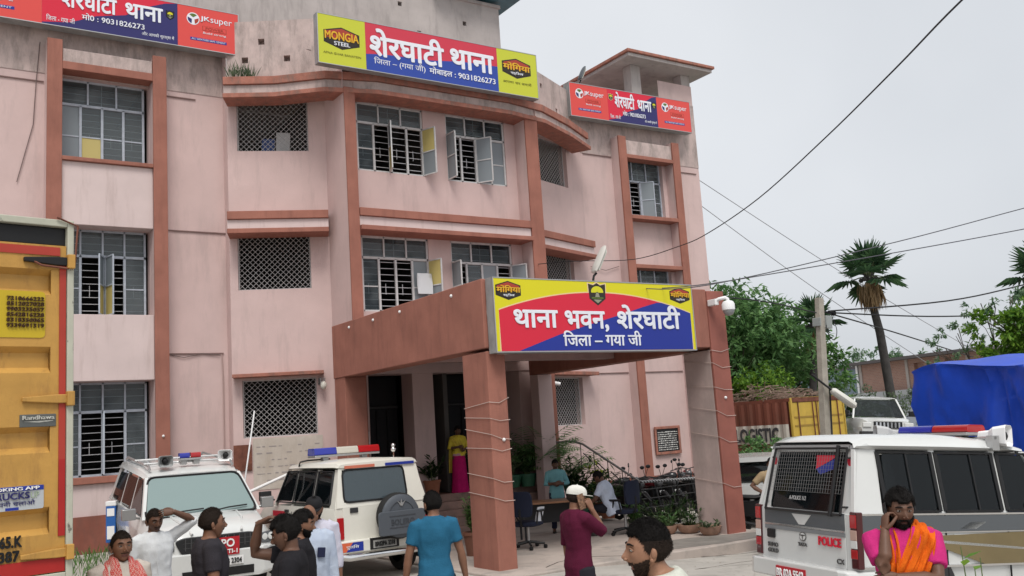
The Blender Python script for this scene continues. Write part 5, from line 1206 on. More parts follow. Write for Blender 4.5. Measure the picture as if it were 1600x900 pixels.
# lashing wire, chassis, wheels, cab
q = MB(); q.tube([(-.30, -.01, 3.63), (-.22, -.04, 3.58), (-.05, -.03, 3.57), (.0, -.03, 3.6), (.02, -.03, 3.88), (-.12, -.03, 3.93)], .008, 5); q.build('lashing_wire', RUST, tk)
q = MB(); q.box(-2.3, -.1, .2, 8.0, 1.15, 1.42); q.box(-2.35, -.05, .05, .15, .75, 1.0); 
for x in (-2.0, -.4): q.box(x - .05, x + .05, .1, .2, .8, 1.3)
q.build('chassis', TRIM, tk)
for x in (-.35, -2.05):
    for y in (1.3, 2.4, 7.0):
        e = bpy.data.objects.new('wheel', None); COL.objects.link(e); e.parent = tk; e.location = (x, y, .5)
        q = MB(); q.lathe([(.3, -.15), (.46, -.15), (.5, -.1), (.5, .1), (.46, .15), (.3, .15)], axis='x', n=24); q.build('tyre', RUBBER, e)
        q = MB(); q.lathe([(.29, -.155), (.12, -.1), (.12, .1), (.29, .155)], axis='x', n=16); q.build('rim', STEEL, e)
q = MB(); q.prism([(6.4, .7), (8.2, .7), (8.25, 1.7), (8.0, 2.9), (6.4, 2.9)], -2.35, -.05, 'x'); cb = q.build('cab', mat('cab_orange', (.45, .16, .04), .4), tk, bevel=.06)
q = MB(); q.box(-2.2, -.2, 8.08, 8.2, 1.75, 2.6); q.build('windscreen', GLASSD, cb)

# blue and white sheet metal box behind the SUV
tb = thing('notice_cabinet', 'blue and white metal cabinet standing behind the SUV against the wall', 'cabinet', (3.36, 18.05, 0.27), R(-20))
q = MB(); q.box(-.08, .08, -.10, .10, 0.5, 1.12, 0); q.box(-.085, .085, -.105, .105, 1.12, 1.2, 1); q.build('cabinet_body', [mat('cabinet_blue', (.03, .12, .38), .4), WHITE], tb, bevel=.01)
q = MB(); q.box(-.06, .06, -.108, -.102, .56, .78); q.box(-.06, .06, -.108, -.102, .95, 1.08); q.build('cabinet_panel', WHITE, tb)
q = MB(); q.box(-.03, .03, -.03, .03, 0, .5); q.build('leg', STEEL, tb)
# ------------------------------------------------------------------ people (local: faces +y, x to their right, z up)
HAIR = mat('black_hair', (0.010, 0.0085, 0.008), 0.7, bump=0.6, bscale=260, spec=.15)
EYEW = mat('eye_white', (0.30, 0.27, 0.24), 0.25); IRIS = mat('dark_iris', (0.012, 0.008, 0.006), 0.15)
def skin_mat(k): return mat('skin_%s' % ('fair', 'medium', 'deep')[k], ((0.30, 0.155, 0.095), (0.20, 0.098, 0.06), (0.125, 0.062, 0.040))[k], 0.5, var=0.10, vscale=14, bump=0.12, bscale=160)
def lip_mat(k): return mat('lip_%s' % ('fair', 'medium', 'deep')[k], ((0.22, 0.09, 0.07), (0.14, 0.055, 0.045), (0.07, 0.03, 0.025))[k], 0.4)
def cloth_mat(name, c, **kw): return mat(name, c, 0.9, var=kw.pop('var', 0.10), vscale=9, bump=0.35, bscale=120, spec=.12, **kw)

def remeshed(mb, voxel, smooth=2):
    """fuse overlapping closed shapes into one continuous skin"""
    me = bpy.data.meshes.new('fuse'); me.from_pydata([tuple(p) for p in mb.v], [], mb.f); me.update()
    bm = bmesh.new(); bm.from_mesh(me); bmesh.ops.recalc_face_normals(bm, faces=bm.faces); bm.to_mesh(me); bm.free()
    o = bpy.data.objects.new('fuse', me); COL.objects.link(o)
    m = o.modifiers.new('r', 'REMESH'); m.mode = 'VOXEL'; m.voxel_size = voxel; m.use_smooth_shade = True
    if smooth: k = o.modifiers.new('s', 'SMOOTH'); k.iterations = smooth; k.factor = 0.5
    dg = bpy.context.evaluated_depsgraph_get(); dg.update()
    r = bpy.data.meshes.new_from_object(o.evaluated_get(dg))
    vs = [v.co.copy() for v in r.vertices]; ns = [v.normal.copy() for v in r.vertices]; fs = [tuple(p.vertices) for p in r.polygons]
    bpy.data.objects.remove(o); bpy.data.meshes.remove(me); bpy.data.meshes.remove(r)
    return vs, ns, fs
def ering(c, hw, hd, M=None, n=16, p=2.4):
    out = []
    for k in range(n):
        a = 2*math.pi*k/n; ca, sa = math.cos(a), math.sin(a)
        v = Vector((hw*math.copysign(abs(ca)**(2/p), ca), hd*math.copysign(abs(sa)**(2/p), sa), 0))
        v = Vector(c) + v; out.append(M @ v if M else v)
    return out
HEADV = None
def head_grid():
    """a head shape on a latitude/longitude grid: list of (unit direction, point), front is +y"""
    global HEADV
    if HEADV: return HEADV
    NL, NM = 88, 60; P = []
    g = lambda x, s: math.exp(-(x/s)**2)
    for i in range(NM+1):
        t = -math.pi/2 + math.pi*i/NM
        for k in range(NL):
            a = 2*math.pi*k/NL; d = Vector((math.cos(t)*math.cos(a), math.cos(t)*math.sin(a), math.sin(t)))
            x, y, z = d.x*0.076, d.y*0.096, d.z*0.118
            if z < 0:                                # jaw narrows, chin comes forward
                q = min(1, -z/0.118); x *= 1 - 0.34*q**1.3; y = y*(1 - 0.30*q) + 0.022*q
                if d.y < 0: y += 0.030*q
            if d.y < 0 and z > -0.03: y *= 1.06; 
            if d.y > 0:
                f = d.y**1.5
                y -= 0.008*f*(1 if abs(x) < 0.05 else .6)
                y += 0.027*g(x, 0.0125)*g(z + 0.030, 0.017) + 0.012*g(x, 0.009)*g(z + 0.008, 0.022)     # nose and bridge
                y += 0.007*g(z - 0.024, 0.011)*g(x, 0.05)                                                # brow
                y -= 0.010*(g(x - 0.031, 0.015) + g(x + 0.031, 0.015))*g(z - 0.006, 0.011)               # eye sockets
                y += 0.007*g(x, 0.022)*(g(z + 0.061, 0.006) + g(z + 0.074, 0.006)) - 0.004*g(x, 0.024)*g(z + 0.0675, 0.003)
                y += 0.006*g(x, 0.02)*g(z + 0.102, 0.013)                                                # chin
                y += 0.004*(g(x - 0.045, 0.018) + g(x + 0.045, 0.018))*g(z + 0.018, 0.018)               # cheek bones
            P.append((d, Vector((x, y, z))))
    HEADV = (NL, NM, P); return HEADV
def hand_mb(mb, W, side, curl=0.5, spread=0.10, thumb=0.5, s=1.0):
    """W: wrist matrix, z along the hand, y out of the back of the hand; side +1: thumb towards +x"""
    T = mb.T; mb.T = T @ W
    mb.loft([ering((0, 0, z*s), a*s, b*s, n=10) for z, a, b in ((-.02, .024, .020), (.0, .026, .019), (.03, .036, .017), (.065, .041, .016), (.088, .040, .013), (.098, .034, .009))])
    for k, (x, L, r) in enumerate(((.030, .068, .0082), (.010, .078, .0086), (-.011, .072, .0082), (-.031, .056, .0072))):
        x *= side; p = Vector((x, 0.002, .075)); ang = 0.12 + curl*0.35; dx = x*spread*6; pts = [p*s]; rs = [r*s]
        for q, fr in enumerate((.42, .32, .26)):
            dirv = Vector((dx*(1 - .2*q), -math.sin(ang), math.cos(ang))).normalized(); p = p + dirv*L*fr*1.18; pts.append(p*s); rs.append(r*s*(.96 - .10*q)); ang += curl*(1.15 - .12*k*0)
        mb.tube(pts, rs, 8); mb.ball(pts[-1], rs[-1], 8, 6)
    pts = [Vector((.022*side, -.004, .012)), Vector((.045*side, -.014 - .012*thumb, .040)), Vector((.052*side, -.022 - .022*thumb, .068)), Vector(((.052 - .014*thumb)*side, -.028 - .036*thumb, .090))]
    mb.tube([q*s for q in pts], [.014*s, .011*s, .0095*s, .0085*s], 8); mb.ball(pts[-1]*s, .0085*s, 8, 6)
    mb.T = T
def frame_from(z, hint):
    z = Vector(z).normalized(); y = Vector(hint); y = (y - z*y.dot(z)); y = y.normalized() if y.length > 1e-4 else z.orthogonal().normalized(); x = y.cross(z)
    return Matrix(((x.x, y.x, z.x, 0), (x.y, y.y, z.y, 0), (x.z, y.z, z.z, 0), (0, 0, 0, 1)))
TORSO = [(.84, .135, .095, 0), (.92, .165, .113, -.012), (1.0, .160, .108, -.005), (1.08, .150, .102, .004), (1.18, .158, .108, .004), (1.28, .172, .115, .0), (1.36, .180, .105, -.008), (1.41, .152, .084, -.014), (1.46, .078, .064, -.014)]
def person(label, loc, bearing, H=1.70, skin=1, head=(0, 0, 0), lean=0, twist=0, armR=None, armL=None, legs='stand', shirt=None, sleeve=0.5, hem=0.78, shirt_fit=1.0,
           trousers=None, hair='short', beard=None, cap=None, collar=True, build=1.0, hip_z=None, seed=1, female=False, extra=None, eyes=True, buttons=False):
    """arms: (upper arm direction, forearm direction, hand direction, back-of-hand hint, finger curl); directions in the upper body frame"""
    s = H/1.70; t = thing('person', label, 'person', loc, R(-bearing)); random.seed(seed)
    hz = .90 if legs != 'sit' else (hip_z/s if hip_z else .50)
    U = Matrix.Translation((0, 0, hz*s)) @ Matrix.Rotation(-R(lean), 4, 'X') @ Matrix.Rotation(R(twist), 4, 'Z') @ Matrix.Scale(s, 4) @ Matrix.Translation((0, 0, -.90))
    sh = .178 if not female else .158
    armR = armR or ((.16, .02, -1), (.06, .12, -1), (0, .12, -1), (1, 0, 0), .45); armL = armL or ((-.16, .02, -1), (-.06, .12, -1), (0, .12, -1), (-1, 0, 0), .45)
    J = {}
    for nm, sg, arm in (('R', 1, armR), ('L', -1, armL)):
        S = Vector((sg*sh*build**.5, -.012, 1.385))
        if arm[0] == 'ik':                            # ('ik', wrist target, elbow side, hand direction, back of hand, curl, thumb side, thumb closing)
            _, Wt, hint, *rest = arm; Wv = Vector(Wt); dv = Wv - S; D = min(dv.length, .53); dv = dv.normalized(); Wv = S + dv*D; a_ = (.285**2 - .25**2 + D*D)/(2*D); h_ = math.sqrt(max(0, .285**2 - a_*a_)); hv = Vector(hint); hv = (hv - dv*hv.dot(dv)).normalized(); E = S + dv*a_ + hv*h_; arm = (None, None, *rest)
        else: E = S + Vector(arm[0]).normalized()*.285; Wv = E + Vector(arm[1]).normalized()*.25
        J[nm] = (S, E, Wv, arm)
    # legs
    if legs == 'sit': LG = {sg: [Vector((sg*.09, 0, hz)), Vector((sg*.13, .42, hz + .02)), Vector((sg*.12, .40, .09)), Vector((sg*.13, .54, .03))] for sg in (1, -1)}
    elif legs == 'walk': LG = {1: [Vector((.09, 0, .88)), Vector((.10, .14, .49)), Vector((.09, .10, .09)), Vector((.10, .24, .03))], -1: [Vector((-.09, 0, .88)), Vector((-.10, .0, .48)), Vector((-.09, -.20, .12)), Vector((-.10, -.08, .03))]}
    else: LG = {sg: [Vector((sg*.09, 0, .88)), Vector((sg*.105, .02, .48)), Vector((sg*.11, -.02, .09)), Vector((sg*.14, .12, .03))] for sg in (1, -1)}
    # ---- body
    mb = MB()
    b2 = build
    mb.loft([ering((0, y0, z), hw*.93*b2, hd*.90*b2, U) for z, hw, hd, y0 in TORSO])
    HC = Vector((0, .022, 1.568)); nk = Vector((0, -.012, 1.40))
    Hm = U @ Matrix.Translation(HC) @ Euler((R(head[1]), R(head[2]), R(-head[0])), 'XYZ').to_matrix().to_4x4()
    base = Hm @ Vector((0, -.018, -.06)); mid = (U @ nk + base)/2
    mb.tube([U @ nk, mid, base, Hm @ Vector((0, -.01, .0))], [.070*s, .056*s*b2**.3, .055*s*b2**.3, .05*s], 14)
    for nm in 'RL':
        S, E, Wv, arm = J[nm]; pts = [S + Vector((-.03 if nm == 'R' else .03, 0, .0)), S, S.lerp(E, .5), E, E.lerp(Wv, .3), E.lerp(Wv, .7), Wv, Wv + Vector(arm[2]).normalized()*.02]
        mb.tube([U @ p for p in pts], [r*s*b2**.5 for r in (.052, .056, .047, .040, .043, .034, .027, .025)], 12)
    for sg in (1, -1):
        h, k, a, f = [p*s for p in LG[sg]]; mb.tube([h + Vector((0, 0, .02*s)), h.lerp(k, .4), k, k.lerp(a, .35), a], [r*s for r in (.088, .076, .055, .054, .036)], 12); mb.tube([a, a.lerp(f, .5), f], [.036*s, .036*s, .026*s], 8)
    vs, ns, fs = remeshed(mb, .0115, 2)
    body = MB(); body.add(vs, fs, 0, True)
    # head surface on top of the fused neck
    NL, NM, P = head_grid(); hs = s
    HP = [Hm @ (p*hs) for d, p in P]
    f4 = [(i*NL + k, i*NL + (k+1) % NL, (i+1)*NL + (k+1) % NL, (i+1)*NL + k) for i in range(NM) for k in range(NL)]
    lipf = []; 
    for f in f4:
        c = sum((P[i][1] for i in f), Vector((0, 0, 0)))/4
        lipf.append(1 if (c.y > .06 and abs(c.x) < .024 and -.077 < c.z < -.059) else 0)
    b0 = len(body.v); body.v += HP
    for f, m_ in zip(f4, lipf): body.f.append([b0 + i for i in f]); body.m.append(m_); body.sm.append(True)
    T0 = body.T; body.T = Hm @ Matrix.Scale(hs, 4)
    for sg in (1, -1):
        # ear: rim and lobe
        body.T = Hm @ Matrix.Scale(hs, 4) @ Matrix.Translation((sg*.0765, -.008, -.012)) @ Matrix.Rotation(sg*R(22), 4, 'Z')
        body.ball((0, 0, 0), (.007, .017, .030), 10, 8); body.ball((sg*.004, -.006, .006), (.008, .014, .022), 10, 8); body.ball((sg*.002, .004, -.022), (.007, .010, .011), 8, 6)
        body.T = Hm @ Matrix.Scale(hs, 4)
        if eyes:
            body.ball((sg*.031, .0735, .006), (.0145, .0105, .0075), 12, 8, 2); body.ball((sg*.031, .0815, .006), (.0058, .0035, .0058), 10, 6, 3)
            body.tube([(sg*.046, .069, .004), (sg*.04, .079, .013), (sg*.03, .0845, .0145), (sg*.018, .081, .010)], [.003, .004, .004, .003], 6, 0)      # upper lid
            body.tube([(sg*.052, .069, .025), (sg*.04, .0835, .031), (sg*.026, .0895, .030), (sg*.013, .0895, .026)], [.002, .0045, .005, .003], 6, 4)      # eyebrow
        body.ball((sg*.0095, .0985, -.034), (.0075, .009, .007), 8, 6); body.ball((sg*.006, .1045, -.0385), (.003, .003, .0018), 6, 4, 3)
    body.T = T0
    for nm in 'RL':
        S, E, Wv, arm = J[nm]; hd = Vector(arm[2]).normalized(); hand_mb(body, U @ Matrix.Translation(Wv) @ frame_from(hd, arm[3]), arm[5] if len(arm) > 5 else (1 if nm == 'R' else -1), arm[4], thumb=arm[6] if len(arm) > 6 else .5, s=1.0)
    bo_ = body.build('body', [skin_mat(skin), lip_mat(skin), EYEW, IRIS, HAIR], t, sharp=70, fix=False)
    # ---- hair and beard grow from the head grid
    def rnd3(): return Vector((random.uniform(-1, 1), random.uniform(-1, 1), random.uniform(-1, 1)))
    def shell_part(nm, inside, off, m, rough=.35, tuft=2, comb=(-.2, .1)):
        keep = [all(inside(P[i][1], P[i][0]) for i in f) for f in f4]
        idx = sorted({i for f, k in zip(f4, keep) if k for i in f}); mp = {i: j for j, i in enumerate(idx)}; n = len(idx)
        if not n: return
        cnt = {}
        for f, k in zip(f4, keep):
            if k:
                for a, b in zip(f, f[1:] + f[:1]): cnt[(min(a, b), max(a, b))] = cnt.get((min(a, b), max(a, b)), 0) + 1
        rim = {i for e, c in cnt.items() if c == 1 for i in e}
        outv = []
        for i in idx:
            d, p = P[i]; nz = mnoise.noise(p*40 + Vector((seed, 0, 0))); nz2 = mnoise.noise(p*140 + Vector((0, seed, 0)))
            o_ = off(p) * (1 + rough*nz + rough*.6*nz2); outv.append(Hm @ ((p + d*(o_ if i not in rim else .0016))*hs))
        q = MB(); q.add(outv, [[mp[i] for i in f] for f, k in zip(f4, keep) if k], 0, True)
        # short strands break up the edge and the sheen
        for i in idx:
            d, p = P[i]
            if p.z > .112 and random.random() < .6: continue
            for _ in range(tuft):
                pp = p + Vector((random.uniform(-.004, .004), random.uniform(-.004, .004), random.uniform(-.004, .004))); o_ = off(p); L = (o_*random.uniform(.5, 1.1) + .004)*(1 if i not in rim else .7); dr = (d + Vector((0, comb[0], comb[1])) + rnd3()*.55).normalized(); a_ = pp + d*(o_*.55 if i not in rim else 0.0); sd = dr.cross(d + rnd3()*.3).normalized()*.0014
                q.add([Hm @ (a_ - sd)*1 if False else Hm @ ((a_ - sd)*hs), Hm @ ((a_ + sd)*hs), Hm @ ((a_ + dr*L)*hs)], [(0, 1, 2)])
        return q.build(nm, m, t, sharp=80, fix=False)
    if hair in ('fade', 'buzz'):
        sm_ = lambda a, b, x: min(1, max(0, (x - a)/(b - a)))**2*(3 - 2*min(1, max(0, (x - a)/(b - a))))
        FD = mat('hair_fade_sides', (.022, .0145, .011), .75, var=.3, vscale=120, spec=.15)
        zone = lambda p: (p.z > .056 + .35*max(0, abs(p.x) - .03)) if p.y > .055 else ((p.z > .022 + (p.y - .028)*1.3) if p.y > .028 else ((p.z > -.024 + (p.y - .004)*1.2) if p.y > .004 else p.z > -.056 + .30*max(0, p.y + .06)))
        if hair == 'fade': shell_part('hair', lambda p, d: zone(p) and p.z > .036 - .012*(p.y < -.02), lambda p: .003 + .0115*sm_(.03, .085, p.z), HAIR, .18, 5, (.6, .2))
        shell_part('hair', lambda p, d: zone(p) and (p.z < .050 or hair == 'buzz'), lambda p: .0012 + .004*sm_(-.04, .05, p.z), FD, .2, 3, (-.2, -.4))
    if hair in ('short', 'full', 'long'):
        hl = .052 if hair != 'full' else .046
        thick = {'short': .011, 'full': .020, 'long': .022}[hair]
        def ins(p, d):
            if p.y > .045: return p.z > hl + (.012 if abs(p.x) > .035 else 0) - .35*max(0, abs(p.x) - .045)
            if p.y > .0: return p.z > (.020 if abs(p.x) > .05 else .03)
            return p.z > -.048 + (.06 if hair == 'short' and False else 0)
        shell_part('hair', ins, lambda p: thick*(.35 + .65*min(1, max(0, (p.z + .03)/.10))), HAIR)
        if hair == 'long':
            q = MB(); q.T = Hm @ Matrix.Scale(hs, 4); q.ball((0, -.115, -.01), (.05, .045, .05), 12, 8); q.build('hair_bun', HAIR, t)
    elif hair == 'fringe':                            # bald crown
        shell_part('hair', lambda p, d: p.y < .0 and -.05 < p.z < .045, lambda p: .007, HAIR)
    elif hair == 'crop': shell_part('hair', lambda p, d: (p.z > .058 if p.y > .04 else (p.z > .02 if p.y > 0 else p.z > -.045)), lambda p: .0035, HAIR, .2, 1)
    if beard:
        BM = HAIR if beard > .004 else mat('beard_stubble', (.042, .026, .019), .75, var=.5, vscale=90, spec=.15)
        shell_part('beard', lambda p, d: p.y > .002 and p.z < -.022 - .42*max(0, p.y - .004) and p.z < -.02 and not (abs(p.x) < .021 and -.076 < p.z < -.060) and p.z > -.125, lambda p: beard, BM, .25, 3)
        shell_part('moustache', lambda p, d: p.y > .06 and abs(p.x) < .032 and -.060 < p.z < -.044, lambda p: .004, BM, .2)
    elif not female: shell_part('moustache', lambda p, d: p.y > .06 and abs(p.x) < .030 and -.059 < p.z < -.046, lambda p: .0035, HAIR, .2)
    if cap:
        q = MB(); q.T = Hm @ Matrix.Scale(hs, 4) @ Matrix.Translation((0, -.004, .022)) @ Matrix.Rotation(R(-4), 4, 'X')
        q.loft([[(.0875*k*math.cos(a), .107*k*math.sin(a), z) for a in [2*math.pi*j/24 for j in range(24)]] for z, k in ((.012, 1.0), (.03, 1.01), (.06, .95), (.085, .78), (.102, .48), (.108, .08))])
        br = []
        for k in range(13): a = R(20 + 140*k/12); br.append((.086*math.cos(a), .104*math.sin(a)))
        br2 = [(x*1.0, y + .075*math.sin(R(20 + 140*k/12))**1.5) for k, (x, y) in enumerate(br)]
        q.prism(br + list(reversed(br2)), .012, .018, 'z'); q.ball((0, 0, .108), .007, 8, 5)
        q.build('cap', cap, t)
    # ---- clothes
    def cloth_build(nm, mb_, m, vox=.012, fold=.009, seed2=0, parent=None, sm=2):
        vs, ns, fs = remeshed(mb_, vox, sm)
        out = []
        for v, n in zip(vs, ns):
            k = mnoise.noise(Vector((v.x*8, v.y*8, v.z*5)) + Vector((seed + seed2, 0, 0))) + .8*(.5 - abs(mnoise.noise(Vector((v.x*7 + v.z*5, v.y*7, v.z*6 - v.x*4)) + Vector((0, seed, 0))))*2); out.append(v + n*fold*k)
        q = MB(); q.add(out, fs, 0, True); return q.build(nm, m, parent or t, sharp=80, fix=False)
    if trousers:
        q = MB(); e = .012
        q.loft([ering((0, y0*.6, z), (hw + .012)*b2, (hd + .012)*b2, U) for z, hw, hd, y0 in TORSO[:3]] if legs != 'sit' else [ering((0, y0*.6, z), (hw + .012)*b2, (hd + .012)*b2, U) for z, hw, hd, y0 in TORSO[:4]])
        for sg in (1, -1):
            h, k, a, f = [p*s for p in LG[sg]]; q.tube([h + Vector((0, 0, .03*s)), h.lerp(k, .4), k, k.lerp(a, .5), a.lerp(k, .03)], [r*s for r in (.102, .092, .072, .068, .062)], 12)
        cloth_build('trousers', q, trousers, .014, .007, 3)
    if shirt:
        q = MB(); fit = shirt_fit; rings = []
        zt = [(z, hw, hd, y0) for z, hw, hd, y0 in TORSO if z > hem + .03]
        if hem < .84: rings += [(hem, .215*fit, .185*fit, .0), (.80, .195*fit, .15*fit, .0)] if hem < .7 else [(hem, .178*fit, .128*fit, -.004)]
        else: rings.append((hem, .165*fit, .118*fit, -.004))
        rings += [(z, ((max(hw, .172) if z < .95 else hw) + .014)*fit, ((max(hd, .122) if z < .95 else hd) + .016)*fit, y0) for z, hw, hd, y0 in zt]
        q.loft([ering((0, y0, z), hw*b2, hd*b2, U) for z, hw, hd, y0 in rings])
        for nm in 'RL':
            S, E, Wv, arm = J[nm]; inn = S + Vector((-.05 if nm == 'R' else .05, 0, .01)); L = sleeve
            if L <= 1: pts = [inn, S, S.lerp(E, L*.55), S.lerp(E, L)]; rs = [.066, .070, .066, .062]
            else: pts = [inn, S, S.lerp(E, .55), E, E.lerp(Wv, (L-1)*.6), E.lerp(Wv, L-1)]; rs = [.064, .067, .060, .054, .050, .040]
            q.tube([U @ p for p in pts], [r*s*b2**.5 for r in rs], 12)
        so_ = cloth_build('shirt', q, shirt, .0115, .0085, 1)
        if collar:
            c = MB(); ringp = []
            for k in range(17):
                a = R(80 + 340*k/16 - 0) + 0; ringp.append((a, ))
            vs_ = []; 
            for k in range(17):
                a = R(100 + 340*k/16); ca, sa = math.cos(a), math.sin(a)
                for r_, z in ((.066, 1.43), (.064, 1.468), (.078, 1.46), (.092, 1.425)): vs_.append(U @ Vector((r_*ca, -.012 + r_*sa*.95, z - .018*max(0, sa))))
            c.add(vs_, [(4*k + j, 4*k + j + 1, 4*k + j + 5, 4*k + j + 4) for k in range(16) for j in range(3)], 0, True); c.build('collar', shirt, so_, sharp=80, fix=False)
        if buttons:
            c = MB(); c.tube([U @ Vector((0.0, (.124 if z < 1.3 else .112 - (z - 1.3)*.32)*fit*b2, z)) for z in (.86, .95, 1.05, 1.15, 1.25, 1.32, 1.38)], .008*s, 6); c.build('button_placket', shirt, so_)
    # footwear
    for sg in (1, -1):
        h, k, a, f = [p*s for p in LG[sg]]; q = MB(); d = (f - a); d.z = 0; d = d.normalized(); b_ = a - d*.05*s; b_.z = 0
        X = Matrix.Translation(Vector((a.x, a.y, min(a.z - .09*s, .2)))) @ frame_from((0, 0, 1), d)
        q.T = X; q.loft([ering((0, y, z), w, l, n=14) for z, w, l, y in ((0, .043*s, .125*s, .045*s), (.02*s, .046*s, .128*s, .045*s), (.045*s, .042*s, .115*s, .035*s), (.075*s, .036*s, .07*s, .0), (.10*s, .036*s, .05*s, -.01*s))]); q.build('shoe', mat('dark_shoe', (.03, .025, .022), .5), t)
    if extra: extra(t, U, Hm, s, J)
    return t, U, Hm, J
def ribbon(mb, path, width, thick=.012, wdir=None, folds=3, amp=.008, seed=0, mi=0):
    """a draped strip of cloth: path points with outward normals [(p, n)], folded across its width"""
    rows = []; N = 9; m = len(path)
    for i, (p, n) in enumerate(path):
        p, n = Vector(p), Vector(n).normalized(); d = (Vector(path[min(i+1, m-1)][0]) - Vector(path[max(i-1, 0)][0])).normalized(); w = n.cross(d).normalized()
        wd = width[i] if isinstance(width, (list, tuple)) else width; row = []
        for k in range(N+1):
            u = k/N - .5; h = amp*math.cos(u*2*math.pi*folds + seed + i*.35); row.append(p + w*u*wd + n*(h + .006 - .02*u*u*wd/.1))
        rows.append((row, n))
    top = [[q for q in r] for r, n in rows]; bot = [[q - n*thick for q in r] for r, n in rows]
    ring = [t_ + list(reversed(b_)) for t_, b_ in zip(top, bot)]
    mb.loft(ring, mi, True)
def smooth_path(pts, k=4):
    """Catmull-Rom through (p, n) pairs"""
    out = []; n = len(pts)
    for i in range(n-1):
        a, b, c, d = [pts[max(0, min(n-1, j))] for j in (i-1, i, i+1, i+2)]
        for q in range(k):
            t = q/k; f = lambda A, B_, C_, D_: .5*(2*Vector(B_) + (Vector(C_)-Vector(A))*t + (2*Vector(A) - 5*Vector(B_) + 4*Vector(C_) - Vector(D_))*t*t + (3*Vector(B_) - Vector(A) - 3*Vector(C_) + Vector(D_))*t**3)
            out.append((f(a[0], b[0], c[0], d[0]), f(a[1], b[1], c[1], d[1])))
    out.append((Vector(pts[-1][0]), Vector(pts[-1][1]))); return out
def phone_at(U, p, rot, label, col=BLACK):
    q = MB(); q.T = Matrix.Translation(p) @ rot; q.box(-.036, .036, -.0045, .0045, -.075, .075); o = q.build('mobile_phone', col, None, bevel=.004)
    return tag(o, label, 'phone', 'phones held to an ear')
def world_pt(loc, bearing, v): return Vector(loc) + Matrix.Rotation(R(-bearing), 3, 'Z') @ Vector(v)

BLACKTEE = cloth_mat('black_tshirt', (.018, .017, .020)); CHAR = cloth_mat('charcoal_tshirt', (.035, .032, .038)); WHITESH = cloth_mat('white_shirt_cloth', (.62, .64, .66)); PALEBLUE = cloth_mat('pale_blue_shirt', (.46, .52, .62), col2=(.40, .46, .58)); LILAC = cloth_mat('pale_lilac_shirt', (.54, .53, .62))
TEALP = cloth_mat('blue_polo', (.022, .115, .205)); MAROON = cloth_mat('maroon_kurta', (.085, .010, .030)); CREAM = cloth_mat('cream_tshirt', (.56, .57, .50)); PINKT = cloth_mat('hot_pink_tshirt', (.50, .028, .17)); TEALS = cloth_mat('teal_shirt', (.16, .36, .39)); WHITEBL = cloth_mat('bluish_white_shirt', (.52, .58, .70))
DKTR = cloth_mat('dark_trousers', (.022, .022, .028)); NAVYTR = cloth_mat('navy_trousers', (.02, .025, .05)); GREYTR = cloth_mat('grey_trousers', (.12, .12, .13)); KHAKI = cloth_mat('khaki_uniform', (.30, .22, .13)); CAPB = cloth_mat('black_cap', (.02, .02, .022)); CAPW = cloth_mat('white_cap', (.66, .65, .60))
ORANGE = cloth_mat('orange_scarf', (.66, .125, .010), var=.3)
# woven red check for the gamcha
GAM = bpy.data.materials.new('red_checked_cloth'); GAM.use_nodes = True
nt = GAM.node_tree; bs = nt.nodes['Principled BSDF']; bs.inputs['Roughness'].default_value = .9
tcx = nt.nodes.new('ShaderNodeTexCoord'); ck = nt.nodes.new('ShaderNodeTexChecker'); ck.inputs['Scale'].default_value = 90; ck.inputs['Color1'].default_value = (.52, .035, .03, 1); ck.inputs['Color2'].default_value = (.55, .30, .26, 1)
nt.links.new(tcx.outputs['Object'], ck.inputs['Vector']); nt.links.new(ck.outputs['Color'], bs.inputs['Base Color'])

def gamcha(t, U, Hm, s, J):
    q = MB()
    for sg in (1, -1):
        path = [((sg*.02, -.085, 1.46), (0, -1, .3)), ((sg*.075, -.05, 1.47), (sg*.8, -.3, .6)), ((sg*.095, .03, 1.455), (sg*.6, .4, .8)), ((sg*.10, .10, 1.36), (sg*.2, 1, .4)), ((sg*.115, .138, 1.22), (sg*.1, 1, .1)), ((sg*.12, .142, 1.05), (0, 1, 0)), ((sg*.125, .135, .88), (0, 1, 0))]
        ribbon(q, [(U @ p, U.to_3x3() @ n) for p, n in smooth_path([(Vector(a), Vector(b)) for a, b in path])], [.10 + .003*i for i in range(25)], .010, folds=2, amp=.006, seed=sg)
    q.build('checked_scarf', GAM, t)
def orange_sash(t, U, Hm, s, J):
    q = MB()
    P1 = [((.05, -.09, 1.46), (.2, -1, .4)), ((-.06, -.085, 1.47), (-.3, -.8, .5)), ((-.115, -.01, 1.47), (-.5, 0, 1)), ((-.10, .09, 1.41), (-.2, .9, .5)), ((-.03, .142, 1.28), (0, 1, .1)), ((.05, .152, 1.15), (.1, 1, 0)), ((.12, .140, 1.02), (.4, 1, 0)), ((.155, .110, .90), (.6, .8, 0))]
    P2 = [((.06, -.085, 1.46), (.3, -1, .3)), ((.10, -.01, 1.46), (.6, 0, .9)), ((.095, .07, 1.41), (.4, .8, .5)), ((.10, .125, 1.30), (.3, 1, .1)), ((.125, .14, 1.14), (.4, 1, 0)), ((.14, .13, 1.0), (.4, 1, 0))]
    P3 = [((-.125, .0, 1.455), (-.5, 0, 1)), ((-.13, .085, 1.39), (-.3, .9, .5)), ((-.07, .145, 1.24), (0, 1, .1)), ((.01, .155, 1.10), (.1, 1, 0)), ((.08, .15, .98), (.2, 1, 0))]
    for k, (pp, w) in enumerate(((P1, .15), (P2, .10), (P3, .11))): ribbon(q, [(U @ p, U.to_3x3() @ n) for p, n in smooth_path([(Vector(a), Vector(b)) for a, b in pp])], w, .010, folds=3, amp=.016, seed=k*1.7)
    q.build('orange_scarf', ORANGE, t)

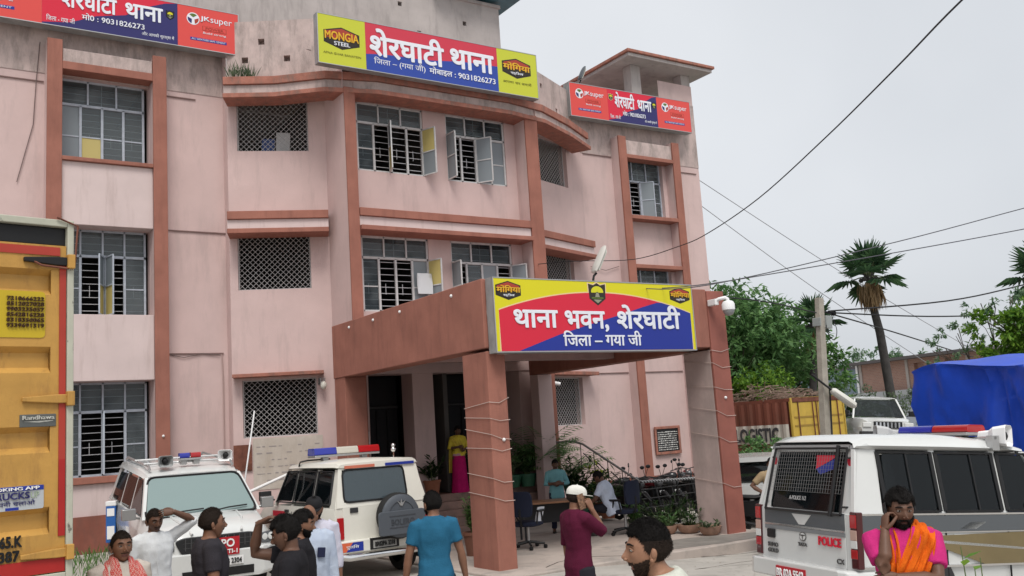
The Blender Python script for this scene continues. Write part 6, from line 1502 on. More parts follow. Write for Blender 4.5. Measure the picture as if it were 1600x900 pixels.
# --- left cluster
person('man with a red checked scarf round his neck, lower left corner', (1.56, 8.05, 0), 168, 1.68, 1, head=(4, 4, 0), shirt=cloth_mat('cream_shirt', (.56, .50, .44)), sleeve=1.0, trousers=GREYTR, hair='buzz', extra=gamcha, seed=2)
def open_collar(t, U, Hm, s, J): pass
person('thin man in open white shirt shading his brow with one hand', (2.33, 10.35, 0), 176, 1.70, 2, head=(-6, -10, 4), shirt=WHITESH, sleeve=1.05, trousers=GREYTR, hair='buzz', buttons=True, shirt_fit=1.06, build=.93, seed=3,
       armL=('ik', (-.155, .15, 1.645), (-1, .25, .25), (.93, -.20, .02), (.1, .9, .35), .30, -1, .3))
person('stocky man in charcoal t-shirt in profile facing right, before the SUV grille', (2.31, 8.27, 0), 97, 1.77, 1, head=(-3, 3, 0), shirt=CHAR, sleeve=.62, trousers=DKTR, hair='buzz', collar=False, build=1.10, seed=4)
person('young man in black t-shirt facing left with a hand on his hair', (2.49, 6.87, 0), 296, 1.74, 2, head=(4, -14, 0), shirt=BLACKTEE, sleeve=.55, trousers=DKTR, hair='full', collar=False, seed=5,
       armR=('ik', (.045, .21, 1.655), (.1, 1, -.15), (-.15, -.80, .36), (.1, .35, 1), .40, 1, .3))
person('bearded man in black shirt facing right behind the hand-on-head youth', (3.06, 8.15, 0), 112, 1.68, 1, head=(0, -4, 0), shirt=BLACKTEE, sleeve=.6, trousers=DKTR, hair='full', beard=.009, seed=6)
def pocket_phone(t, U, Hm, s, J):
    q = MB(); q.T = U @ Matrix.Translation((-.085, .142, 1.25)) @ Matrix.Rotation(R(-6), 4, 'Y'); q.box(-.036, .036, -.006, .012, -.045, .045); q.build('shirt_pocket_phone', mat('navy_case', (.012, .016, .05), .4), t, bevel=.005)
person('balding man in pale blue checked shirt with a dark phone in his pocket', (3.36, 8.74, 0), 190, 1.69, 1, head=(10, -8, 0), shirt=PALEBLUE, sleeve=1.6, trousers=GREYTR, hair='fringe', shirt_fit=1.05, buttons=True, extra=pocket_phone, seed=7)
person('man in black cap and pale lilac shirt looking down beside the jeep', (3.77, 9.62, 0), 205, 1.70, 1, head=(0, -16, 0), shirt=LILAC, sleeve=1.6, trousers=DKTR, hair='short', beard=.008, cap=CAPB, seed=8)
person('man in blue polo shirt seen from behind near the steps', (4.44, 8.28, 0), 22, 1.72, 1, head=(-26, 0, 0), shirt=TEALP, sleeve=.62, trousers=DKTR, hair='short', beard=.006, build=.93, shirt_fit=1.0, legs='walk', seed=9,
       armR=((.28, -.02, -1), (.16, .16, -1), (0, .15, -1), (1, 0, 0), .5), armL=((-.28, .0, -1), (-.16, .14, -1), (0, .15, -1), (-1, 0, 0), .5))
# --- man in maroon kurta on the phone
L_ = (5.66, 7.62, 0); Bg = 96
t, U, Hm, J = person('man in maroon kurta and white cap phoning, back half turned to us', L_, Bg, 1.68, 1, head=(8, -6, 0), shirt=MAROON, sleeve=1.0, hem=.60, trousers=DKTR, hair='buzz', cap=CAPW, shirt_fit=1.0, build=.92, seed=10,
       armR=('ik', (.120, .115, 1.455), (.10, .22, -1), (-.25, -.28, .95), (.95, .2, .1), .80, -1, .7))
W_ = J['R'][2]; pp = Hm @ Vector((.094, .012, -.030)); phone_at(U, world_pt(L_, Bg, pp), Matrix.Rotation(R(-Bg), 4, 'Z') @ Matrix.Rotation(R(90), 4, 'Z') @ Matrix.Rotation(R(-12), 4, 'Y'), 'brown patterned phone held to the ear of the man in the white cap', mat('floral_case', (.30, .17, .10), .4, col2=(.05, .025, .02), vscale=60))
# --- foreground head
person('man with fresh fade haircut and beard in profile, bottom foreground', (3.24, 3.50, 0), 302, 1.80, 0, head=(0, 15, 0), lean=13, shirt=CREAM, sleeve=.6, trousers=GREYTR, hair='fade', beard=.0014, collar=False, seed=11)
# --- pink t-shirt, orange scarf
L_ = (5.46, 3.88, 0); Bg = 222
t, U, Hm, J = person('man in hot pink t-shirt and orange scarf phoning beside the police wagon', L_, Bg, 1.72, 2, head=(-6, -5, -3), shirt=PINKT, sleeve=.72, trousers=DKTR, hair='full', beard=.012, collar=False, build=1.04, extra=orange_sash, seed=12,
       armR=('ik', (.125, .115, 1.455), (.30, .25, -1), (-.20, -.30, .95), (.95, .25, .1), .80, -1, .7), armL=('ik', (.10, .20, 1.185), (-1, .1, -.45), (.96, .12, .05), (.1, 1, .3), .55, 1, .4))
W_ = J['R'][2]; pp = Hm @ Vector((.094, .012, -.030)); phone_at(U, world_pt(L_, Bg, pp), Matrix.Rotation(R(-Bg), 4, 'Z') @ Matrix.Rotation(R(90), 4, 'Z') @ Matrix.Rotation(R(-12), 4, 'Y'), 'dark phone held to the ear of the man in pink')
# --- under the porch
person('man in teal shirt standing with folded arms behind the table', (11.98, 16.75, .045), 205, 1.53, 2, head=(0, -4, 0), shirt=TEALS, sleeve=1.55, trousers=NAVYTR, hair='full', seed=13,
       armR=((.30, .25, -.9), (-.95, .42, .10), (-.9, .1, .2), (0, 1, .2), .4, -1), armL=((-.30, .25, -.9), (.92, .50, .02), (.9, .1, .0), (0, 1, .2), .4, 1))
person('seated man in bluish white shirt leaning over the table, back to us', (12.26, 15.25, .045), 326, 1.72, 2, head=(0, -22, 0), lean=20, shirt=WHITEBL, sleeve=.75, trousers=DKTR, hair='short', legs='sit', hip_z=.52, build=1.12, seed=14,
       armR=((.2, .75, -.65), (-.2, .9, -.1), (0, 1, -.1), (0, 0, 1), .4), armL=((-.2, .70, -.7), (.2, .9, -.1), (0, 1, -.1), (0, 0, 1), .4))
person('policeman in khaki behind the right porch column, hand on hip', (12.85, 11.55, -.1), 205, 1.60, 2, head=(20, -6, 0), shirt=KHAKI, sleeve=.75, trousers=KHAKI, hair='short', seed=15, legs='stand',
       armR=((.72, -.2, -.66), (-.70, .45, -.55), (-.5, .4, -.6), (1, 0, 0), .4))
# --- woman in the doorway
def saree(t, U, Hm, s, J):
    q = MB(); rings = []
    for z, a, b in ((.0, .235, .20), (.04, .23, .195), (.3, .205, .165), (.6, .19, .145), (.85, .175, .125), (1.0, .155, .108)):
        ring = []
        for k in range(48): an = 2*math.pi*k/48; w = 1 + .035*math.sin(an*14)*(1 - z*.8); ring.append(Vector((a*w*math.cos(an), b*w*math.sin(an), z))*s)
        rings.append(ring)
    q.loft(rings); q.build('skirt', cloth_mat('magenta_saree', (.55, .015, .15), var=.15), t)
    q = MB(); path = [((-.15, .06, .95), (-.5, 1, 0)), ((-.05, .13, 1.10), (0, 1, 0)), ((.06, .125, 1.27), (.2, 1, .2)), ((.14, .05, 1.42), (.5, .3, 1)), ((.15, -.07, 1.40), (.4, -.6, .8)), ((.13, -.125, 1.2), (.2, -1, 0)), ((.14, -.14, .9), (.2, -1, 0)), ((.15, -.15, .5), (.2, -1, 0))]
    ribbon(q, [(U @ p, U.to_3x3() @ n) for p, n in smooth_path([(Vector(a), Vector(b)) for a, b in path])], .17, .008, folds=3, amp=.009); q.build('saree_end', cloth_mat('yellow_saree_end', (.70, .55, .08), var=.2), t)
    q = MB(); q.loft([ering((0, 0, z), a, b, U) for z, a, b in ((.93, .168, .12), (.98, .165, .118), (1.01, .158, .112))]); q.build('waist_fold', cloth_mat('pale_pink_border', (.62, .36, .38)), t)
person('woman in yellow blouse and magenta saree standing in the dark doorway', (11.62, 20.2, .85), 188, 1.58, 2, head=(-12, -4, 0), shirt=cloth_mat('yellow_blouse', (.74, .60, .07)), sleeve=1.3, hem=.92, hair='long', female=True, collar=False, extra=saree, seed=16,
       armR=((.40, .15, -.9), (-.75, .60, .12), (-.8, .3, .1), (0, 1, .2), .4, -1), armL=((-.35, .05, -.95), (.55, .70, -.1), (.7, .4, 0), (0, 1, .2), .4, 1))
# ------------------------------------------------------------------ foliage helpers
def leaf_mat(name, c1, c2, rough=.55):
    if name in MATS: return MATS[name]
    m = bpy.data.materials.new(name); m.use_nodes = True; nt = m.node_tree; N = nt.nodes; L = nt.links; b = N['Principled BSDF']
    b.inputs['Roughness'].default_value = rough; b.inputs['Specular IOR Level'].default_value = .25
    gi = N.new('ShaderNodeNewGeometry'); rp = N.new('ShaderNodeValToRGB'); rp.color_ramp.elements[0].color = (*c1, 1); rp.color_ramp.elements[1].color = (*c2, 1)
    L.new(gi.outputs['Random Per Island'], rp.inputs['Fac']); L.new(rp.outputs['Color'], b.inputs['Base Color'])
    tl = N.new('ShaderNodeBsdfTranslucent'); L.new(rp.outputs['Color'], tl.inputs['Color']); mx = N.new('ShaderNodeMixShader'); mx.inputs['Fac'].default_value = .42
    L.new(b.outputs['BSDF'], mx.inputs[1]); L.new(tl.outputs['BSDF'], mx.inputs[2]); L.new(mx.outputs['Shader'], N['Material Output'].inputs['Surface'])
    MATS[name] = m; return m
LEAF_D = leaf_mat('deep_green_leaf', (.055, .14, .045), (.17, .31, .11)); LEAF_M = leaf_mat('mid_green_leaf', (.058, .145, .042), (.17, .31, .09)); LEAF_Y = leaf_mat('bright_green_leaf', (.06, .16, .02), (.20, .34, .04)); LEAF_B = leaf_mat('blue_green_leaf', (.06, .13, .07), (.18, .27, .15))
LEAF_G = leaf_mat('grey_green_leaf', (.07, .11, .06), (.17, .22, .13)); LEAF_K = leaf_mat('dark_pot_leaf', (.012, .035, .012), (.05, .10, .03)); LEAF_V = leaf_mat('variegated_leaf', (.12, .22, .08), (.42, .46, .30)); LEAF_YY = leaf_mat('yellow_green_leaf', (.22, .28, .03), (.45, .45, .05))
PALM_L = leaf_mat('palm_fan_leaf', (.028, .070, .034), (.075, .145, .060)); DRY = leaf_mat('dry_frond', (.20, .13, .07), (.48, .34, .19)); BARK = mat('bark', (.10, .08, .065), .9, var=.3, vscale=6, bump=.6, bscale=20); PBARK = mat('palm_trunk', (.065, .06, .058), .9, var=.25, vscale=5, bump=.6, bscale=14)
def rnd_dir(): 
    z = random.uniform(-1, 1); a = random.uniform(0, 2*math.pi); r = math.sqrt(1 - z*z); return Vector((r*math.cos(a), r*math.sin(a), z))
def leaf(mb, p, d, n, L, w):
    """one pointed leaf with a bent midrib"""
    d = d.normalized(); s = d.cross(n); s = s.normalized() if s.length > 1e-5 else d.orthogonal().normalized(); u = s.cross(d)
    a, m, t = p, p + d*L*.5 - u*L*.05, p + d*L - u*L*.18
    mb.add([a, m + s*w/2, t, m - s*w/2], [(0, 1, 2), (0, 2, 3)])
def crown(mb, blobs, n, L, seed):
    """leaves in clumps through several uneven masses (centre, radii)"""
    random.seed(seed); tot = sum(r[0]*r[1]*r[2] for c, r in blobs)**1
    for c, r in blobs:
        k = int(n*(r[0]*r[1]*r[2])/tot); nc = max(6, k//26)
        for _ in range(nc):
            d = rnd_dir(); rad = random.uniform(.25, 1.0)**.45*random.uniform(.85, 1.12); cc = Vector(c) + Vector((d.x*r[0]*rad, d.y*r[1]*rad, d.z*r[2]*rad)); cs = random.uniform(.25, .55)*min(r)*.55
            for _ in range(26):
                q = rnd_dir()*cs*random.random()**.4; q.z *= .7; dd = (rnd_dir() + Vector((d.x, d.y, d.z*.3 - .25))*.9); leaf(mb, cc + q, dd, rnd_dir()*.6 + Vector((0, 0, 1)), L*random.uniform(.7, 1.35), L*random.uniform(.35, .55))
def tree(label, base, blobs, n, L, m, seed, trunk_r=.16, group='trees around the yard', name='leafy_tree', cat='tree', limbs=True):
    t = thing(name, label, cat, base, 0, group); b = Vector(base); random.seed(seed)
    top = sum((Vector(c) for c, r in blobs), Vector((0, 0, 0)))/len(blobs) - b
    mb = MB(); hz = min(c[2] - r[2]*.3 for c, r in blobs) - b.z
    k = Vector((top.x*.25, top.y*.25, hz*.7)); mb.tube([(0, 0, -.1), (top.x*.08, top.y*.08, hz*.35), k], [trunk_r*1.25, trunk_r, trunk_r*.75], 9)
    for c, r in blobs:
        e = Vector(c) - b; mid = k.lerp(e, .5) + Vector((random.uniform(-.3, .3), random.uniform(-.3, .3), .15)); mb.tube([k - Vector((0, 0, .05)), mid, e], [trunk_r*.6, trunk_r*.35, trunk_r*.12], 6)
        for _ in range(4):
            d = rnd_dir(); d.z = abs(d.z)*.6; mb.tube([mid, mid.lerp(e, .5) + d*min(r)*.3, e + Vector((d.x*r[0], d.y*r[1], d.z*r[2]))*.75], [trunk_r*.22, trunk_r*.14, .012], 5)
    mb.build('trunk', BARK, t)
    mb = MB(); crown(mb, [(Vector(c) - b, r) for c, r in blobs], n, L, seed); mb.build('crown', m, t, fix=False)
    return t

# ------------------------------------------------------------------ palms
def fan_leaf(mb, mbs, o, d, up, pet, L, seed, droop=.2, nb=17):
    random.seed(seed); d = d.normalized(); tip = o + d*pet - Vector((0, 0, pet*.10)); mbs.tube([o, o.lerp(tip, .5) + Vector((0, 0, .04)), tip], [.035, .025, .018], 5)
    s = d.cross(Vector((0, 0, 1))); s = s.normalized() if s.length > .1 else Vector((1, 0, 0)); s = (s + up*.0).normalized(); n = s.cross(d).normalized()
    for k in range(nb):
        a = R(-118 + 236*k/(nb-1)); bd = d*math.cos(a) + s*math.sin(a); Lk = L*(1 - .22*abs(math.sin(a)) + random.uniform(-.07, .05)); w = L*.12
        e = tip + bd*Lk - Vector((0, 0, droop*Lk)) + n*random.uniform(-.05, .05); m_ = tip + bd*Lk*.55 + n*.03; sd = bd.cross(n)*w/2
        mb.add([tip, m_ + sd, e + sd*.15, e - sd*.15, m_ - sd], [(0, 1, 2), (0, 2, 3), (0, 3, 4)])
def palm(label, pts, r0, crown_r, nl, seed, skirt=True, group='fan palms'):
    t = thing('fan_palm', label, 'palm tree', pts[0], 0, group); b = Vector(pts[0]); P = [Vector(p) - b for p in pts]
    mb = MB(); mb.tube([p for p in P], [r0*(1.15 - .4*i/(len(P)-1)) for i in range(len(P))], 12); mb.build('trunk', PBARK, t)
    c = P[-1]; lf = MB(); st = MB(); random.seed(seed)
    for k in range(nl):
        el = R(80) - R(112)*(k/nl)**1.5; az = k*2.39996 + random.uniform(-.2, .2); d = Vector((math.cos(az)*math.cos(el), math.sin(az)*math.cos(el), math.sin(el)))
        fan_leaf(lf, st, c + Vector((0, 0, .1)), d, d, crown_r*.50, crown_r*.66, seed*100 + k, .06 if el > .2 else .28)
    lf.build('fronds', PALM_L, t, fix=False); st.build('leaf_stalks', mat('palm_stalk', (.13, .16, .08), .7), t)
    if skirt:
        q = MB()
        for k in range(420):
            az = random.uniform(0, 6.283); rr = crown_r*random.uniform(.05, .30); z0 = -random.uniform(.05, .38)*crown_r; Lk = crown_r*random.uniform(.25, .60); d = Vector((math.cos(az)*random.uniform(.0, .42), math.sin(az)*random.uniform(.0, .42), -1)); leaf(q, c + Vector((math.cos(az)*rr, math.sin(az)*rr, z0)), d, Vector((math.cos(az), math.sin(az), .2)), Lk, .09)
        q.build('dead_fronds', DRY, t, fix=False)
        q = MB()
        for k in range(14): az = k*.9; q.tube([c + Vector((math.cos(az)*.05, math.sin(az)*.05, -.1)), c + Vector((math.cos(az)*.22, math.sin(az)*.22, .28))], [.05, .03], 5)
        for k in range(5): az = k*1.4 + .4; q.ball(c + Vector((math.cos(az)*.32, math.sin(az)*.32, -.02)), .09, 8, 6)
        q.build('leaf_bases', PBARK, t)
    return t
palm('tall slightly leaning fan palm with a dry brown skirt, standing clear against the sky', [(32.21, 22.55, 0), (32.06, 22.52, 2.44), (31.62, 22.36, 5.0), (31.32, 22.32, 6.04), (31.21, 22.26, 7.05)], .165, 1.45, 17, 11)
palm('smaller fan palm half hidden behind the concrete pole', [(31.1, 25.4, 0), (31.05, 25.3, 3.2), (31.1, 24.95, 5.6)], .16, 1.2, 13, 12)
palm('fan palm whose frond tips reach in at the right edge', [(30.6, 15.3, 0), (30.6, 15.4, 3), (30.62, 15.45, 5.9)], .16, 1.3, 18, 13, skirt=False)

# ------------------------------------------------------------------ trees and bushes beyond the yard
tree('dark spreading tree directly behind the right porch column', (25.6, 24.2, 0), [((25.9, 24.4, 5.3), (2.2, 2.2, 1.9)), ((24.8, 25.2, 6.2), (1.7, 1.7, 1.2)), ((27.4, 24.6, 4.4), (1.9, 1.9, 1.6)), ((26.8, 25.9, 6.3), (1.3, 1.3, .8)), ((24.9, 23.6, 4.0), (1.6, 1.5, 1.4))], 11000, .27, LEAF_D, 21)
tree('rounded mid green tree left of the concrete pole', (31.0, 27.6, 0), [((30.2, 27.8, 5.0), (2.2, 2.2, 1.7)), ((32.2, 27.4, 5.0), (1.9, 1.9, 1.5)), ((31.0, 28.4, 6.2), (1.6, 1.6, .8)), ((33.4, 27.2, 3.8), (1.7, 1.7, 1.5))], 10000, .28, LEAF_M, 22)
tree('broad tree filling the gap behind the brown container', (29.6, 30.5, 0), [((28.6, 29.5, 3.6), (2.6, 2.0, 1.9)), ((31.5, 30.0, 3.6), (2.4, 2.0, 1.8)), ((34.5, 29.5, 3.4), (2.2, 2.0, 1.8))], 9000, .30, LEAF_D, 23)
tree('bright green bush behind the right porch column', (23.6, 21.9, 0), [((23.6, 22.0, 2.6), (1.3, 1.3, 1.1)), ((24.9, 22.6, 3.2), (1.3, 1.2, .9)), ((22.2, 22.6, 1.6), (.9, 1.2, 1.0))], 3600, .17, LEAF_Y, 24, .06, 'bushes along the yard edge', 'bush', 'bush')
tree('dark leafy bush in front of the brown container', (20.9, 18.6, 0), [((20.9, 18.9, .75), (.9, .9, .75)), ((21.4, 20.4, .9), (.7, .8, .8)), ((19.75, 18.1, 1.15), (.6, .6, .75)), ((20.0, 17.7, .6), (.8, .8, .6))], 3200, .14, LEAF_D, 25, .05, 'bushes along the yard edge', 'bush', 'bush')
tree('grey green scrub below the tall palm, left of the pickup', (29.0, 22.2, 0), [((28.9, 22.6, 2.1), (1.2, 1.2, 1.0)), ((30.4, 22.6, 1.9), (1.5, 1.3, 1.0)), ((32.4, 22.0, 2.0), (1.3, 1.2, 1.0)), ((31.6, 23.0, 2.2), (1.2, 1.2, .7))], 4800, .14, LEAF_G, 26, .05, 'bushes along the yard edge', 'bush', 'bush')
tree('mid green bush between the pole and the pickup', (26.8, 20.2, 0), [((26.9, 20.7, 1.2), (.9, .9, 1.0)), ((27.4, 20.9, 2.0), (.8, .8, .7))], 2200, .14, LEAF_M, 27, .05, 'bushes along the yard edge', 'bush', 'bush')
tree('yellow green bush between the pickup and the blue tarpaulin', (30.6, 19.3, 0), [((30.7, 19.3, 1.5), (.9, .9, 1.1)), ((31.2, 19.0, 2.2), (.7, .7, .6))], 2000, .13, LEAF_Y, 28, .05, 'bushes along the yard edge', 'bush', 'bush')
tree('bright leafy tree rising behind the blue tarpaulin at the right edge', (22.6, 11.2, 0), [((22.0, 11.5, 3.75), (.8, .8, .7)), ((22.9, 10.7, 4.4), (1.0, 1.0, .75)), ((21.9, 11.9, 3.2), (.8, .8, .5)), ((23.2, 10.2, 3.6), (1.1, 1.1, .8)), ((21.7, 12.1, 3.9), (.7, .7, .6))], 9000, .16, LEAF_Y, 29)
tree('thin feathery tree with sky showing through, right of the far building', (22.4, 12.9, 0), [((22.0, 12.6, 4.3), (.8, .8, .5)), ((21.6, 13.2, 3.8), (.8, .8, .4)), ((23.0, 12.2, 4.3), (.9, .9, .55)), ((22.5, 11.9, 4.5), (.7, .7, .4)), ((21.2, 13.4, 3.4), (.6, .6, .35))], 1500, .10, LEAF_B, 30, .05)
tree('distant hazy tree above the far brick building', (69.5, 50.4, 0), [((69.3, 50.2, 5.6), (3.6, 3.0, 1.6)), ((66.3, 53.2, 5.2), (2.4, 2.4, 1.3)), ((72.0, 46.6, 5.4), (2.4, 2.4, 1.3))], 3600, .36, LEAF_B, 31, .25)
tree('low dark trees far behind the right edge', (60, 24, 0), [((58, 26, 3.2), (4, 3, 1.8)), ((62, 20, 3.4), (4, 3, 1.8)), ((57, 31, 3.0), (3, 3, 1.6))], 3600, .34, LEAF_D, 32, .25)

# ------------------------------------------------------------------ far buildings
fb = thing('brick_building', 'long unfinished brick building with flat roof slab beyond the pickup', 'building', (51.0, 34.0, 0.0))
A_, B_ = Vector((51.2, 38.0, 0)), Vector((49.2, 28.6, 0)); u_ = (B_ - A_).normalized(); n_ = Vector((u_.y, -u_.x, 0)); Lb = (B_ - A_).length
BRICK = bpy.data.materials.new('far_brickwork'); BRICK.use_nodes = True; nt = BRICK.node_tree; bn = nt.nodes.new('ShaderNodeTexBrick'); bn.inputs['Color1'].default_value = (.36, .20, .15, 1); bn.inputs['Color2'].default_value = (.30, .165, .125, 1); bn.inputs['Mortar'].default_value = (.36, .30, .26, 1); bn.inputs['Scale'].default_value = 2.6
nt.links.new(bn.outputs['Color'], nt.nodes['Principled BSDF'].inputs['Base Color']); nt.nodes['Principled BSDF'].inputs['Roughness'].default_value = .9; tq = nt.nodes.new('ShaderNodeTexCoord'); sx_ = nt.nodes.new('ShaderNodeSeparateXYZ'); cx_ = nt.nodes.new('ShaderNodeCombineXYZ'); nt.links.new(tq.outputs['Object'], sx_.inputs['Vector']); nt.links.new(sx_.outputs['Y'], cx_.inputs['X']); nt.links.new(sx_.outputs['Z'], cx_.inputs['Y']); nt.links.new(cx_.outputs['Vector'], bn.inputs['Vector'])
q = MB(); wall_panel(q, A_, B_, 3.1, 4.85, [(4.55, 5.3, 3.35, 4.6, True), (6.9, 7.9, 3.9, 4.7, True)], .25); q.build('brick_wall', BRICK, fb, world=True, fix=False)
q = MB(); wall_panel(q, A_, B_, -.5, 2.75, [], .2); q.build('wall', mat('far_whitewash', (.44, .47, .52), .9, var=.1), fb, world=True, fix=False)
q = MB(); q.prism([tuple((A_ + u_*a - n_*b).xy) for a, b in ((-.3, -.5), (Lb + .3, -.5), (Lb + .3, 8), (-.3, 8))], 2.75, 3.1, 'z'); q.build('floor_slab', mat('far_concrete', (.34, .35, .36), .9), fb, world=True)
q = MB(); q.prism([tuple((A_ + u_*a - n_*b).xy) for a, b in ((-.5, -.6), (Lb + .4, -.9), (Lb + .4, 8), (-.5, 8))], 4.85, 5.02, 'z'); q.build('roof', mat('far_dark_roof', (.10, .09, .09), .9), fb, world=True)
for a in (.0, 2.4, 3.9, 6.3, 8.4): q = MB(); q.prism([tuple((A_ + u_*(a + x) - n_*y).xy) for x, y in ((0, -.06), (.2, -.06), (.2, .2), (0, .2))], 3.1, 4.85, 'z'); q.build('concrete_post', mat('far_concrete_pale', (.40, .36, .33), .9), fb, world=True)
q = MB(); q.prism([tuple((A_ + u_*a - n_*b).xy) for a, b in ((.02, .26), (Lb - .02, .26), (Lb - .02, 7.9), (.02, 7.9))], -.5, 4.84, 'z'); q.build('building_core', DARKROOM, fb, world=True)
gb = thing('grey_building', 'blue grey low building beside the brick building, behind the concrete pole', 'building', (52.0, 41.0, 0))
q = MB(); q.prism([(51.6, 38.4), (54.5, 48.5), (60, 47), (57, 37)], -.5, 4.7, 'z'); q.build('wall', mat('blue_grey_wall', (.20, .25, .30), .85, var=.1), gb, world=True)
q = MB(); q.prism([(51.4, 38.1), (54.3, 48.7), (60.2, 47.2), (57.2, 36.8)], 4.7, 4.85, 'z'); q.build('roof', mat('far_dark_roof', (.10, .09, .09), .9), gb, world=True)
q = MB(); q.prism([(51.25, 38.2), (51.30, 38.38), (51.62, 38.35), (51.57, 38.17)], -.5, 5.1, 'z'); q.build('white_post', WHITE, gb, world=True)

# ------------------------------------------------------------------ shipping container
cn_ = thing('shipping_container', 'brown shipping container with yellow end doors and partly hidden white lettering band', 'container', (22.38, 19.16, 0.05), R(90))
CBR = mat('container_brown', (.17, .055, .035), .6, var=.22, vscale=.9, stain=(.10, .045, .03), stain_lo=.5, stain_hi=.75); CYL = mat('container_yellow', (.50, .34, .06), .55, var=.12, stain=(.30, .17, .05), stain_scale=(1, 1, .5), stain_lo=.55, stain_hi=.8)
q = MB(); prof = []; x = .12
while x < 11.8: prof += [(x, 0), (x + .07, .045), (x + .18, .045), (x + .25, 0)]; x += .34
n = len(prof); q.add([(a, b + .0, z) for z in (.15, 2.5) for a, b in prof], [(i, i+1, n+i+1, n+i) for i in range(n-1)]); q.add([(a, b + .006, z) for z in (1.28, 1.84) for a, b in prof], [(i, i+1, n+i+1, n+i) for i in range(n-1)], 1)
q.build('side_wall', [CBR, mat('worn_white_band', (.50, .47, .42), .7, var=.2, vscale=2, stain=(.28, .18, .13), stain_lo=.55, stain_hi=.75)], cn_, fix=False)
q = MB(); q.box(.05, 11.9, -2.4, -.06, .05, 2.56); q.box(0, 11.95, -.05, .0, 0, .14); q.box(0, 11.95, -.05, .002, 2.5, 2.6); q.build('container_shell', CBR, cn_)
# lettering on the band, read left to right by a viewer outside
F = Face((11.95, .056, 0), (-1, 0, 0), (0, 0, 1)); q = MB()
F.text(q, 'LOGISTIC', 9.75, 1.36, width=1.72, height=.38, bold=.03, d=.006); q.build('lettering', mat('band_letter', (.05, .05, .055), .7), cn_)
q = MB()
for y0, y1 in ((-1.21, -.06), (-2.38, -1.24)):
    q.box(-.02, .0, y0, y1, .15, 2.46)
    for z in (.55, 1.05, 1.25, 1.75, 2.0): q.box(-.034, -.021, y0 + .06, y1 - .06, z, z + .05, 1)
q.build('end_door', [CYL, mat('container_rib', (.30, .19, .04), .6)], cn_)
q = MB(); q.box(-.04, .045, -2.44, -2.38, 0, 2.6); q.box(-.04, .045, -.06, .0, 0, 2.6); q.box(-.04, .045, -2.38, -.06, 2.47, 2.6, 1); q.box(-.04, .045, -2.38, -.06, 0, .14, 0); q.build('door_frame', [CYL, RUST], cn_, bevel=.008)
q = MB()
for y in (-.30, -.95, -1.12, -1.36, -1.5, -2.1): q.tube([(-.05, y, .1), (-.05, y, 2.5)], .018, 6)
q.build('lock_rod', RUST, cn_)
q = MB(); random.seed(5)
for k in range(300): a = Vector((random.uniform(.3, 3.4), random.uniform(-2.0, -.2), 2.6)); h = .5*(1 - abs(a.x - 1.8)/1.9); a.z += random.random()*max(.05, h); d = rnd_dir(); d.z *= .3; q.bar(a, a + d*random.uniform(.3, .7), .02)
tag(q.build('brush_pile', mat('dead_twigs', (.26, .19, .15), .9, var=.3, vscale=5)), 'heap of dry twigs lying on top of the brown container', 'brush pile'); bpy.data.objects['brush_pile'].location = (22.38, 19.16, .05); bpy.data.objects['brush_pile'].rotation_euler.z = R(90)

# ------------------------------------------------------------------ truck load under a blue tarpaulin
tp = thing('covered_truck', 'truck load wrapped in a creased bright blue tarpaulin behind the police wagon', 'truck', (16.32, 11.0, 0), math.atan2(-2.9, -1.1))
TARP = mat('blue_tarpaulin', (.012, .068, .52), .42, var=.22, vscale=1.1, spec=.3, bump=.35, bscale=5)
q = MB(); N1, N2 = 40, 46; random.seed(8)
def tarp_pt(u, v):
    """u runs round the load (0..1 near face), v up; folds hang from the top edge and gather in swags"""
    return None
rings = []
W_, D_, H0, H1 = 4.6, 2.4, .95, 2.84
for j in range(N2+1):
    v = j/N2; z = H0 + (H1 - H0)*min(1, v/.78); inset = 0 if v < .78 else (v - .78)/.22
    ring = []
    for i in range(176):
        s_ = i/176*4; side = int(s_); f_ = s_ - side
        x, y = ((f_*W_, 0), (W_, f_*D_), (W_ - f_*W_, D_), (0, D_ - f_*D_))[side]
        cx, cy = W_/2, D_/2; x = cx + (x - cx)*(1 - inset*.97); y = cy + (y - cy)*(1 - inset*.97); zz = z + inset*.16 + .08*math.sin(x*1.7)*min(1, v/.7) + .10*mnoise.noise(Vector((x*.9, y*.9, 3)))
        if inset == 0:
            ox, oy = x - cx, y - cy; dl = math.hypot(ox, oy); sw = .12*math.sin(x*2.1 + 2.2*v + .8*math.sin(x*1.3))*(1 - v*.6) + .22*mnoise.noise(Vector((x*1.1, y*1.1, v*2.2))) - .20*abs(mnoise.noise(Vector((x*2.2 + v*1.5, y*2.2, v*2.0)))) - .08*abs(mnoise.noise(Vector((x*5 - v*2, y*5, v*3.0)))); x += ox/dl*sw; y += oy/dl*sw
        ring.append((x, y, zz))
    rings.append(ring)
q.loft(rings, 0, True); q.build('tarpaulin', TARP, tp, sharp=70)
q = MB(); q.box(.1, 4.5, .1, 2.3, .75, .98); q.box(.0, 6.4, .6, .8, .55, .75); q.box(.0, 6.4, 1.6, 1.8, .55, .75); q.build('cargo_bed', TRIM, tp)
for x in (1.0, 5.4):
    for y in (.25, 2.15): q = MB(); q.lathe([(.25, -.13), (.44, -.13), (.48, 0), (.44, .13), (.25, .13)], (x, y, .48), 'y', 22); q.build('wheel', RUBBER, tp)
q = MB(); q.prism([(4.7, .6), (6.3, .6), (6.35, 1.5), (6.1, 2.4), (4.7, 2.4)], .1, 2.3, 'y'); q.build('cab', mat('cab_blue', (.05, .10, .2), .4), tp, bevel=.06)

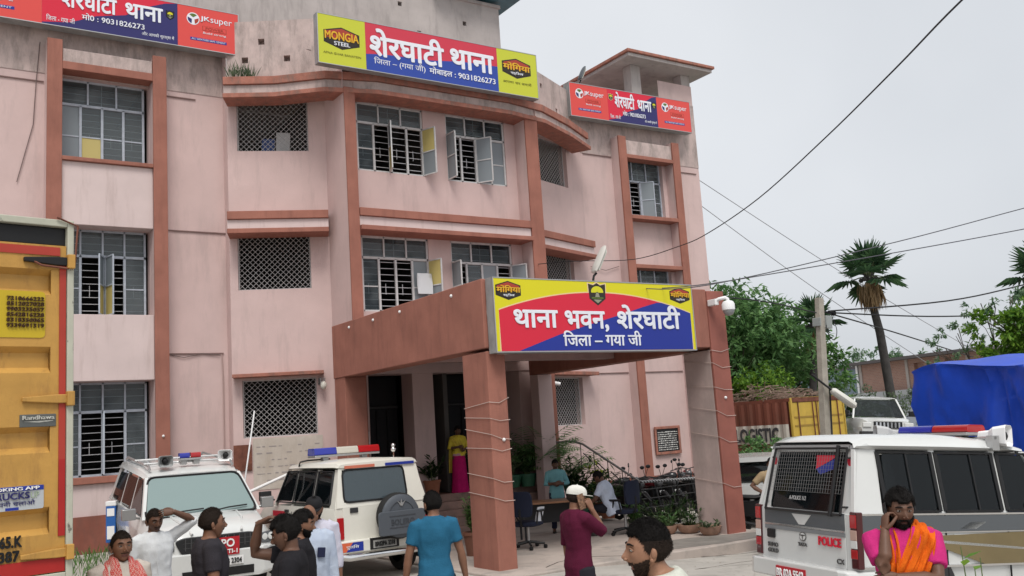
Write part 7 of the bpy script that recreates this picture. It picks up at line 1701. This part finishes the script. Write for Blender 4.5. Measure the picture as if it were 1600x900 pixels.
# ------------------------------------------------------------------ utility pole, lamp, cables
up = thing('utility_pole', 'square concrete utility pole with a metal box near its top', 'pole', (18.20, 14.76, -.1)); up.rotation_euler = (R(2.0), R(3.0), 0)
q = MB(); q.add([(sx*a, sy*a*.8, z) for z, a in ((0, .115), (4.98, .085)) for sx, sy in ((-1, -1), (1, -1), (1, 1), (-1, 1))], [(0, 3, 2, 1), (4, 5, 6, 7), (0, 1, 5, 4), (1, 2, 6, 5), (2, 3, 7, 6), (3, 0, 4, 7)]); q.build('shaft', mat('pole_concrete', (.36, .33, .28), .9, var=.2, vscale=5, bump=.3), up, bevel=.012)
q = MB(); q.box(.09, .29, -.12, .08, 4.26, 4.56); q.box(-.14, -.105, -.12, .12, 4.3, 4.5); q.build('meter_box', mat('box_grey', (.30, .32, .31), .5), up, bevel=.01)
q = MB(); q.tube([(.1, -.1, 2.9), (.1, -.1, 1.6)], .02, 6); q.build('cable', WIRE, up)
q = MB(); q.tube([(.12, 0, 4.66), (.38, -.05, 4.64)], .025, 6); q.ball((.42, -.06, 4.64), .07, 8, 6); q.build('insulator', BLACK, up)
fl = thing('street_lamp', 'white tube street lamp drooping from an arm on the concrete pole', 'lamp', (18.02, 14.68, 2.95), R(-40), 'street lamps on brackets')
q = MB(); q.tube([(0, 0, .12), (.12, 0, .0), (.42, 0, -.28)], .025, 8); q.build('lamp_arm', BLACK, fl)
q = MB(); q.T = Matrix.Translation((.40, 0, -.26)) @ Matrix.Rotation(R(40), 4, 'Y'); q.loft([[(x, w*math.cos(2*math.pi*k/12), h*math.sin(2*math.pi*k/12)) for k in range(12)] for x, w, h in ((0, .07, .05), (.06, .13, .09), (.5, .14, .10), (.62, .12, .08), (.66, .05, .03))]); q.build('lamp_head', mat('lamp_ivory', (.58, .57, .52), .4), fl)
def cable(name, pts, r, label, m=WIRE, group='overhead cables'):
    mb = MB(); P = [Vector(p) for p in pts]
    out = smooth_path([(p, Vector((0, 0, 1))) for p in P], 6) if len(P) > 2 else [(p, 0) for p in P]
    mb.tube([p for p, n in out], r, 6); return tag(mb.build(name, m), label, 'cable', group)
cable('overhead_cable', [(7.0, 2.6, 5.9), (8.43, 4.64, 6.0), (9.69, 6.21, 6.11), (11.49, 8.64, 6.21), (12.98, 11.32, 6.06), (14.39, 14.03, 6.07), (14.93, 15.48, 6.11), (15.07, 17.2, 6.14), (14.09, 18.21, 6.24), (13.9, 19.55, 6.4)], .010, 'black cable swooping from the top of the sky down to the building', group='overhead cables')
THIN = mat('grey_cable', (.10, .10, .11), .7); FAINT = mat('pale_cable', (.30, .30, .32), .7)
cable('overhead_cable', [(18.96, 8.55, 6.0), (17.46, 9.01, 5.68), (15.06, 10.1, 5.13), (11.94, 11.68, 4.52), (11.6, 13.25, 4.7)], .010, 'upper of the two cables running right from the porch roof past the palm', THIN)
cable('overhead_cable', [(18.98, 8.62, 5.57), (17.47, 9.07, 5.3), (14.87, 10.26, 4.92), (12.25, 11.83, 4.59), (12.0, 13.25, 4.7)], .010, 'lower of the two cables running right from the porch roof past the palm', THIN)
cable('overhead_cable', [(22.33, 22.2, 10.25), (30.0, 22.2, 7.05), (39.19, 22.22, 3.64)], .012, 'upper faint wire falling right from the building corner behind the palm crown', FAINT)
cable('overhead_cable', [(22.33, 22.4, 9.55), (28.3, 22.45, 6.6), (35.09, 22.53, 3.61)], .012, 'lower faint wire falling right from the building corner left of the palm', FAINT)
cable('overhead_cable', [(27.45, 12.68, 5.63), (25.0, 13.19, 5.16), (21.92, 13.5, 4.71), (18.66, 14.52, 4.55)], .020, 'thick cable rising right from the pole to the frond tips')
cable('overhead_cable', [(27.48, 12.88, 4.41), (25.02, 13.31, 4.39), (21.53, 13.81, 4.36), (18.66, 14.55, 4.52)], .018, 'nearly level cable running right from the concrete pole')
cable('overhead_cable', [(18.68, 14.53, 4.5), (23.1, 15.84, 4.2), (31.58, 18.78, 3.72)], .018, 'cable sloping down from the concrete pole towards the brick building')
cable('overhead_cable', [(18.2, 14.5, 4.5), (15.5, 13.55, 4.56), (13.8, 13.3, 4.6)], .014, 'cable from the concrete pole back to the right end of the porch')
cable('loose_cable', [(18.7, 14.5, 4.5), (18.8, 14.45, 4.1), (18.66, 14.45, 3.85), (18.5, 14.5, 4.1), (18.62, 14.5, 4.45)], .010, 'loop of loose cable hanging beside the pole box')

# ------------------------------------------------------------------ under the porch: table, office chairs, plants, railing
tb_ = thing('table', 'wood topped table with a dark frame under the porch', 'table', (11.25, 15.95, .045), R(-24))
q = MB(); q.box(-.68, .68, -.34, .34, .715, .755); q.build('tabletop', mat('table_wood', (.30, .15, .08), .35, var=.2, vscale=4), tb_, bevel=.008)
q = MB(); q.box(-.6, .6, .24, .26, .3, .71); q.build('modesty_panel', TRIM, tb_)
for x in (-.62, .58):
    for y in (-.30, .26): q = MB(); q.box(x, x + .04, y, y + .04, 0, .715); q.build('leg', TRIM, tb_)
def office_chair(label, loc, rz):
    t = thing('office_chair', label, 'chair', loc, rz, 'office chairs under the porch'); NAVY = mat('navy_mesh', (.012, .016, .035), .85, bump=.4, bscale=120)
    q = MB()
    for k in range(5): a = 2*math.pi*k/5 + .3; q.tube([(0, 0, .13), (.30*math.cos(a), .30*math.sin(a), .085)], [.03, .02], 6)
    b = q.build('chair_base', BLACK, t)
    for k in range(5): a = 2*math.pi*k/5 + .3; q = MB(); q.lathe([(.012, -.025), (.035, -.025), (.035, .025), (.012, .025)], (.31*math.cos(a), .31*math.sin(a), .036), 'x', 12); q.build('castor', BLACK, b)
    q = MB(); q.tube([(0, 0, .1), (0, 0, .42)], .028, 10); q.build('gas_column', STEEL, t)
    q = MB(); q.loft([ering((0, .02, z), a, c, n=20, p=4) for z, a, c in ((.41, .20, .20), (.43, .245, .235), (.475, .25, .24), (.50, .22, .21))]); q.build('seat', NAVY, t)
    q = MB(); q.loft([[(x, y0 + .04*(x/.24)**2, z) for x, y0 in ((-w, -.235), (-w*.5, -.25), (0, -.255), (w*.5, -.25), (w, -.235), (w, -.275), (w*.5, -.29), (0, -.295), (-w*.5, -.29), (-w, -.275))] for z, w in ((.60, .18), (.64, .22), (.80, .235), (.98, .22), (1.04, .19), (1.06, .14))]); q.build('backrest', NAVY, t)
    q = MB(); q.tube([(0, -.1, .42), (0, -.26, .45), (0, -.30, .62), (0, -.29, .75)], .022, 6); q.build('back_stem', BLACK, t)
    for sx in (-.27, .27): q = MB(); q.tube([(sx*.8, .1, .45), (sx, .08, .55), (sx, .05, .68)], .016, 6); q.tube([(sx, -.1, .69), (sx, .16, .69)], .025, 6); q.tube([(sx, -.08, .68), (sx*.9, -.1, .46)], .016, 6); q.build('armrest', BLACK, t)
    return t
office_chair('empty navy swivel chair beside the left porch column', (10.10, 15.12, .045), R(-62)); office_chair('navy swivel chair the man in white sits on', (12.42, 15.08, .045), R(12))
q = MB(); vs_, ns_, fs_ = None, None, None
cl = MB(); cl.loft([[(x, y + .02*math.sin(x*30 + z*9), z) for x, y in ((-.10, 0), (-.03, .012), (.05, -.008), (.11, 0), (.11, -.02), (.05, -.028), (-.03, -.01), (-.10, -.02))] for z in (.50, .58, .68, .76)])
o = tag(cl.build('white_cloth', mat('white_rag', (.60, .62, .66), .9)), 'white cloth lying in the empty navy chair', 'cloth'); o.location = (10.22, 15.02, .045); o.rotation_euler = (R(8), 0, R(20))
q = MB(); q.loft([ering((0, 0, z), a, b, n=14) for z, a, b in ((0, .14, .10), (.06, .17, .13), (.16, .13, .10), (.22, .05, .04))]); o = tag(q.build('plastic_bag', mat('pale_polythene', (.50, .52, .56), .35), sharp=80), 'pale plastic bag on the floor by the column', 'bag'); o.location = (9.75, 15.3, .045)

def pot(t, r, h, m, taper=.72):
    q = MB(); q.lathe([(r*taper, 0), (r*.97, h*.86), (r*1.06, h*.87), (r*1.06, h), (r*.94, h), (r*.9, h*.88), (.01, h*.88)], n=20); return q.build('pot', m, t)
TERRAP = mat('terracotta_pot', (.30, .12, .07), .85, var=.2); GREENP = mat('green_planter', (.05, .15, .09), .5, var=.15); WHITEPOT = mat('white_planter', (.55, .55, .52), .5)
def areca(label, loc, h, n, seed, m=LEAF_K, pm=GREENP, pr=.2, ph=.32):
    t = thing('potted_palm', label, 'plant', loc, 0, 'potted plants on the plinth'); pot(t, pr, ph, pm); random.seed(seed); q = MB(); s = MB()
    for k in range(n):
        az = k*2.4 + random.uniform(-.3, .3); el = random.uniform(.9, 1.45); L = h*random.uniform(.7, 1.05); P = [Vector((0, 0, ph*.85))]; d = Vector((math.cos(az)*math.cos(el), math.sin(az)*math.cos(el), math.sin(el)))
        for j in range(8): P.append(P[-1] + d*L/8); d = (d + Vector((math.cos(az)*.10, math.sin(az)*.10, -.13))).normalized()
        s.tube(P, [.012 - .0012*j for j in range(9)], 4)
        for j in range(3, 9):
            for sg in (1, -1):
                for e in (0, .5):
                    b = P[j-1].lerp(P[j], e); dd = (P[j] - P[j-1]).normalized(); sd = dd.cross(Vector((0, 0, 1))).normalized()*sg; leaf(q, b, dd*.55 + sd*.8 - Vector((0, 0, .25)), Vector((0, 0, 1)), L*.26*(1.15 - .06*j), .035)
    s.build('stalks', mat('cane_green', (.10, .14, .05), .6), t); q.build('leaves', m, t, fix=False); return t
def bushy(label, loc, h, w, n, seed, m, pm=TERRAP, pr=.18, ph=.28, L=.14, lw=.5, name='potted_plant', group='potted plants on the plinth'):
    t = thing(name, label, 'plant', loc, 0, group)
    if pm: pot(t, pr, ph, pm)
    random.seed(seed); q = MB(); s = MB()
    for k in range(max(5, n//14)):
        az = random.uniform(0, 6.28); rr = w*random.random()**.6; tip = Vector((math.cos(az)*rr, math.sin(az)*rr, ph + h*random.uniform(.35, 1))); b = Vector((math.cos(az)*rr*.15, math.sin(az)*rr*.15, ph*.85 if pm else 0)); s.tube([b, b.lerp(tip, .55) + Vector((0, 0, .05)), tip], [.008, .006, .003], 4)
        for j in range(14): e = random.uniform(.25, 1); d = rnd_dir(); d.z = abs(d.z)*.5; leaf(q, b.lerp(tip, e), d + Vector((math.cos(az)*.4, math.sin(az)*.4, .2)), Vector((0, 0, 1)), L*random.uniform(.7, 1.3), L*lw)
    s.build('stems', mat('cane_green', (.10, .14, .05), .6), t); q.build('leaves', m, t, fix=False); return t
bushy('dense dark leafy plant in a green tub at the plinth edge', (13.35, 19.85, .85), .75, .34, 320, 57, LEAF_D, GREENP, .22, .3, .2, .4); bushy('dark leafy shrub between the plinth and the stair rail', (13.95, 18.6, .05), 1.25, .42, 420, 58, LEAF_K, GREENP, .24, .34, .2, .4)
areca('tallest potted palm on the plinth, right of the doorway', (13.75, 19.7, .85), 1.75, 24, 41, LEAF_D); areca('potted palm on the plinth behind the man in teal', (13.0, 20.3, .85), 1.45, 20, 42, LEAF_D); areca('arching potted palm at the plinth corner by the railing', (14.25, 19.3, .55), 1.35, 20, 43, LEAF_M)
bushy('broad pale leaved plant in a white trough on the plinth', (12.55, 20.15, .85), .45, .22, 60, 44, LEAF_V, WHITEPOT, .2, .22, .26, .4); bushy('pale leaved plant in a green trough on the plinth', (12.95, 19.95, .85), .5, .22, 60, 45, LEAF_V, GREENP, .24, .30, .26, .4)
bushy('yellow green croton below the stair rail', (14.3, 18.3, .1), 1.0, .32, 160, 46, LEAF_YY, TERRAP, .2, .3, .2, .35); bushy('dark spiky plant below the stair rail', (14.0, 17.6, .1), .85, .4, 220, 47, LEAF_K, TERRAP, .2, .3, .3, .16); bushy('dark green plant beside the stair foot', (13.7, 17.9, .05), .6, .35, 200, 48, LEAF_D, GREENP, .2, .3, .16, .5)
bushy('leafy potted plant in a square red planter by the doorway pier', (10.72, 19.95, .85), .62, .30, 150, 49, LEAF_K, TERRAP, .2, .36, .20, .42)
bushy('dense green shrub in a brown pot behind the left porch column', (9.02, 15.3, .045), .75, .17, 420, 50, LEAF_M, mat('brown_pot', (.20, .09, .06), .7), .19, .42, .10, .5, group='pots on the porch floor')
def bowl(label, loc, r, seed, m=LEAF_D, h=.35):
    t = bushy(label, loc, h, r*1.1, 170, seed, m, None, 0, .12, .10, .5, 'planted_bowl', 'pots on the porch floor'); q = MB(); q.lathe([(r*.55, 0), (r*.85, .06), (r, .17), (r*.93, .17), (r*.7, .12), (.01, .12)], n=18); q.build('pot', mat('clay_bowl', (.36, .22, .16), .85, var=.25, vscale=6), t); return t
bowl('left round clay bowl with sprawling plants under the railing', (12.85, 14.35, .045), .22, 51); bowl('middle clay bowl overgrown with dark leaves under the railing', (13.15, 14.05, .045), .24, 52, LEAF_K, .45); bowl('right clay bowl with stones at the foot of the right porch column', (13.12, 13.45, .045), .22, 53, LEAF_G, .16)
bushy('sprawling dark plant among the clay bowls', (13.5, 15.1, .0), .6, .55, 500, 54, LEAF_K, None, 0, .1, .12, .5, 'ground_plant', 'pots on the porch floor'); bushy('light green plant rising in front of the railing', (12.75, 15.2, .0), .75, .25, 260, 55, LEAF_M, None, 0, .1, .12, .5, 'ground_plant', 'pots on the porch floor')

# stair rail and fence with striped cord
STRIPE = bpy.data.materials.new('striped_rail'); STRIPE.use_nodes = True; nt = STRIPE.node_tree; wv = nt.nodes.new('ShaderNodeTexWave'); wv.inputs['Scale'].default_value = 7; wv.bands_direction = 'DIAGONAL'; cr2 = nt.nodes.new('ShaderNodeValToRGB'); cr2.color_ramp.interpolation = 'CONSTANT'; cr2.color_ramp.elements[0].color = (.03, .03, .03, 1); cr2.color_ramp.elements[1].color = (.42, .42, .42, 1); cr2.color_ramp.elements[1].position = .5
tq = nt.nodes.new('ShaderNodeTexCoord'); nt.links.new(tq.outputs['Object'], wv.inputs['Vector']); nt.links.new(wv.outputs['Fac'], cr2.inputs['Fac']); nt.links.new(cr2.outputs['Color'], nt.nodes['Principled BSDF'].inputs['Base Color'])
rl = thing('stair_railing', 'metal handrail sloping down from the plinth and along the planting strip', 'railing', (14.1, 17.0, 0))
q = MB(); q.tube([(13.6, 20.0, 1.86), (14.08, 18.9, 1.88), (14.1, 18.5, 1.80), (14.1, 16.5, .92)], .028, 8); q.build('handrail', mat('rail_metal', (.30, .29, .28), .4, .3), rl, world=True)
q = MB(); q.tube([(14.1, 16.5, .92), (16.4, 16.62, .84)], .032, 8); q.build('striped_rail', STRIPE, rl, world=True)
for k in range(4): z = .14 + k*.2; q = MB(); q.tube([(14.1, 16.52, z), (16.4, 16.62, z)], .012, 6); q.build('rail_bar', mat('thin_rail', (.05, .05, .05), .5), rl, world=True)
for k in range(5): q = MB(); y = 18.6 - k*.5; z = 1.80 - (18.5 - y)*.44; q.tube([(14.1, y - .1, z - .16 - .1), (14.1, y - .42, z - .36 - .1)], .014, 6); q.tube([(14.1, y, max(.0, z - .95)), (14.1, y, z)], .010, 6); q.build('baluster', mat('rail_dark', (.06, .058, .055), .5), rl, world=True)
for x in (14.1, 15.25, 16.4): q = MB(); q.tube([(x, 16.52 + (x - 14.1)*.043, -.1), (x, 16.52 + (x - 14.1)*.043, .9)], .022, 6); q.build('post', BLACK, rl, world=True)

# ------------------------------------------------------------------ motorcycles
def motorcycle(label, loc, rz, tank):
    t = thing('motorcycle', label, 'motorcycle', loc, rz, 'parked motorcycles')
    for x, nm in ((-.62, 0), (.64, 1)):
        e = bpy.data.objects.new('wheel', None); COL.objects.link(e); e.parent = t; e.location = (x, 0, .30)
        q = MB(); q.lathe([(.22, -.04), (.28, -.05), (.30, 0), (.28, .05), (.22, .04)], axis='y', n=24, cap=False); q.build('tyre', RUBBER, e)
        q = MB(); q.lathe([(.225, -.02), (.20, -.01), (.20, .01), (.225, .02)], axis='y', n=20, cap=False); q.lathe([(.05, -.06), (.05, .06)], axis='y', n=10)
        for k in range(6): a = k*math.pi/3; q.bar((.04*math.cos(a), 0, .04*math.sin(a)), (.21*math.cos(a), 0, .21*math.sin(a)), .02)
        q.build('rim', mat('dark_alloy', (.05, .05, .052), .4, .4), e)
    q = MB(); q.loft([[(x, w*math.cos(2*math.pi*k/12), z + h*math.sin(2*math.pi*k/12)) for k in range(12)] for x, z, w, h in ((-.12, .80, .05, .04), (.0, .82, .12, .09), (.2, .86, .14, .11), (.32, .86, .09, .09), (.36, .86, .03, .03))]); q.build('fuel_tank', tank, t)
    q = MB(); q.loft([[(x, w*math.cos(2*math.pi*k/12), z + h*math.sin(2*math.pi*k/12)) for k in range(12)] for x, z, w, h in ((-.72, .82, .06, .03), (-.6, .80, .11, .045), (-.2, .77, .12, .05), (-.05, .79, .08, .04))]); q.build('saddle', BLACK, t)
    q = MB(); q.loft([[(x, w*math.cos(2*math.pi*k/10), z + h*math.sin(2*math.pi*k/10)) for k in range(10)] for x, z, w, h in ((-.85, .78, .05, .05), (-.6, .70, .09, .10), (-.3, .66, .09, .10))]); q.build('tail_panel', tank, t)
    q = MB(); q.cbox((.08, 0, .42), (.34, .22, .28), (0, R(-12), 0)); q.lathe([(.09, -.14), (.11, -.1), (.11, .1), (.09, .14)], (.02, 0, .36), 'y', 14); q.build('engine', mat('engine_grey', (.10, .10, .10), .4, .5), t, bevel=.03)
    q = MB(); q.tube([(.1, -.14, .34), (-.2, -.16, .26), (-.8, -.17, .38)], [.025, .03, .045], 8); q.build('exhaust', mat('fork_grey', (.04, .04, .042), .4, .3), t)
    q = MB()
    for y in (-.07, .07): q.tube([(.64, y, .30), (.50, y, .66), (.40, y*.8, .98)], .022, 6)
    q.build('fork', mat('fork_grey', (.04, .04, .042), .4, .3), t)
    q = MB(); q.tube([(.30, -.34, 1.0), (.40, -.2, 1.03), (.42, 0, .99), (.40, .2, 1.03), (.30, .34, 1.0)], .014, 6); q.build('handlebar', BLACK, t)
    for y in (-.3, .3): q = MB(); q.tube([(.33, y*.85, 1.02), (.36, y*1.05, 1.2)], .007, 5); q.ball((.35, y*1.12, 1.25), (.02, .065, .045), 10, 6); q.build('mirror', BLACK, t)
    q = MB(); q.ball((.53, 0, .86), (.07, .09, .09), 12, 8); q.build('headlight', mat('lamp_dark_glass', (.08, .08, .085), .1, coat=.6), t); q = MB(); q.prism([(-.07, .70), (.07, .70), (.05, .60), (-.05, .60)], .60, .61, 'x'); q.build('number_plate', WHITE, t)
    q = MB(); q.tube([(.42, 0, .56), (.55, 0, .645), (.70, 0, .645), (.90, 0, .52)], [.05, .06, .06, .04], 8); q.tube([(-.3, 0, .6), (-.62, 0, .645), (-.92, 0, .5)], [.05, .06, .05], 8); q.build('mudguard', BLACK, t)
    q = MB(); q.tube([(.42, 0, .9), (.3, 0, .55), (-.1, 0, .40), (-.35, 0, .66), (-.1, 0, .75), (.35, 0, .84)], .02, 6); q.tube([(-.62, .05, .30), (-.2, .05, .36)], .02, 6); q.prism(rquad([(-.42, .42), (.0, .40), (.02, .72), (-.5, .70)], .06), -.13, .13, 'y'); q.prism(rquad([(.18, .38), (.38, .42), (.34, .80), (.2, .78)], .04), -.09, .09, 'y'); q.tube([(-.62, .1, .32), (-.4, .09, .68)], .025, 6); q.tube([(0, .12, .3), (.08, .24, .02)], .012, 5); q.build('bike_frame', BLACK, t); return t
T1, T2, T3 = mat('tank_black', (.015, .015, .018), .2, coat=.6), mat('tank_maroon', (.12, .01, .015), .2, coat=.6), mat('tank_grey', (.08, .085, .09), .25, coat=.5)
motorcycle('black motorcycle nearest the stair rail, nose to the railing', (14.7, 17.6, -.05), R(-100), T1); motorcycle('maroon motorcycle parked second from the stair rail', (15.35, 17.75, -.08), R(-95), T2); motorcycle('grey motorcycle in the middle of the railing row', (16.0, 17.8, -.1), R(-105), T3); motorcycle('dark motorcycle with upright mirrors by the pink wall, right end of the row', (16.7, 17.9, -.1), R(-98), T1)
motorcycle('black motorcycle in the rear row close to the pilaster', (17.6, 19.6, -.1), R(-60), T1); motorcycle('dark red motorcycle in the rear row below the black plaque', (18.7, 19.9, -.1), R(-125), T2); motorcycle('black motorcycle in the rear row under the bay', (15.6, 19.2, -.08), R(-40), T1)
motorcycle('motorcycle half hidden behind the right porch column', (14.55, 13.3, -.15), R(-60), T1)

# ------------------------------------------------------------------ small things by the left wall and the ground
bp_ = thing('barrier_pole', 'thin white pole leaning against the left facet of the bay', 'pole', (5.43, 17.14, .02)); q = MB(); q.tube([(0, 0, 0), (.0, .0, 1.65), (.27, .21, 2.88)], .014, 8); q.build('pole', WHITE, bp_)
bq = thing('boom_barrier', 'white barrier boom resting between the two police vehicles', 'barrier', (5.96, 19.29, 0)); q = MB(); q.tube([(5.9, 19.27, 1.25), (7.25, 19.69, 1.66)], .032, 8); q.build('boom', WHITE, bq, world=True); q = MB(); q.box(-.07, .07, -.07, .07, -.2, 1.3); q.build('post', STEEL, bq, bevel=.01)
gm_ = MB(); random.seed(61)
for k in range(1500): p = Vector((random.uniform(1.6, 4.2), random.uniform(13.2, 21.3)**1.0, 0)); p.z = ground_z(p.x, p.y); leaf(gm_, p, Vector((random.uniform(-.5, .5), random.uniform(-.5, .5), 1)), rnd_dir(), random.uniform(.08, .28), .02)
tag(gm_.build('weed_patch', LEAF_M, fix=False), 'low weeds growing along the foot of the left wing', 'weeds', kind='stuff')
bushy('light green leafy sprig rising at the bottom right corner', (4.78, 2.98, 0), 1.38, .16, 160, 63, LEAF_Y, None, 0, .2, .12, .4, 'garden_plant', None)
wd = MB(); random.seed(66)
for k in range(120): p = Vector((random.uniform(6.5, 7.1), random.uniform(20.85, 21.2), 10.80)); leaf(wd, p, Vector((random.uniform(-.4, .4), random.uniform(-.4, .4), 1)), rnd_dir(), random.uniform(.1, .42), .025)
tag(wd.build('roof_weeds', LEAF_G, fix=False), 'weeds sprouting on the left end of the top ledge', 'weeds', kind='stuff')
hc_ = MB(); hc_.loft([[(x, y + .03*math.sin(x*25 + z*6), z) for x, y in ((0, 0), (.12, .02), (.26, -.01), (.40, .02), (.40, 0), (.26, -.03), (.12, 0), (0, -.02))] for z in (0, .2, .42, .5)])
o = tag(hc_.build('hanging_cloth', mat('pale_laundry', (.58, .60, .62), .9), sharp=80), 'pale shirt hung to dry in the first floor window above the porch', 'laundry'); o.location = (10.62, 19.98, 5.62)
# cracked cement: dark patch and cracks
pm = MB(); pm.add([(x, y, .0495) for x, y in ((11.2, 12.62), (12.4, 12.42), (13.9, 12.36), (14.15, 12.9), (13.3, 13.15), (12.6, 13.5), (11.7, 13.6), (11.0, 13.3))], [range(8)]); structure(pm.build('cement_patch', mat('damp_cement', (.22, .205, .185), .55, var=.25, vscale=2.5)))
ck_ = MB(); random.seed(71)
def crack(pts, z, w=.02):
    P = []
    for a, b in zip(pts, pts[1:]):
        for k in range(6): t_ = k/6; P.append(Vector((a[0] + (b[0]-a[0])*t_ + random.uniform(-.04, .04), a[1] + (b[1]-a[1])*t_ + random.uniform(-.04, .04), z)))
    for a, b in zip(P, P[1:]): ck_.bar(a, b, w*random.uniform(.5, 1.4), .002)
crack([(5.0, 10.8), (7.4, 12.3), (8.9, 12.1)], ground_z(7, 12) + .004); crack([(8.9, 12.9), (9.8, 13.4), (10.6, 12.6)], .048); crack([(10.2, 11.2), (11.6, 11.0), (13.0, 10.4), (14.5, 10.6)], -.05); crack([(6.2, 13.2), (7.9, 12.7)], .004); crack([(11.3, 12.5), (12.6, 11.9), (14, 11.9)], -.105, .035)
structure(ck_.build('ground_cracks', mat('crack_dirt', (.07, .06, .05), .95)))

dl = MB(); random.seed(77)
for k in range(420):
    x, y = random.uniform(3.5, 13.5), random.uniform(6.5, 13.0); leaf(dl, Vector((x, y, ground_z(x, y) + .012)), Vector((random.uniform(-1, 1), random.uniform(-1, 1), .1)), Vector((0, 0, 1)), random.uniform(.02, .06), random.uniform(.01, .035))
tag(dl.build('yard_litter', leaf_mat('litter_bits', (.16, .12, .08), (.42, .38, .32)), fix=False), 'scattered dry leaves and scraps on the pale yard', 'litter', kind='stuff')
